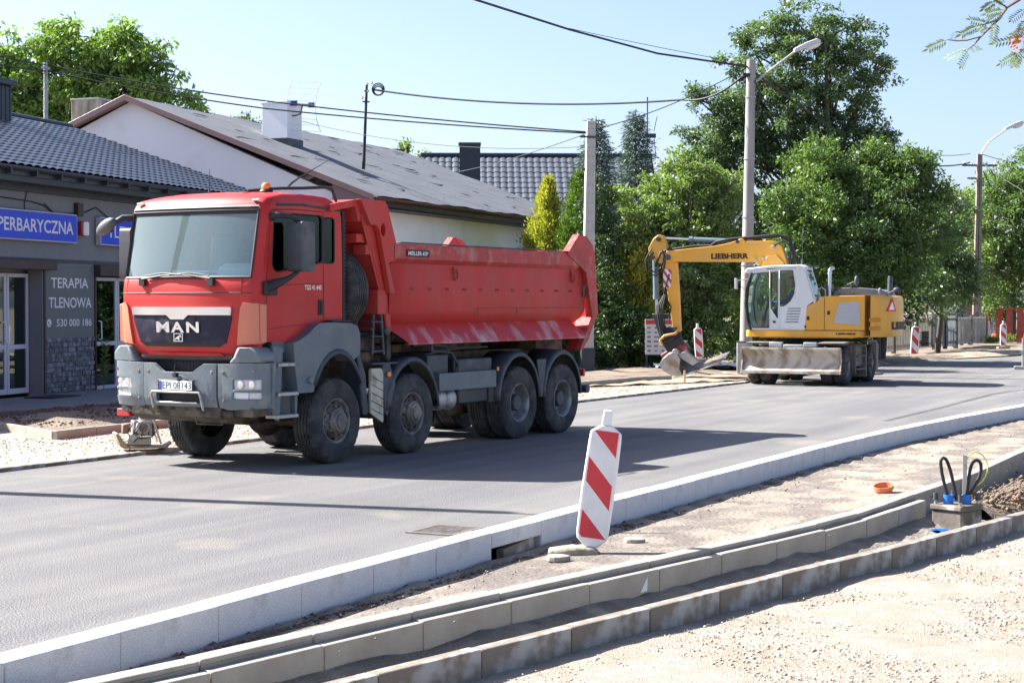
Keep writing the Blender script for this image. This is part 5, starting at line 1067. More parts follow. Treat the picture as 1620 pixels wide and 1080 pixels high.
for i, (px, Y) in enumerate(((1537, 98), (1562, 96), (1581, 95.2), (1597, 94.5), (1614, 93), (1640, 91))):
    v = at(px, 540, Y); bp = empty('brick_pillar', (v.x, v.y, 0), R(-20), '', 'pillar', 'red brick fence pillars')
    bp['label'] = ('red brick fence pillar partly behind the far lamp post', 'red brick fence pillar just right of the far lamp post', 'red brick fence pillar between lamp post and farthest warning board', 'red brick fence pillar right of the farthest warning board', 'red brick fence pillar at the right edge of the frame', 'red brick fence pillar beyond the right edge')[i]
    MB().box((0, 0, .85), (.34, .34, 1.8)).build('shaft', BR, bp); MB().box((0, 0, 1.80), (.46, .46, .10)).build('cap', BR, bp)
a = at(1530, 540, 99.5); b = at(1650, 540, 92); d = Vector((b.x - a.x, b.y - a.y)); bw = empty('brick_fence', (a.x, a.y, 0), math.atan2(d.y, d.x), 'low red brick plinth with dark bars between the pillars', 'fence')
MB().box((d.length / 2, 0, .2), (d.length, .2, .4)).build('plinth', BR, bw); q = MB()
for k in range(int(d.length / .16)): q.box((k * .16, 0, .95), (.04, .04, 1.3))
q.build('bars', SLATED, bw)
v = gnd(1618, 584, 0); rb = empty('barrier_stand', (v.x, v.y, 0), R(-15), 'metal barrier frame with pale blue panel cut by the right edge of the frame', 'barrier')
q = MB().tube([(0, 0, .08), (0, 0, 1.0)], .035, 8); q.tube([(1.9, 0, .08), (1.9, 0, 1.0)], .035, 8); q.box((0, 0, .55), (.12, .1, .08)); q.build('upright', ALU, rb, 50); q = MB().box((0, -.1, .05), (.55, .2, .10)); q.box((0, .25, .05), (.5, .2, .1)); q.box((1.9, 0, .05), (.5, .5, .1)); q.build('foot', ALU, rb, bevel=.01); MB().box((.95, 0, .82), (1.8, .04, .26)).build('barrier_panel', mat('pale_blue_panel', (.50, .60, .68), .5), rb)
bin_ = empty('dark_box', tuple(at(1461, 548, 70)), R(10), 'dark ribbed box standing behind the warning board by the fence', 'box'); q = MB()
for k in range(6): q.box((0, 0, .06 + k * .105), (.34, .34, .095))
q.build('body', BLACK, bin_, bevel=.02)
v = at(1545, 545, 90)
# ------------------------------------------------------------------ wheeled excavator
EY = mat('excavator_yellow', (.74, .365, .04), .42, var=.07, vs=1.5, spec=.35, col2=(.62, .34, .08), amt=.3, s2=2, sharp=.15, coat=.3)
EW = mat('excavator_white', (.68, .69, .68), .4, var=.04, coat=.2)
EG = mat('undercarriage_grey', (.22, .20, .17), .7, var=.25, vs=3, col2=(.13, .11, .09), amt=.4, s2=3, bump=.3, bs=25)
EB = mat('blade_steel', (.52, .46, .38), .6, metal=.1, var=.12, vs=2, col2=(.26, .19, .13), amt=.42, s2=2.2, sharp=.1, stretch=(1, 3.5, .8), bump=.3, bs=20)
CYLM = mat('cylinder_blue_grey', (.13, .18, .22), .4, var=.1)
GRL = mat('grille_mesh', (.42, .42, .42), .6, var=.12, vs=30)
EX = empty('wheeled_excavator', (8.0, 45.4, 0), 0, 'yellow and white wheeled excavator with raised boom and wide dozer blade', 'excavator')
def EMP(m_, rot): return m_
CA = Matrix.Rotation(R(-115), 4, 'Z'); UP = Matrix.Rotation(R(160), 4, 'Z')
def part(mb, name, m, M, parent=None, **k):
    mb.v = [tuple(M @ Vector(v)) for v in mb.v]; return mb.build(name, m, parent or EX, **k)
def pv(M, v): return tuple(M @ Vector(v))
# carriage
q = MB().box((0, 0, .72), (3.0, .95, .42)); q.prism([(1.5, .95), (.8, 1.02), (-.8, 1.02), (-1.5, .95), (-1.5, .5), (1.5, .5)], -.42, .42, 'xz'); q.box((1.62, 0, .75), (.5, .7, .35)); q.box((-1.8, 0, .75), (.6, .8, .35)); part(q, 'undercarriage', EG, CA, bevel=.03)
q = MB().cyl((0, 0, 1.0), (0, 0, 1.24), .68, n=32); part(q, 'slew_ring', BLACK, CA, smooth=40)
q = MB()
for x in (1.3, -1.3): q.cyl((x, -1.0, .52), (x, 1.0, .52), .15); q.box((x, 0, .55), (.4, .6, .35))
part(q, 'axle', EG, CA)
for s in (1, -1):
    q = MB().box((.05, s * .98, .75), (1.25, .45, .60)); q.box((-.62, s * 1.05, .55), (.1, .5, .8)); part(q, 'tool_box', EG, CA, bevel=.02)
    for z in (.38, .72, 1.0):
        q = MB().box((-.05, s * 1.18, z), (.95, .25, .035)); part(q, 'step', EG, CA, bevel=.006)
    for x in (.62, -.62): q = MB().box((x * .9, s * 1.2, .65), (.06, .2, .75)); part(q, 'step_side', EG, CA, bevel=.01)
    q = MB().prism([(1.8, 1.10), (.7, 1.13), (.66, 1.08), (1.78, 1.05)], s * .62, s * 1.28, 'xz'); q.prism([(-.7, 1.13), (-1.9, 1.10), (-1.88, 1.05), (-.7, 1.08)], s * .62, s * 1.28, 'xz'); part(q, 'fender', EG, CA, bevel=.01)
    q = MB().prism([(-1.95, 1.10), (-2.25, .98), (-2.18, .3), (-2.0, .28), (-1.98, .8)], s * 1.0, s * 1.25, 'xz'); q.box((-2.12, s * 1.12, .18), (.42, .5, .06)); part(q, 'outrigger', EG, CA, bevel=.01)
    for x in (1.3, -1.3):
        for yo in (1.27, .93):
            c = pv(CA, (x, s * yo, .5)); a = CA.to_3x3() @ Vector((0, s, 0)); wheel(EX, c, a, r=.5, wd=.27, kind='digger')
# blade
q = MB().grid([-1.28, -.6, 0, .6, 1.28], list(range(9)), lambda y, k: (2.02 + .14 * math.cos(math.pi * (k / 8 - .5) * 1.0) * -1 + .16, y, .36 + .60 * k / 8))
q.box((2.19, 0, .35), (.04, 2.6, .07)); q.box((2.12, 0, .955), (.12, 2.56, .05))
for y in (-1.29, 1.29): q.prism([(2.22, .32), (2.14, .32), (2.02, .66), (2.12, .97), (2.20, .97), (2.10, .66)], y - .015, y + .015, 'xz')
part(q, 'dozer_blade', EB, CA, solid=.02, bevel=.004)
q = MB()
for y in (-.45, .45): q.box((1.8, y, .8), (.4, .12, .25)); q.cyl((1.6, y, .98), (1.98, y, .9), .05); q.box((1.88, y, 1.05), (.14, .34, .12))
q.box((1.85, 0, 1.0), (.2, .5, .1)); part(q, 'blade_link', mat('link_grey', (.33, .35, .36), .5), CA, bevel=.015)
# upper deck
q = MB().prism(rrect(-1.56, 1.55, -1.25, 1.25, (.12, .2, .2, .12)), 1.23, 1.40, 'xy'); q.box((0, 0, 1.30), (2.4, 2.2, .2)); part(q, 'deck', EY, UP, bevel=.02)
# cab on the left (y .28..1.25)
cy0, cy1 = .26, 1.25
prof = [(-.02, 1.41), (1.38, 1.41), (1.50, 1.62), (1.55, 2.1), (1.50, 2.6), (1.40, 2.90), (1.56, 2.90), (1.52, 3.0), (.9, 3.07), (.1, 3.09), (-.02, 3.04), (-.22, 2.35), (-.26, 2.18), (-.06, 2.03)]
fh = [(.92, 1.47), (1.34, 1.47), (1.44, 1.66), (1.49, 2.1), (1.44, 2.6), (1.32, 2.88), (.86, 2.92)]
dh = [(.63, 2.02), (.60, 2.06), (.63, 2.96), (.30, 2.97), (.24, 2.6), (.26, 2.4), (.36, 2.18), (.50, 2.06)]
dh = [(.63, 2.05), (.63, 2.95), (.31, 2.96), (.25, 2.6), (.27, 2.36), (.36, 2.18), (.48, 2.07), (.58, 2.03)]
dl = [(.70, 1.72), (.86, 1.98), (.86, 2.9), (.70, 2.93)]
fix = lambda h: h[::-1]
for y, nm in ((cy1, 'cab_side'), (cy0 + .04, 'cab_side')):
    hh = [fh, dh, dl] if y == cy1 else [[(.35, 1.9), (1.42, 1.9), (1.46, 2.2), (1.42, 2.6), (1.30, 2.88), (.35, 2.9)], [(-.15, 2.3), (.2, 2.3), (.2, 2.9), (-.05, 2.9)]]
    q = MB().prism(prof, y, y - .04, 'xz', hh); S_ = part(q, nm, EW, UP, bevel=.006)
    for h in hh:
        part(MB().prism(h, y - .02, y - .025, 'xz'), 'cab_window', GLASSE, UP, smooth=0)
        part(MB().tube([(x, y + .002 if y == cy1 else y - .042, z) for x, z in h + h[:1]], .012, 5), 'window_seal', BLACK, UP)
q = MB().tube([(x, cy1 - .0, z) for x, z in [(1.40, 1.42), (1.49, 1.66), (1.54, 2.1), (1.49, 2.6), (1.38, 2.9)]], .042, 8); q.tube([(x, cy0 + .03, z) for x, z in [(1.40, 1.42), (1.49, 1.66), (1.54, 2.1), (1.49, 2.6), (1.38, 2.9)]], .035, 8); part(q, 'front_pillar', BLACK, UP, smooth=60)
q = MB().grid([0, 1], list(range(5)), lambda u, k: (([1.38, 1.48, 1.53, 1.48, 1.37][k]), cy0 + .05 + u * (cy1 - cy0 - .1), [1.45, 1.66, 2.1, 2.6, 2.88][k])); part(q, 'front_window', GLASSE, UP, smooth=60)
q = MB().prism([(1.58, 2.89), (1.52, 3.02), (.9, 3.09), (.1, 3.11), (-.04, 3.05), (-.06, 2.98), (.5, 3.0), (1.42, 2.93)], cy0, cy1 + .01, 'xz'); part(q, 'cab_roof', EW, UP, bevel=.025)
q = MB().prism([(-.04, 2.98), (-.24, 2.34), (-.30, 2.15), (-.30, 1.42), (-.24, 1.42), (-.24, 2.15), (-.18, 2.34), (.0, 2.98)], cy0, cy0 + .12, 'xz'); q.prism([(-.04, 2.98), (-.24, 2.34), (-.30, 2.15), (-.30, 1.42), (-.24, 1.42), (-.24, 2.15), (-.18, 2.34), (.0, 2.98)], cy1 - .12, cy1, 'xz'); q.box((-.27, .75, 1.85), (.04, .9, .85)); part(q, 'cab_rear', EW, UP, bevel=.008)
q = MB().grid([0, 1], [0, 1], lambda u, v: (-.04 - .20 * v, cy0 + .1 + u * .78, 2.95 - .62 * v)); part(q, 'rear_window', GLASSE, UP, smooth=0)
q = MB().box((.6, .75, 1.42), (1.7, .9, .04)); part(q, 'cab_floor', BLACK, UP)
q = MB()
for x in (.90, .645): q.tube([(x, cy1 + .005, 1.44), (x - .0, cy1 + .008, 2.96)], .013, 5)
q.tube([(.90, cy1 + .006, 1.44), (.20, cy1 + .006, 1.44)], .008, 4); part(q, 'door_gap', EW, UP)
q = MB()
for k in range(6): q.box((.32 - k * .012, cy1 + .006, 1.62 + k * .07), (.34 - .0 * k, .012, .016))
part(q, 'louvre', SLATED, UP)
q = MB().box((.78, cy1 + .02, 1.62), (.07, .03, .05)); q.box((-.03, cy1 + .01, 1.5), (.04, .02, .06)); part(q, 'door_latch', BLACK, UP)
# seat, console and operator
q = MB().box((.35, .75, 1.85), (.5, .5, .12)); q.box((.12, .75, 2.2), (.14, .48, .7)); q.box((.10, .75, 2.62), (.1, .26, .2)); q.box((.35, .75, 1.6), (.4, .4, .35)); q.box((.5, 1.02, 2.02), (.4, .09, .1)); q.box((.5, .48, 2.02), (.4, .09, .1)); part(q, 'operator_seat', BLACK, UP, bevel=.04)
q = MB().tube([(1.2, .75, 1.44), (1.12, .75, 1.9), (1.05, .75, 2.15)], .05, 8); q.tube([(1.03 + .07 * math.cos(a), .75 + .17 * math.sin(a), 2.18 + .14 * math.cos(a)) for a in [k * math.pi / 8 for k in range(17)]], .018, 6); part(q, 'steering_column', BLACK, UP)
def skin(name, nodes, edges, m, M, parent=None, sub=1):
    me = bpy.data.meshes.new(name); me.from_pydata([pv(M, n[0]) for n in nodes], edges, []); o = bpy.data.objects.new(name, me); COL.objects.link(o); o.parent = parent
    sk = o.modifiers.new('skin', 'SKIN'); sk.use_smooth_shade = True
    for i, n in enumerate(nodes): r = n[1]; me.skin_vertices[0].data[i].radius = (r, r) if not isinstance(r, tuple) else r
    me.skin_vertices[0].data[0].use_root = True
    if sub: o.modifiers.new('sub', 'SUBSURF').levels = sub; o.modifiers['sub'].render_levels = sub
    me.materials.append(m); return o
SKIN = mat('skin', (.45, .24, .16), .6); BLUE = mat('blue_work_shirt', (.03, .10, .42), .8); HIV = mat('hi_vis_yellow', (.60, .75, .03), .7); TRO = mat('dark_trousers', (.03, .035, .05), .85)
N = [((.36, .75, 1.95), .14), ((.34, .75, 2.15), .15), ((.34, .75, 2.38), .15), ((.37, .75, 2.50), .065), ((.39, .75, 2.57), .06),
     ((.36, .95, 2.40), .07), ((.50, 1.02, 2.18), .05), ((.78, .98, 2.12), .038), ((.86, .97, 2.13), .034),
     ((.36, .55, 2.40), .07), ((.50, .47, 2.18), .05), ((.78, .55, 2.12), .038), ((.86, .56, 2.13), .034),
     ((.40, .86, 1.93), .10), ((.82, .88, 1.95), .075), ((.95, .88, 1.52), .05), ((1.08, .88, 1.49), .045),
     ((.40, .64, 1.93), .10), ((.82, .62, 1.95), .075), ((.95, .62, 1.52), .05), ((1.08, .62, 1.49), .045)]
ED = [(0, 1), (1, 2), (2, 3), (3, 4), (2, 5), (5, 6), (6, 7), (7, 8), (2, 9), (9, 10), (10, 11), (11, 12), (0, 13), (13, 14), (14, 15), (15, 16), (0, 17), (17, 18), (18, 19), (19, 20)]
for s, hb in ((1, 8), (-1, 12)):                # fingers closed on the levers
    bx0 = N[hb][0]
    for k in range(4):
        y = bx0[1] + (k - 1.5) * .019; i0 = len(N)
        N += [((bx0[0] + .05, y, bx0[2] + .01), .010), ((bx0[0] + .09, y, bx0[2] - .004 - .004 * k), .009), ((bx0[0] + .085, y, bx0[2] - .03), .008)]; ED += [(hb, i0), (i0, i0 + 1), (i0 + 1, i0 + 2)]
    i0 = len(N); N += [((bx0[0] + .02, bx0[1] - s * .045, bx0[2] - .005), .011), ((bx0[0] + .055, bx0[1] - s * .05, bx0[2] - .02), .009)]; ED += [(hb, i0), (i0, i0 + 1)]
PERS = skin('person', N, ED, BLUE, UP, None, 1); tag(PERS, 'person in a blue shirt seated at the controls in the excavator cab', 'person')
PERS.location = (8.0, 45.4, 0)
hd = MB().sph((0, 0, 0), (.095, .078, .12), 18, 14)
hd.v = [(x + (.012 if x > .05 and abs(y) < .02 and -.03 < z < .02 else 0), y * (1 - .25 * max(0, -z / .12)), z) for x, y, z in hd.v]
hd.sph((.094, 0, -.01), (.02, .013, .022), 8, 6); hd.sph((0, .078, -.005), (.02, .012, .03), 8, 6); hd.sph((0, -.078, -.005), (.02, .012, .03), 8, 6)
hd.v = [(x + .41, y + .75, z + 2.69) for x, y, z in hd.v]; part(hd, 'head', SKIN, UP, parent=PERS, smooth=60)
fc = MB()
for y in (-.03, .03): fc.sph((.498, .75 + y, 2.70), (.008, .013, .007), 8, 6)
fc.box((.497, .75, 2.645), (.01, .04, .006)); part(fc, 'face_features', BLACK, UP, parent=PERS, smooth=60)
hr = MB().sph((.395, .75, 2.715), (.102, .086, .108), 16, 10); hr.v = [v for v in hr.v]; hr.f = [f for f in hr.f if sum(hr.v[i][2] for i in f) / 4 > 2.735 or (sum(hr.v[i][0] for i in f) / 4 < .35 and sum(hr.v[i][2] for i in f) / 4 > 2.66)]; part(hr, 'hair', BLACK, UP, parent=PERS, smooth=60)
vs_ = MB()
for s in (1, -1): vs_.prism([(.22, 2.05), (.50, 2.05), (.50, 2.35), (.42, 2.52), (.28, 2.52), (.22, 2.35)], .75 + s * .165, .75 + s * .03, 'xz')
part(vs_, 'vest', HIV, UP, parent=PERS, bevel=.04)
tr_ = MB()
for s in (1, -1): tr_.tube([(.38, .75 + s * .11, 1.94), (.84, .75 + s * .13, 1.96), (.96, .75 + s * .13, 1.55)], [.115, .088, .066], 10)
part(tr_, 'trousers', TRO, UP, parent=PERS, smooth=60)
# bodywork
q = MB().prism([(-.30, 1.41), (-.30, 2.10), (-.42, 2.25), (-.52, 2.29), (-1.56, 2.31), (-1.56, 1.41)], 1.25, -1.25, 'xz'); part(q, 'engine_cover', EY, UP, bevel=.02, seg=3)
q = MB().prism([(-.30, 1.41), (-.03, 1.41), (-.05, 2.02), (-.20, 2.10), (-.32, 2.2), (-.32, 1.41)], 1.252, .2, 'xz'); part(q, 'side_panel', EY, UP, bevel=.02)
q = MB().prism([(.0, 1.41), (1.45, 1.41), (1.45, 1.75), (-.3, 1.95), (-.3, 1.41)], -.45, -1.25, 'xz'); part(q, 'tank_cover', EY, UP, bevel=.04)
def cwp(y): return -1.55 - .78 * (max(0, 1 - (abs(y) / 1.27) ** 3.2)) ** .45
ysr = [-1.26, -1.25, -1.235, -1.22, -1.15, -1.05, -.9, -.7, -.45, -.2, 0, .2, .45, .7, .9, 1.05, 1.15, 1.22, 1.25, 1.26]
q = MB().grid([0, 1, 2, 3, 4, 5, 6], ysr, lambda k, y: (cwp(y) + (.06, .015, 0, 0, .0, .02, .10)[k] * (1 if abs(y) < 1.2 else 0), y * (1, 1, 1, 1, 1, 1, .99)[k], (1.24, 1.27, 1.5, 1.8, 2.1, 2.26, 2.31)[k]))
q.prism([(cwp(y) + .10, y) for y in ysr] + [(-1.55, 1.26), (-1.55, -1.26)], 2.308, 2.302, 'xy'); q.prism([(cwp(y) + .06, y) for y in ysr], 1.25, 1.245, 'xy'); part(q, 'counterweight', EY, UP, smooth=50)
q = MB()
q.tube([(-1.557, 1.253, 1.42), (-1.557, 1.253, 2.29)], .006, 4); q.tube([(-.52, 1.253, 1.42), (-.52, 1.253, 2.27)], .006, 4); q.tube([(.0, 1.255, 1.405), (-1.55, 1.255, 1.405)], .006, 4); part(q, 'panel_gap', BLACK, UP)
q = MB().prism([(-.89, 2.10), (-.93, 2.12), (-1.36, 2.145), (-1.42, 2.11), (-1.44, 1.58), (-1.40, 1.54), (-.79, 1.60), (-.77, 1.63)], 1.254, 1.258, 'xz'); 
GR_ = part(q, 'side_grille', GRL, UP, bevel=0)
for x, z in ((-.10, 1.72), (-.63, 1.86)): q = MB().box((x, 1.256, z), (.07, .012, .10)); part(q, 'lock', BLACK, UP, bevel=.005)
def dtxt(s, x0, z0, w_, h, y, nm, m, M=UP, bold=.05): 
    q = MB().text(s, (x0, y, z0), (-1, 0, 0), (0, 0, 1), w_, h, .003, bold); return part(q, nm, m, M, smooth=0)
dtxt('LIEBHERR', -.82, 1.295, .52, .05, 1.256, 'deck_lettering', BLACK)
# rear lettering on the curved counterweight
t = MB().text('LIEBHERR', (0, 0, 1.43), (1, 0, 0), (0, 0, 1), 1.75, .20, 0, .05)
def wrap(v, y0):
    y = y0 - v[0]; return (cwp(y) - .012, y, v[2])
t.v = [wrap(v, .93) for v in t.v]; part(t, 'rear_lettering', BLACK, UP, smooth=0, solid=.006)
q = MB().prism([(.93 + .17, 1.90), (.93 - .17, 1.90), (.93, 2.24)], 0, -.02, 'yz', [[(.93 + .11, 1.935), (.93, 2.16), (.93 - .11, 1.935)]], fn=lambda p: (cwp(p[1]) - .004 + p[0], p[1], p[2])); part(q, 'warning_triangle', mat('triangle_red', (.55, .02, .02), .4), UP)
q = MB().prism([(.93 + .11, 1.935), (.93 - .11, 1.935), (.93, 2.16)], 0, -.012, 'yz', fn=lambda p: (cwp(p[1]) - .004 + p[0], p[1], p[2])); part(q, 'triangle_centre', PLATEW, UP)
q = MB()
for z in (1.68, 1.46): q.prism(rrect(-1.95, -1.66, z - .055, z + .055, .05), 1.2, 1.262, 'xz')
part(q, 'lifting_slot', mat('deep_orange', (.5, .20, .02), .6), UP)
q = MB().prism([(-.68, 2.29), (-.76, 2.45), (-.84, 2.50), (-1.2, 2.52), (-1.9, 2.46), (-2.05, 2.40), (-2.12, 2.29)], 1.0, -.6, 'xz'); 
for x in (-.86, -1.2, -1.9): q.box((x, 1.0, 2.42), (.08, .06, .16))
part(q, 'engine_hood', mat('hood_grey', (.15, .17, .19), .5), UP, bevel=.035)
q = MB().tube([(-.62, 1.05, 2.28), (-.62, 1.05, 2.93), (-.64, 1.02, 3.0), (-.70, .95, 3.02)], .048, 12); part(q, 'exhaust', mat('chrome_pipe', (.6, .6, .6), .2, metal=.9), UP, smooth=60)
q = MB().tube([(-2.05, .2, 2.3), (-2.05, .2, 2.72), (-2.05, .2, 2.82)], [.07, .07, .05], 12); part(q, 'rear_exhaust', SLATED, UP, smooth=60)
q = MB().tube([(-.72, 1.0, 2.42), (-1.25, 1.1, 2.66)], .014, 6); q.sph((-1.32, 1.12, 2.68), (.06, .09, .14), 12, 8); part(q, 'mirror', SLATED, UP, smooth=60); q = MB().tube([(-2.0, .9, 2.32), (-2.28, .95, 2.45)], .014, 6); q.sph((-2.32, .95, 2.44), (.10, .05, .08), 12, 8); part(q, 'mirror', SLATED, UP, smooth=60)
q = MB().tube([(-.33, 1.1, 2.15), (-.33, 1.1, 2.45), (-.42, 1.1, 2.52), (-.52, 1.1, 2.45), (-.52, 1.1, 2.3)], .02, 8); part(q, 'handrail', ALU, UP, smooth=60)
q = MB().box((-.55, .75, 2.5), (.2, .3, .22)); q.box((.0, .6, 3.08), (.5, .2, .05)); q.tube([(.1, 1.0, 3.08), (.1, 1.0, 4.1)], .008, 5); q.tube([(.12, .95, 3.08), (.12, .95, 3.25)], .03, 6); part(q, 'roof_gear', SLATED, UP)
q = MB().tube([(1.5, .9, 2.75), (1.75, 1.3, 2.7)], .015, 5); q.box((1.78, 1.32, 2.62), (.05, .16, .28)); q.tube([(1.6, .35, 2.8), (1.72, .3, 2.3), (1.68, .32, 1.6)], .012, 5); part(q, 'cab_mirror', EW, UP, bevel=.01)
# boom, stick, bucket in plane y = by0..by1
by0, by1 = -.22, .14
boom = [(.15, 1.75), (.45, 1.70), (1.12, 2.55), (1.33, 3.08), (1.48, 3.21), (3.78, 3.24), (3.98, 3.22), (4.03, 3.36), (3.98, 3.53), (3.30, 3.60), (2.62, 3.66), (2.2, 3.74), (1.98, 3.82), (1.80, 3.77), (1.12, 3.78), (.92, 3.74), (.80, 3.60), (.62, 3.05), (.05, 2.0)]
B = part(MB().prism(boom, by0, by1, 'xz'), 'boom', EY, UP, bevel=.015)
dtxt('LIEBHERR', 2.73, 3.30, 1.03, .15, by1 + .002, 'boom_lettering', BLACK)
q = MB().prism([(1.35, 3.12), (1.20, 3.36), (.95, 3.40), (.75, 3.2), (.70, 2.9), (1.2, 2.85)], by1, by1 + .06, 'xz'); part(q, 'boom_bracket', EY, UP, bevel=.01); q = MB().cyl((1.9, by0 - .03, 3.76), (1.9, by1 + .03, 3.76), .09, n=16); part(q, 'boom_bracket', EY, UP, bevel=.01)
q = MB()
for x, z, r_ in ((1.03, 3.60, .075), (1.28, 3.28, .06), (1.50, 3.30, .05)): r_ *= .8; q.lathe([(r_, 0), (r_, .07), (r_ * .8, .09), (0, .09)], (x, by1, z), (0, 1, 0), 16)
part(q, 'work_lamp', ALU, UP, smooth=50)
q = MB()
for k, y in enumerate((-.16, -.08, .02, .10)): q.tube([(.55, y, 2.9 + .02 * k), (.50, y, 3.4), (.62, y, 3.76 + .03 * k), (.9, y, 3.90 + .015 * k), (1.5, y, 3.86 + .01 * k), (2.2, y, 3.84), (2.6, y, 3.80 - .01 * k), (2.75, y, 3.66), (3.2, y, 3.66), (3.95, y, 3.56), (4.15, y, 3.50), (4.30, y, 3.2 - .03 * k)], .035, 7)
q.tube([(.60, .16, 3.1), (.56, .16, 3.6), (.75, .16, 3.78), (1.0, .17, 3.66)], .03, 7); part(q, 'hydraulic_hose', BLACK, UP, smooth=60)
q = MB().cyl((4.12, -.04, 3.89), (3.30, -.04, 3.84), .032); q2 = part(q, 'stick_cylinder_rod', CHROME, UP, smooth=60); q = MB().cyl((3.34, -.04, 3.842), (2.05, -.04, 3.77), .072, n=16); q.cyl((3.38, -.04, 3.845), (3.28, -.04, 3.84), .085, n=16); part(q, 'stick_cylinder', CYLM, UP, smooth=50)
stick = [(4.08, 3.95), (4.22, 3.98), (4.36, 3.88), (4.50, 3.62), (4.48, 3.42), (4.38, 3.28), (4.14, 3.18), (3.98, 2.5), (3.86, 1.75), (3.80, 1.36), (3.70, 1.28), (3.61, 1.36), (3.66, 2.4), (3.72, 3.22), (3.86, 3.30), (3.98, 3.45), (4.0, 3.7)]
part(MB().prism(stick, -.15, .09, 'xz'), 'stick', EY, UP, bevel=.015)
q = MB().prism([(4.12, 3.06), (3.88, 3.06), (3.86, 2.55), (4.0, 2.55)], .092, .098, 'xz'); o = part(q, 'striped_panel', None, UP) if False else None
SS = MB().prism([(-.10, -.25), (.11, -.25), (.125, .25), (-.11, .25)], 0, -.006, 'xz').build('striped_panel', stripes('stick_stripes', 1.4, .26, 0), EX, 0)
SS.location = pv(UP, (3.97, .10, 2.79)); SS.rotation_euler = (0, 0, R(160 + 180))
q = MB()
for x, z, r_ in ((4.20, 3.85, .06), (3.93, 3.36, .08), (4.36, 3.36, .05), (3.72, 1.40, .06), (2.0, 3.76, .05)): q.cyl((x, -.25, z), (x, .20, z), r_, n=16)
part(q, 'pivot_pin', SLATED, UP, smooth=50)
q = MB().cyl((4.34, -.03, 3.36), (4.31, -.03, 2.25), .078, n=16); q.cyl((4.31, -.03, 2.33), (4.31, -.03, 2.22), .09, n=16); part(q, 'bucket_cylinder', CYLM, UP, smooth=50); q = MB().cyl((4.31, -.03, 2.25), (4.28, -.03, 1.75), .035); part(q, 'bucket_cylinder_rod', CHROME, UP, smooth=60)
q = MB().box((4.05, -.03, 1.76), (.60, .22, .12)); q.prism([(4.38, 1.82), (4.22, 1.82), (3.98, 1.1), (4.12, 1.05)], .1, .14, 'xz'); q.prism([(4.38, 1.82), (4.22, 1.82), (3.98, 1.1), (4.12, 1.05)], -.2, -.16, 'xz'); part(q, 'bucket_link', SLATED, UP, bevel=.01)
q = MB().sph((3.86, -.03, 1.12), (.30, .25, .32), 14, 10); q.box((3.85, 0, 1.30), (.4, .36, .3)); q.box((3.75, .1, .98), (.5, .25, .18), rot=Matrix.Rotation(R(30), 3, 'Y')); part(q, 'tiltrotator', BLACK, UP, smooth=40)
q = MB()
for k in range(4): q.tube([(3.98 + .05 * k, .10, 2.5 - .1 * k), (4.06 + .06 * k, .2, 2.0), (4.0 + .05 * k, .22, 1.5), (3.82 + .08 * k, .22, 1.25 - .05 * k), (4.1, .2, 1.0 + .03 * k), (4.22, .12, 1.2)], .022, 6)
q.tube([(4.35, .1, 3.5), (4.52, .12, 3.3), (4.5, .12, 3.05), (4.3, .12, 2.95), (4.12, .12, 3.1), (4.05, .12, 3.4), (4.1, .12, 3.55)], .022, 6); q.tube([(4.4, .1, 3.62), (4.58, .12, 3.3), (4.52, .12, 2.95), (4.28, .12, 2.85), (4.05, .12, 3.05), (3.98, .12, 3.5)], .022, 6)
q.tube([(3.9, .12, 2.9), (4.05, .14, 2.4), (3.85, .14, 2.0), (3.9, .15, 1.6)], .02, 6); part(q, 'stick_hose', BLACK, UP, smooth=60)
q = MB().tube([(3.6, .16, 1.45), (3.7, .22, 1.28), (4.0, .24, 1.22), (4.12, .24, 1.1), (4.05, .22, .95)], .04, 8); part(q, 'orange_pipe', mat('pipe_orange', (.5, .25, .05), .5), UP, smooth=60)
q = MB().box((3.62, .0, .93), (.28, .3, .2), rot=Matrix.Rotation(R(-35), 3, 'Y')); q.box((3.9, .1, .78), (.5, .12, .1), rot=Matrix.Rotation(R(30), 3, 'Y')); part(q, 'quick_coupler', mat('coupler_red', (.38, .05, .04), .5, var=.2, col2=(.1, .06, .05), amt=.4, s2=8), UP, bevel=.02)
# wide ditching bucket: trough across, mouth to the right and up
STL = mat('worn_bucket_steel', (.36, .36, .35), .45, metal=.45, var=.2, vs=4, col2=(.27, .20, .13), amt=.38, s2=3, sharp=.1, bump=.2, bs=20)
bp = [(4.10, .42), (3.98, .28), (3.80, .18), (3.60, .13), (3.42, .14), (2.46, .47)]
bt = [(4.10, .46), (3.92, .66), (3.66, .78)]
shell = [(3.66, .80), (3.85, .74), (4.02, .60), (4.11, .44), (3.98, .27), (3.80, .17), (3.60, .13), (3.40, .15), (3.0, .28), (2.45, .48)]
q = MB().grid([-.75, .35], list(range(len(shell))), lambda y, k: (shell[k][0] + (y - .35) * .05, y, shell[k][1] + (.35 - y) * .26)); part(q, 'bucket', STL, UP, solid=.025, smooth=50)
for y in (.36, -.76):
    q = MB().prism([(3.66, .80), (3.85, .74), (4.02, .60), (4.11, .44), (3.98, .27), (3.80, .17), (3.60, .13), (3.45, .15), (3.55, .34), (3.52, .6)] , y, y + .025, 'xz', fn=lambda p: (p[0], p[1], p[2] + (.35 - p[1]) * .26)); part(q, 'bucket_cheek', STL, UP, bevel=.006)
q = MB().cyl((3.66, -.76, .78), (3.66, .38, .78), .09, n=16); q.prism([(3.70, .72), (3.40, .80), (3.02, .52), (3.2, .42)], .0, .30, 'xz'); q.box((3.75, -.2, .88), (.3, .35, .16)); part(q, 'bucket_back', STL, UP, bevel=.01)
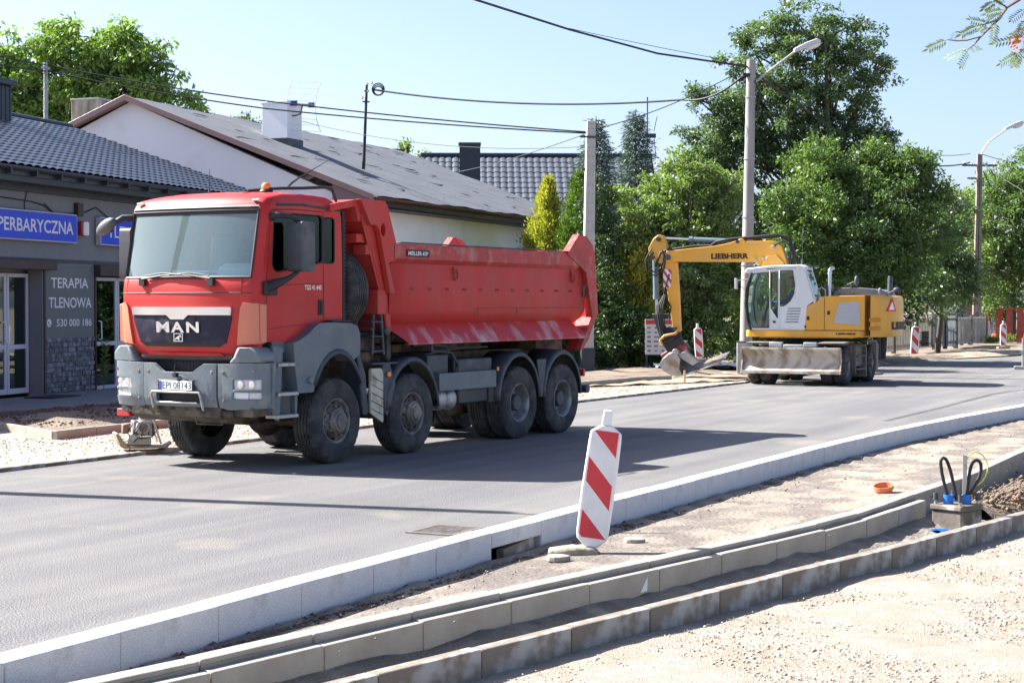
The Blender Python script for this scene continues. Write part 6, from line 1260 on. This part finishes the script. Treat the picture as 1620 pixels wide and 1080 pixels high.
# ------------------------------------------------------------------ vegetation
def leafmat(name, a, b, trans=.35, ns=.6, rough=.5):
    m = bpy.data.materials.new(name); m.use_nodes = True; n = m.node_tree.nodes; l = m.node_tree.links; p = n['Principled BSDF']
    g = n.new('ShaderNodeNewGeometry'); tc = n.new('ShaderNodeTexCoord'); nz = n.new('ShaderNodeTexNoise'); nz.inputs['Scale'].default_value = ns; l.new(tc.outputs['Object'], nz.inputs[0])
    ad = n.new('ShaderNodeMath'); ad.operation = 'MULTIPLY_ADD'; ad.inputs[1].default_value = .55; l.new(g.outputs['Random Per Island'], ad.inputs[0]); 
    s2 = n.new('ShaderNodeMapRange'); s2.inputs[1].default_value = .3; s2.inputs[2].default_value = .7; s2.inputs[4].default_value = .45; l.new(nz.outputs[0], s2.inputs[0]); l.new(s2.outputs[0], ad.inputs[2])
    x = n.new('ShaderNodeMix'); x.data_type = 'RGBA'; x.inputs[6].default_value = (*a, 1); x.inputs[7].default_value = (*b, 1); l.new(ad.outputs[0], x.inputs[0]); l.new(x.outputs[2], p.inputs['Base Color'])
    p.inputs['Roughness'].default_value = rough; p.inputs['Specular IOR Level'].default_value = .35
    t = n.new('ShaderNodeBsdfTranslucent'); tw = n.new('ShaderNodeMix'); tw.data_type = 'RGBA'; tw.blend_type = 'MULTIPLY'; tw.inputs[0].default_value = 1; l.new(x.outputs[2], tw.inputs[6]); tw.inputs[7].default_value = (1.3, 1.5, .5, 1); l.new(tw.outputs[2], t.inputs[0])
    ms = n.new('ShaderNodeMixShader'); ms.inputs[0].default_value = trans; l.new(p.outputs[0], ms.inputs[1]); l.new(t.outputs[0], ms.inputs[2]); l.new(ms.outputs[0], n['Material Output'].inputs[0]); return m
def quads(name, P, D, U, L, W, m, parent=None):
    """rhombus leaves: P base, D direction, U side vector, L length, W width"""
    n = len(P); L = L[:, None]; W = W[:, None]; Nn = np.cross(D, U)
    V = np.stack([P, P + D * L * .45 + U * W * .5 + Nn * W * .12, P + D * L, P + D * L * .45 - U * W * .5 + Nn * W * .12], 1)
    me = bpy.data.meshes.new(name); me.vertices.add(n * 4); me.vertices.foreach_set('co', V.ravel()); me.loops.add(n * 4); me.loops.foreach_set('vertex_index', np.arange(n * 4, dtype=np.int32))
    me.polygons.add(n); me.polygons.foreach_set('loop_start', np.arange(0, n * 4, 4, dtype=np.int32)); me.update(calc_edges=True); me.materials.append(m)
    o = bpy.data.objects.new(name, me); COL.objects.link(o); o.parent = parent; return o
def unit(a): return a / np.maximum(1e-9, np.linalg.norm(a, axis=1))[:, None]
BARK = mat('bark', (.10, .08, .06), .95, var=.3, vs=5, bump=.6, bs=20)
def tree(name, base, blobs, nleaf, leaf, m, label, cat='tree', group=None, clump=.35, nclump=None, trunk_r=.2, top=None, droop=.4, multi=1, branches=True, shell=.45):
    base = Vector(base); T = empty(name, base, 0, label, cat, group)
    vol = np.array([b[3] * b[4] * b[5] for b in blobs]) ** .72; pr = vol / vol.sum(); nclump = nclump or max(40, nleaf // 62); clump = clump * .64
    bi = rng.choice(len(blobs), nclump, p=pr); B = np.array(blobs)
    d = unit(rng.normal(size=(nclump, 3))); r = rng.random(nclump) ** shell
    r = r * np.where(rng.random(nclump) < .20, rng.uniform(1.05, 1.42, nclump), 1.0)
    C = B[bi, :3] + d * r[:, None] * B[bi, 3:6] - np.array(base)
    cs = clump * rng.uniform(.55, 1.35, nclump); wts = cs ** 2; ci = rng.choice(nclump, nleaf, p=wts / wts.sum())
    off = unit(rng.normal(size=(nleaf, 3))) * (rng.random(nleaf) ** .6)[:, None]; off[:, 2] *= .7
    P = C[ci] + off * cs[ci][:, None] * 1.25
    D = unit(off * .9 + rng.normal(size=(nleaf, 3)) * .6 + np.array([0, 0, -droop])); U = unit(np.cross(D, rng.normal(size=(nleaf, 3))))
    ls = leaf * rng.uniform(.6, 1.3, nleaf)
    quads('crown', P, D, U, ls, ls * rng.uniform(.32, .5, nleaf), m, T)
    q = MB(); cz = max(b[2] for b in blobs) - base.z; cen = [Vector(b[:3]) - base for b in blobs]
    for k in range(multi):
        a = 2 * math.pi * k / max(1, multi) + .5; o0 = Vector((math.cos(a), math.sin(a), 0)) * (.25 if multi > 1 else 0); tp = (top and Vector(top) - base) or Vector((sum(c.x for c in cen) / len(cen), sum(c.y for c in cen) / len(cen), cz * .9)); tp = tp + o0 * (3.2 if multi > 1 else 0)
        pts = [o0, o0 + tp * .3 + Vector((.1, 0, 0)) + o0 * .4, o0 + tp * .6 + o0 * 1.2, tp + Vector((0, 0, 0))]; q.tube(pts, [trunk_r, trunk_r * .75, trunk_r * .5, trunk_r * .15], 8)
    if branches:
        for c in cen:
            t0 = max(.12, min(.75, (c.z / max(.1, tp.z)) * .62)); s = tp * t0; mid = s.lerp(c, .5) + Vector((0, 0, -.15)); q.tube([s, mid, c], [trunk_r * .4, trunk_r * .25, trunk_r * .10], 6)
        for k in rng.choice(nclump, min(nclump, 90), replace=False):
            c = Vector(C[k]); b = cen[bi[k]]; q.tube([b.lerp(Vector((tp.x * .8, tp.y * .8, c.z * .75)), .3), b.lerp(c, .6) + Vector((0, 0, -.08)), c], [.05, .03, .012], 5)
    q.build('trunk', BARK, T, 60); return T
def BL3(px, py, Y, rx, ry=None, rz=None):
    """blob centre at depth Y, radii in metres"""
    v = at(px, py, Y); return (v.x, v.y, v.z, rx, ry or rx, rz or rx)
ASHM = leafmat('ash_leaf', (.060, .100, .048), (.17, .24, .11), .34, rough=.38)
BUSHM = leafmat('light_bush_leaf', (.095, .145, .052), (.27, .35, .125), .36, rough=.4)
MAPM = leafmat('mid_green_leaf', (.055, .105, .038), (.20, .285, .095), .34, rough=.4)
WALM = leafmat('walnut_leaf', (.12, .18, .05), (.28, .40, .11), .40, rough=.4)
YELM = leafmat('golden_thuja_leaf', (.20, .22, .04), (.55, .50, .09), .3)
THUM = leafmat('thuja_leaf', (0.074, 0.128, 0.032), (0.195, 0.286, 0.058), .2)
SPRM = leafmat('blue_spruce_needle', (0.074, 0.115, 0.101), (0.169, 0.234, 0.215), .08)
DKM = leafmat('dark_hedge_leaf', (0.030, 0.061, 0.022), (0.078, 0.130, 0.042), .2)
# big ash behind the lamp post
Yb = 63
blobs = [BL3(1120, 250, Yb, 1.0), BL3(1150, 300, Yb, 1.2), BL3(1190, 190, Yb, 1.1), BL3(1100, 260, Yb, .6), BL3(1330, 240, Yb, 1.5, 1.5, 1.2), BL3(1390, 215, Yb, .8, .9, .7), BL3(1160, 200, Yb, 1.1), BL3(1290, 60, Yb, 1.55, 1.6, 1.35), BL3(1215, 70, Yb, 1.1), BL3(1345, 75, Yb, 1.4), BL3(1245, 25, Yb, .7), BL3(1178, 55, Yb, .45, .5, .6), BL3(1160, 105, Yb, .6), BL3(1180, 150, Yb, 1.0), BL3(1130, 165, Yb, .8, .9, .7), BL3(1095, 150, Yb, .45, .5, .4), BL3(1130, 225, Yb, 1.2, 1.2, .8), BL3(1085, 205, Yb, .5, .6, .35),
         BL3(1235, 140, Yb, 1.5, 1.8, 1.5), BL3(1310, 150, Yb, 1.7, 1.8, 1.5), BL3(1378, 130, Yb, .9, 1, 1.0), BL3(1395, 95, Yb, .5, .6, .6), BL3(1350, 190, Yb, 1.1, 1.2, .8), BL3(1260, 225, Yb, 1.7, 1.8, 1.3), BL3(1190, 240, Yb, 1.2, 1.4, 1.1), BL3(1130, 290, Yb, 1.3, 1.4, .9), BL3(1220, 320, Yb, 1.7, 1.8, 1.4), BL3(1300, 290, Yb, 1.6, 1.8, 1.5), BL3(1150, 370, Yb, 1.3, 1.3, 1.2), BL3(1250, 400, Yb, 1.6, 1.6, 1.3)]
tree('ash_tree', (11.0, 63, 0), blobs, 80000, .155, ASHM, 'tall dark green ash tree rising behind the round lamp post', clump=.38, trunk_r=.22, multi=4, top=(11.0, 63, 12.2), shell=.5)
# light bush (left of the lamp post)
blobs = [BL3(1080, 290, 55, 1.3, 1.2, 1.0), BL3(1030, 330, 55, 1.1, 1.1, .9), BL3(1130, 320, 55, 1.1), BL3(1010, 390, 54.5, 1.1, 1, 1.1), BL3(1080, 380, 54.5, 1.5, 1.2, 1.4), BL3(1140, 390, 55, 1.1, 1.2, 1.2), BL3(1040, 460, 54.5, 1.5, 1.0, 1.3), BL3(1120, 460, 54.5, 1.5, 1, 1.3), BL3(1060, 525, 54.8, 1.6, .9, .9), BL3(1140, 520, 55, 1.2, .9, .9), BL3(1075, 258, 55, .55, .5, .5), BL3(1165, 440, 55.5, .7, .8, 1.2)]
tree('leafy_bush', (5.6, 55.2, 0), blobs, 52000, .15, BUSHM, 'large light green bush behind the excavator arm', 'bush', clump=.33, trunk_r=.10, multi=3, shell=.42)
# right group
blobs = [BL3(1290, 260, 60, 1.1, 1.1, 1.0), BL3(1340, 290, 60, 1.5, 1.3, 1.1), BL3(1400, 300, 60, 1.3), BL3(1440, 265, 60, .8, .9, .9), BL3(1470, 300, 60, .8, .9, 1.0), BL3(1380, 240, 60.5, .7, .8, .5), BL3(1290, 350, 59, 1.5, 1.3, 1.5), BL3(1370, 380, 59, 1.7, 1.4, 1.5), BL3(1450, 370, 60, 1.3, 1.3, 1.5), BL3(1330, 450, 59.5, 1.9, 1.3, 1.2), BL3(1415, 425, 60, 1.3, 1.2, .9), BL3(1250, 430, 59, 1.2, 1.2, 1.2), BL3(1235, 330, 59, .8, .8, .9)]
tree('leafy_tree', (13.0, 61, 0), blobs, 70000, .15, MAPM, 'broad bright green tree behind the excavator body', clump=.40, trunk_r=.16, multi=3, shell=.42)
blobs = [BL3(1480, 400, 72, 1.2, 1.2, 1.4), BL3(1505, 350, 72, .9, 1, 1.2), BL3(1460, 460, 71, 1.5, 1.2, 1.0), BL3(1515, 440, 72, 1.0, 1, 1.2)]
tree('shaded_tree', (18.2, 73, 0), blobs, 16000, .17, ASHM, 'darker tree between the broad green tree and the far lamp post', clump=.45, trunk_r=.14)
blobs = [BL3(1600, 300, 96, 1.9, 1.8, 1.6), BL3(1630, 290, 96, 2.0), BL3(1565, 345, 95, 1.7, 1.5, 1.4), BL3(1620, 380, 95, 2.4, 2, 2.2), BL3(1570, 410, 95, 2.0, 1.6, 1.6), BL3(1600, 460, 95.5, 2.4, 1.5, 1.6), BL3(1545, 390, 96, 1.2, 1.2, 1.6), BL3(1680, 350, 96, 3, 2, 3)]
tree('leafy_tree', (28.4, 97, 0), blobs, 34000, .22, MAPM, 'green tree behind the brick pillars at the right edge', clump=.6, trunk_r=.2)
blobs = [BL3(1515, 320, 110, 1.5, 1.5, 1.2), BL3(1480, 350, 110, 2, 2, 1.8), BL3(1535, 340, 110, 1.5, 1.5, 1.8), BL3(1500, 420, 108, 3, 2, 2.6), BL3(1560, 460, 104, 3.0, 2, 2.2), BL3(1450, 440, 108, 3, 2, 2.4)]
tree('leafy_tree', (28.5, 110, 0), blobs, 24000, .26, BUSHM, 'pale green tree farthest back left of the far lamp post', clump=.7, trunk_r=.2)
# hedge mass low behind excavator, dark
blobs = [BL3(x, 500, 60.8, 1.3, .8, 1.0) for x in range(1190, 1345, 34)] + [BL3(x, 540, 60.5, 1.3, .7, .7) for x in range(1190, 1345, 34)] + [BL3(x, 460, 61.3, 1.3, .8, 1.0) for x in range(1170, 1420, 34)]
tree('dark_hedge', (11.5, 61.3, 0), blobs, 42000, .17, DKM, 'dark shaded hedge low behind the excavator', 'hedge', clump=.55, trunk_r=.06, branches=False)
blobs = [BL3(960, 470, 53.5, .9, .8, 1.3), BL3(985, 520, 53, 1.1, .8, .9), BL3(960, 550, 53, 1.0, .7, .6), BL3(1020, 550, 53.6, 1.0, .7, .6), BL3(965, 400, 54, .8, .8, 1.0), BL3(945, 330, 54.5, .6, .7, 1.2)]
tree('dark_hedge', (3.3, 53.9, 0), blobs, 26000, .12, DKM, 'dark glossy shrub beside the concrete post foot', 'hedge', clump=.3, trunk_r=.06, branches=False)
# left walnut
Yw = 74
blobs = [BL3(180, 60, Yw, 1.1), BL3(110, 48, Yw, .55, .6, .5), BL3(72, 45, Yw, .5, .5, .6), BL3(75, 78, Yw, .9), BL3(140, 85, Yw, 1.4), BL3(215, 85, Yw, 1.2), BL3(250, 110, Yw, .9), BL3(200, 130, Yw, 1.7), BL3(270, 150, Yw, 1.0), BL3(120, 130, Yw, 1.6), BL3(300, 165, Yw, .6), BL3(330, 175, Yw, .45, .5, .35), BL3(40, 120, Yw, 1.5), BL3(15, 85, Yw, .9), BL3(60, 170, Yw, 1.9), BL3(150, 175, Yw, 1.8), BL3(230, 175, Yw, 1.4), BL3(-20, 150, Yw, 1.8), BL3(-40, 110, Yw, 1.5), BL3(10, 200, Yw, 1.8), BL3(90, 200, Yw, 1.6), BL3(-70, 200, Yw, 2.2), BL3(200, 42, Yw, .5, .5, .45)]
tree('walnut_tree', (-18, 74.5, 0), blobs, 52000, .26, WALM, 'bright green walnut tree behind the shop and gable roofs', clump=.55, trunk_r=.3, droop=.7, multi=2, shell=.5)
blobs = [BL3(640, 232, 92, .55, .5, .4), BL3(675, 245, 92, .4, .5, .25), BL3(385, 187, 92, .45, .4, .3), BL3(400, 195, 92, .5, .5, .3)]
tree('thin_tree', (-5.2, 92.5, 0), blobs[:2], 420, .2, WALM, 'sparse tree top showing above the hall ridge near the ribbed chimney', clump=.35, trunk_r=.08)
tree('thin_tree', (-13.6, 92.5, 0), blobs[2:], 380, .2, ASHM, 'sparse twigs showing left of the white roof chimney', clump=.35, trunk_r=.08)
# conifers
def conifer(name, base, h, r0, m, label, n, kind='spruce', cat='tree'):
    T = empty(name, base, 0, label, cat); q = MB().tube([(0, 0, 0), (0, 0, h * .6), (0, 0, h)], [.14, .07, .012], 8); P, D, U, L = [], [], [], []
    nb = int(h * (13 if kind == 'spruce' else 26))
    for k in range(nb):
        t = (k + random.random()) / nb; z = h * (.06 + .93 * t) if kind == 'spruce' else h * (.03 + .95 * t)
        a = k * 2.399 + random.uniform(-.4, .4)
        if kind == 'spruce': ln = r0 * (1 - t) ** .75 * random.uniform(.65, 1.2) + .10; dz = -.28 * ln + .25 * t * ln
        else: ln = r0 * math.sin(math.pi * min(1, (.12 + .88 * (1 - t)) ** .8 * .62 + .02)) * random.uniform(.7, 1.1) * (1 - t ** 3 * .75); dz = .55 * ln
        dv = Vector((math.cos(a), math.sin(a), 0)); end = dv * ln + Vector((0, 0, z + dz)); st = Vector((0, 0, z - (0 if kind == 'spruce' else .15)))
        mid = st.lerp(end, .55) + Vector((0, 0, -.06 * ln if kind == 'spruce' else -.1 * ln)); q.tube([st, mid, end], [.03, .018, .006], 4)
        c = int(n / nb * (ln / (r0 * .55) + .25)); s_ = rng.random(c) ** (.75 if kind == 'spruce' else .5)
        base_ = np.array([tuple(st.lerp(mid, min(1, x * 2)) if x < .5 else mid.lerp(end, x * 2 - 1)) for x in s_]).reshape(-1, 3)
        sp = (.24 if kind == 'spruce' else .16) * min(1, .4 + ln); of = rng.normal(size=(len(base_), 3)) * sp * (1 - .4 * s_[:, None]); of[:, 2] *= .45 if kind == 'spruce' else .9
        if kind == 'spruce': of[:, 2] -= np.abs(rng.normal(size=len(base_))) * .09
        P.append(base_ + of); dd = of * 2.0 + np.array(dv)[None] * .45 * (1 if kind == 'spruce' else .3) + np.array([0, 0, -.05 if kind == 'spruce' else .55]) + rng.normal(size=(len(base_), 3)) * .15; D.append(unit(dd))
    P = np.concatenate(P); D = np.concatenate(D); U = unit(np.cross(D, rng.normal(size=P.shape))); ls = (.17 if kind == 'spruce' else .15) * rng.uniform(.6, 1.3, len(P))
    quads('crown', P, D, U, ls, ls * (.22 if kind == 'spruce' else .35), m, T); q.build('trunk', BARK, T, 60); return T
conifer('blue_spruce', (4.85, 67, 0), 9.7, 1.7, SPRM, 'blue spruce with bare aerial mast beside it, right of the two', 26000)
conifer('blue_spruce', (3.2, 65, 0), 9.2, 1.5, SPRM, 'blue spruce directly behind the concrete post, left of the two', 24000)
conifer('blue_spruce', (6.2, 66, 0), 6.4, 1.8, SPRM, 'short wide blue spruce below the two tall ones', 16000)
conifer('golden_thuja', (1.25, 59, 0), 6.5, 1.0, YELM, 'golden yellow thuja left of the concrete post above the hall roof edge', 16000, 'thuja')
conifer('thuja', (2.3, 58, 0), 6.6, 1.0, THUM, 'green thuja hugging the left side of the concrete post', 16000, 'thuja')
conifer('golden_thuja', (3.85, 54.2, 0), 4.9, 1.0, YELM, 'ragged golden thuja beside the large light green bush', 12000, 'thuja')
conifer('blue_spruce', (26.9, 103, 0), 8.6, 3.4, SPRM, 'wide dark spruce behind the brick fence by the far lamp post', 22000)
# rowan branch overhanging the top right corner
ROW = leafmat('rowan_leaf', (.09, .13, .045), (.20, .25, .09), .22, rough=.75)
RB = empty('rowan_branch', at(1640, -20, 9.0), 0, 'rowan branch with feathery leaves and orange berries hanging into the top right corner', 'branch')
o0 = RB.location
def L_(px, py, Y=9.0): return at(px, py, Y) - o0
q = MB(); tw = [[(1700, -60), (1640, -25), (1612, 0), (1593, 12), (1580, 31), (1552, 58)], [(1552, 58), (1530, 64), (1515, 65), (1498, 63)], [(1552, 58), (1542, 70), (1532, 78)], [(1580, 31), (1560, 38), (1545, 41)], [(1640, -25), (1650, 20), (1635, 50), (1618, 60)], [(1635, 50), (1625, 75), (1612, 84)], [(1650, 20), (1632, 12), (1620, 14)], [(1593, 12), (1580, 4), (1573, 0)]]
for i, t in enumerate(tw): q.tube([L_(x, y) for x, y in t], [.014 - .009 * min(1, k / 5) if i == 0 else .005 - .003 * k / len(t) for k in range(len(t))], 6)
q.build('twig', mat('twig_bark', (.12, .07, .05), .8), RB, 60)
P, D, U, LL, WW = [], [], [], [], []; rc = MB()
fronds = [(1500, 63, -30, 14), (1504, 64, 8, -12), (1532, 78, -32, 12), (1532, 78, -12, 26), (1540, 72, 6, 8), (1548, 41, -26, 13), (1565, 38, -28, -6), (1575, 34, -4, 30), (1588, 16, -26, 6), (1585, 20, -20, 14), (1575, 2, -18, 12), (1590, 4, -14, -8), (1616, 60, -40, 8), (1616, 84, -14, 20), (1612, 84, -28, 16), (1618, 62, 6, 30), (1622, 14, -22, 18), (1622, 30, -10, 25), (1622, 45, -20, 12), (1560, 40, -12, 9), (1600, 80, 10, 22), (1628, 70, -16, 26), (1640, 60, -14, 30)]
for (x, y, dx, dy) in fronds:
    a = L_(x, y, 9 + random.uniform(-.15, .15)); b = L_(x + dx, y + dy, 9 + random.uniform(-.15, .15)); dv = b - a; ln = dv.length; dv.normalize(); rc.tube([a, (a + b) / 2 + Vector((0, 0, .008)), b], [.0016, .0013, .0008], 4)
    pn = dv.cross(Vector((random.uniform(-.6, .6), 1, random.uniform(-.5, .5)))).normalized()
    for k in range(7):
        for s in (1, -1):
            p = a.lerp(b, .15 + .13 * k); d = (dv * .6 + pn * s * .9 + Vector((0, 0, -.25))).normalized(); P.append(p); D.append(d); U.append(d.cross(dv.cross(pn)).normalized()); LL.append(random.uniform(.028, .042)); WW.append(.011)
    P.append(b); D.append(dv); U.append(pn); LL.append(.045); WW.append(.014)
quads('leaves', np.array(P), np.array(D), np.array(U), np.array(LL), np.array(WW), ROW, RB); rc.build('leaf_stalk', ROW, RB, 0)
q = MB()
for k in range(34): v = L_(random.gauss(1606, 4.5), random.gauss(66, 7), 9 + random.uniform(-.03, .03)); q.sph(v, random.uniform(.005, .008), 8, 6)
q.build('berries', mat('orange_berries', (.75, .13, .02), .35), RB, 60)
# grass tufts and weeds
def tufts(name, pts, n, h, m, label):
    c = rng.integers(0, len(pts), n); B = np.array(pts)[c]; P = B + np.stack([rng.normal(size=n) * .18, rng.normal(size=n) * .15, np.zeros(n)], 1); D = unit(np.stack([rng.normal(size=n) * .35, rng.normal(size=n) * .35, np.ones(n)], 1)); U = unit(np.cross(D, rng.normal(size=(n, 3)))); L = h * rng.uniform(.4, 1.2, n)
    o = quads(name, P, D, U, L, L * .09, m); return tag(o, label, 'grass', kind='stuff')
GRS = leafmat('grass_blade', (.08, .13, .03), (.22, .30, .07), .3)
pts = [tuple(gnd(x, y, .08)) for x, y in ((1405, 546), (1412, 545), (1420, 546), (1428, 548), (1400, 549), (1530, 541), (1522, 543), (1570, 543), (1605, 533), (1615, 536), (1595, 540), (950, 578), (957, 580), (965, 582))]
tufts('grass', pts, 2600, .45, GRS, 'tufts of grass and weeds along the far fences')
wd = empty('weed', (0, 0, 0), 0, 'thin green weed standing against the stone cladding by the second shop door', 'plant'); wd.location = SHOP.location + Matrix.Rotation(SHOP.rotation_euler.z, 3, 'Z') @ Vector((3.95, -.2, -.03))
MB().tube([(0, 0, 0), (.02, 0, .6), (.05, 0, 1.15)], [.01, .008, .003], 5).build('stem', GRS, wd, 60)
n = 150; t = rng.random(n); P = np.stack([t * .05, t * 0, .1 + t * 1.05], 1); D = unit(np.stack([rng.normal(size=n), rng.normal(size=n), np.full(n, .5)], 1)); quads('leaves', P, D, unit(np.cross(D, rng.normal(size=(n, 3)))), np.full(n, .16), np.full(n, .03), GRS, wd)
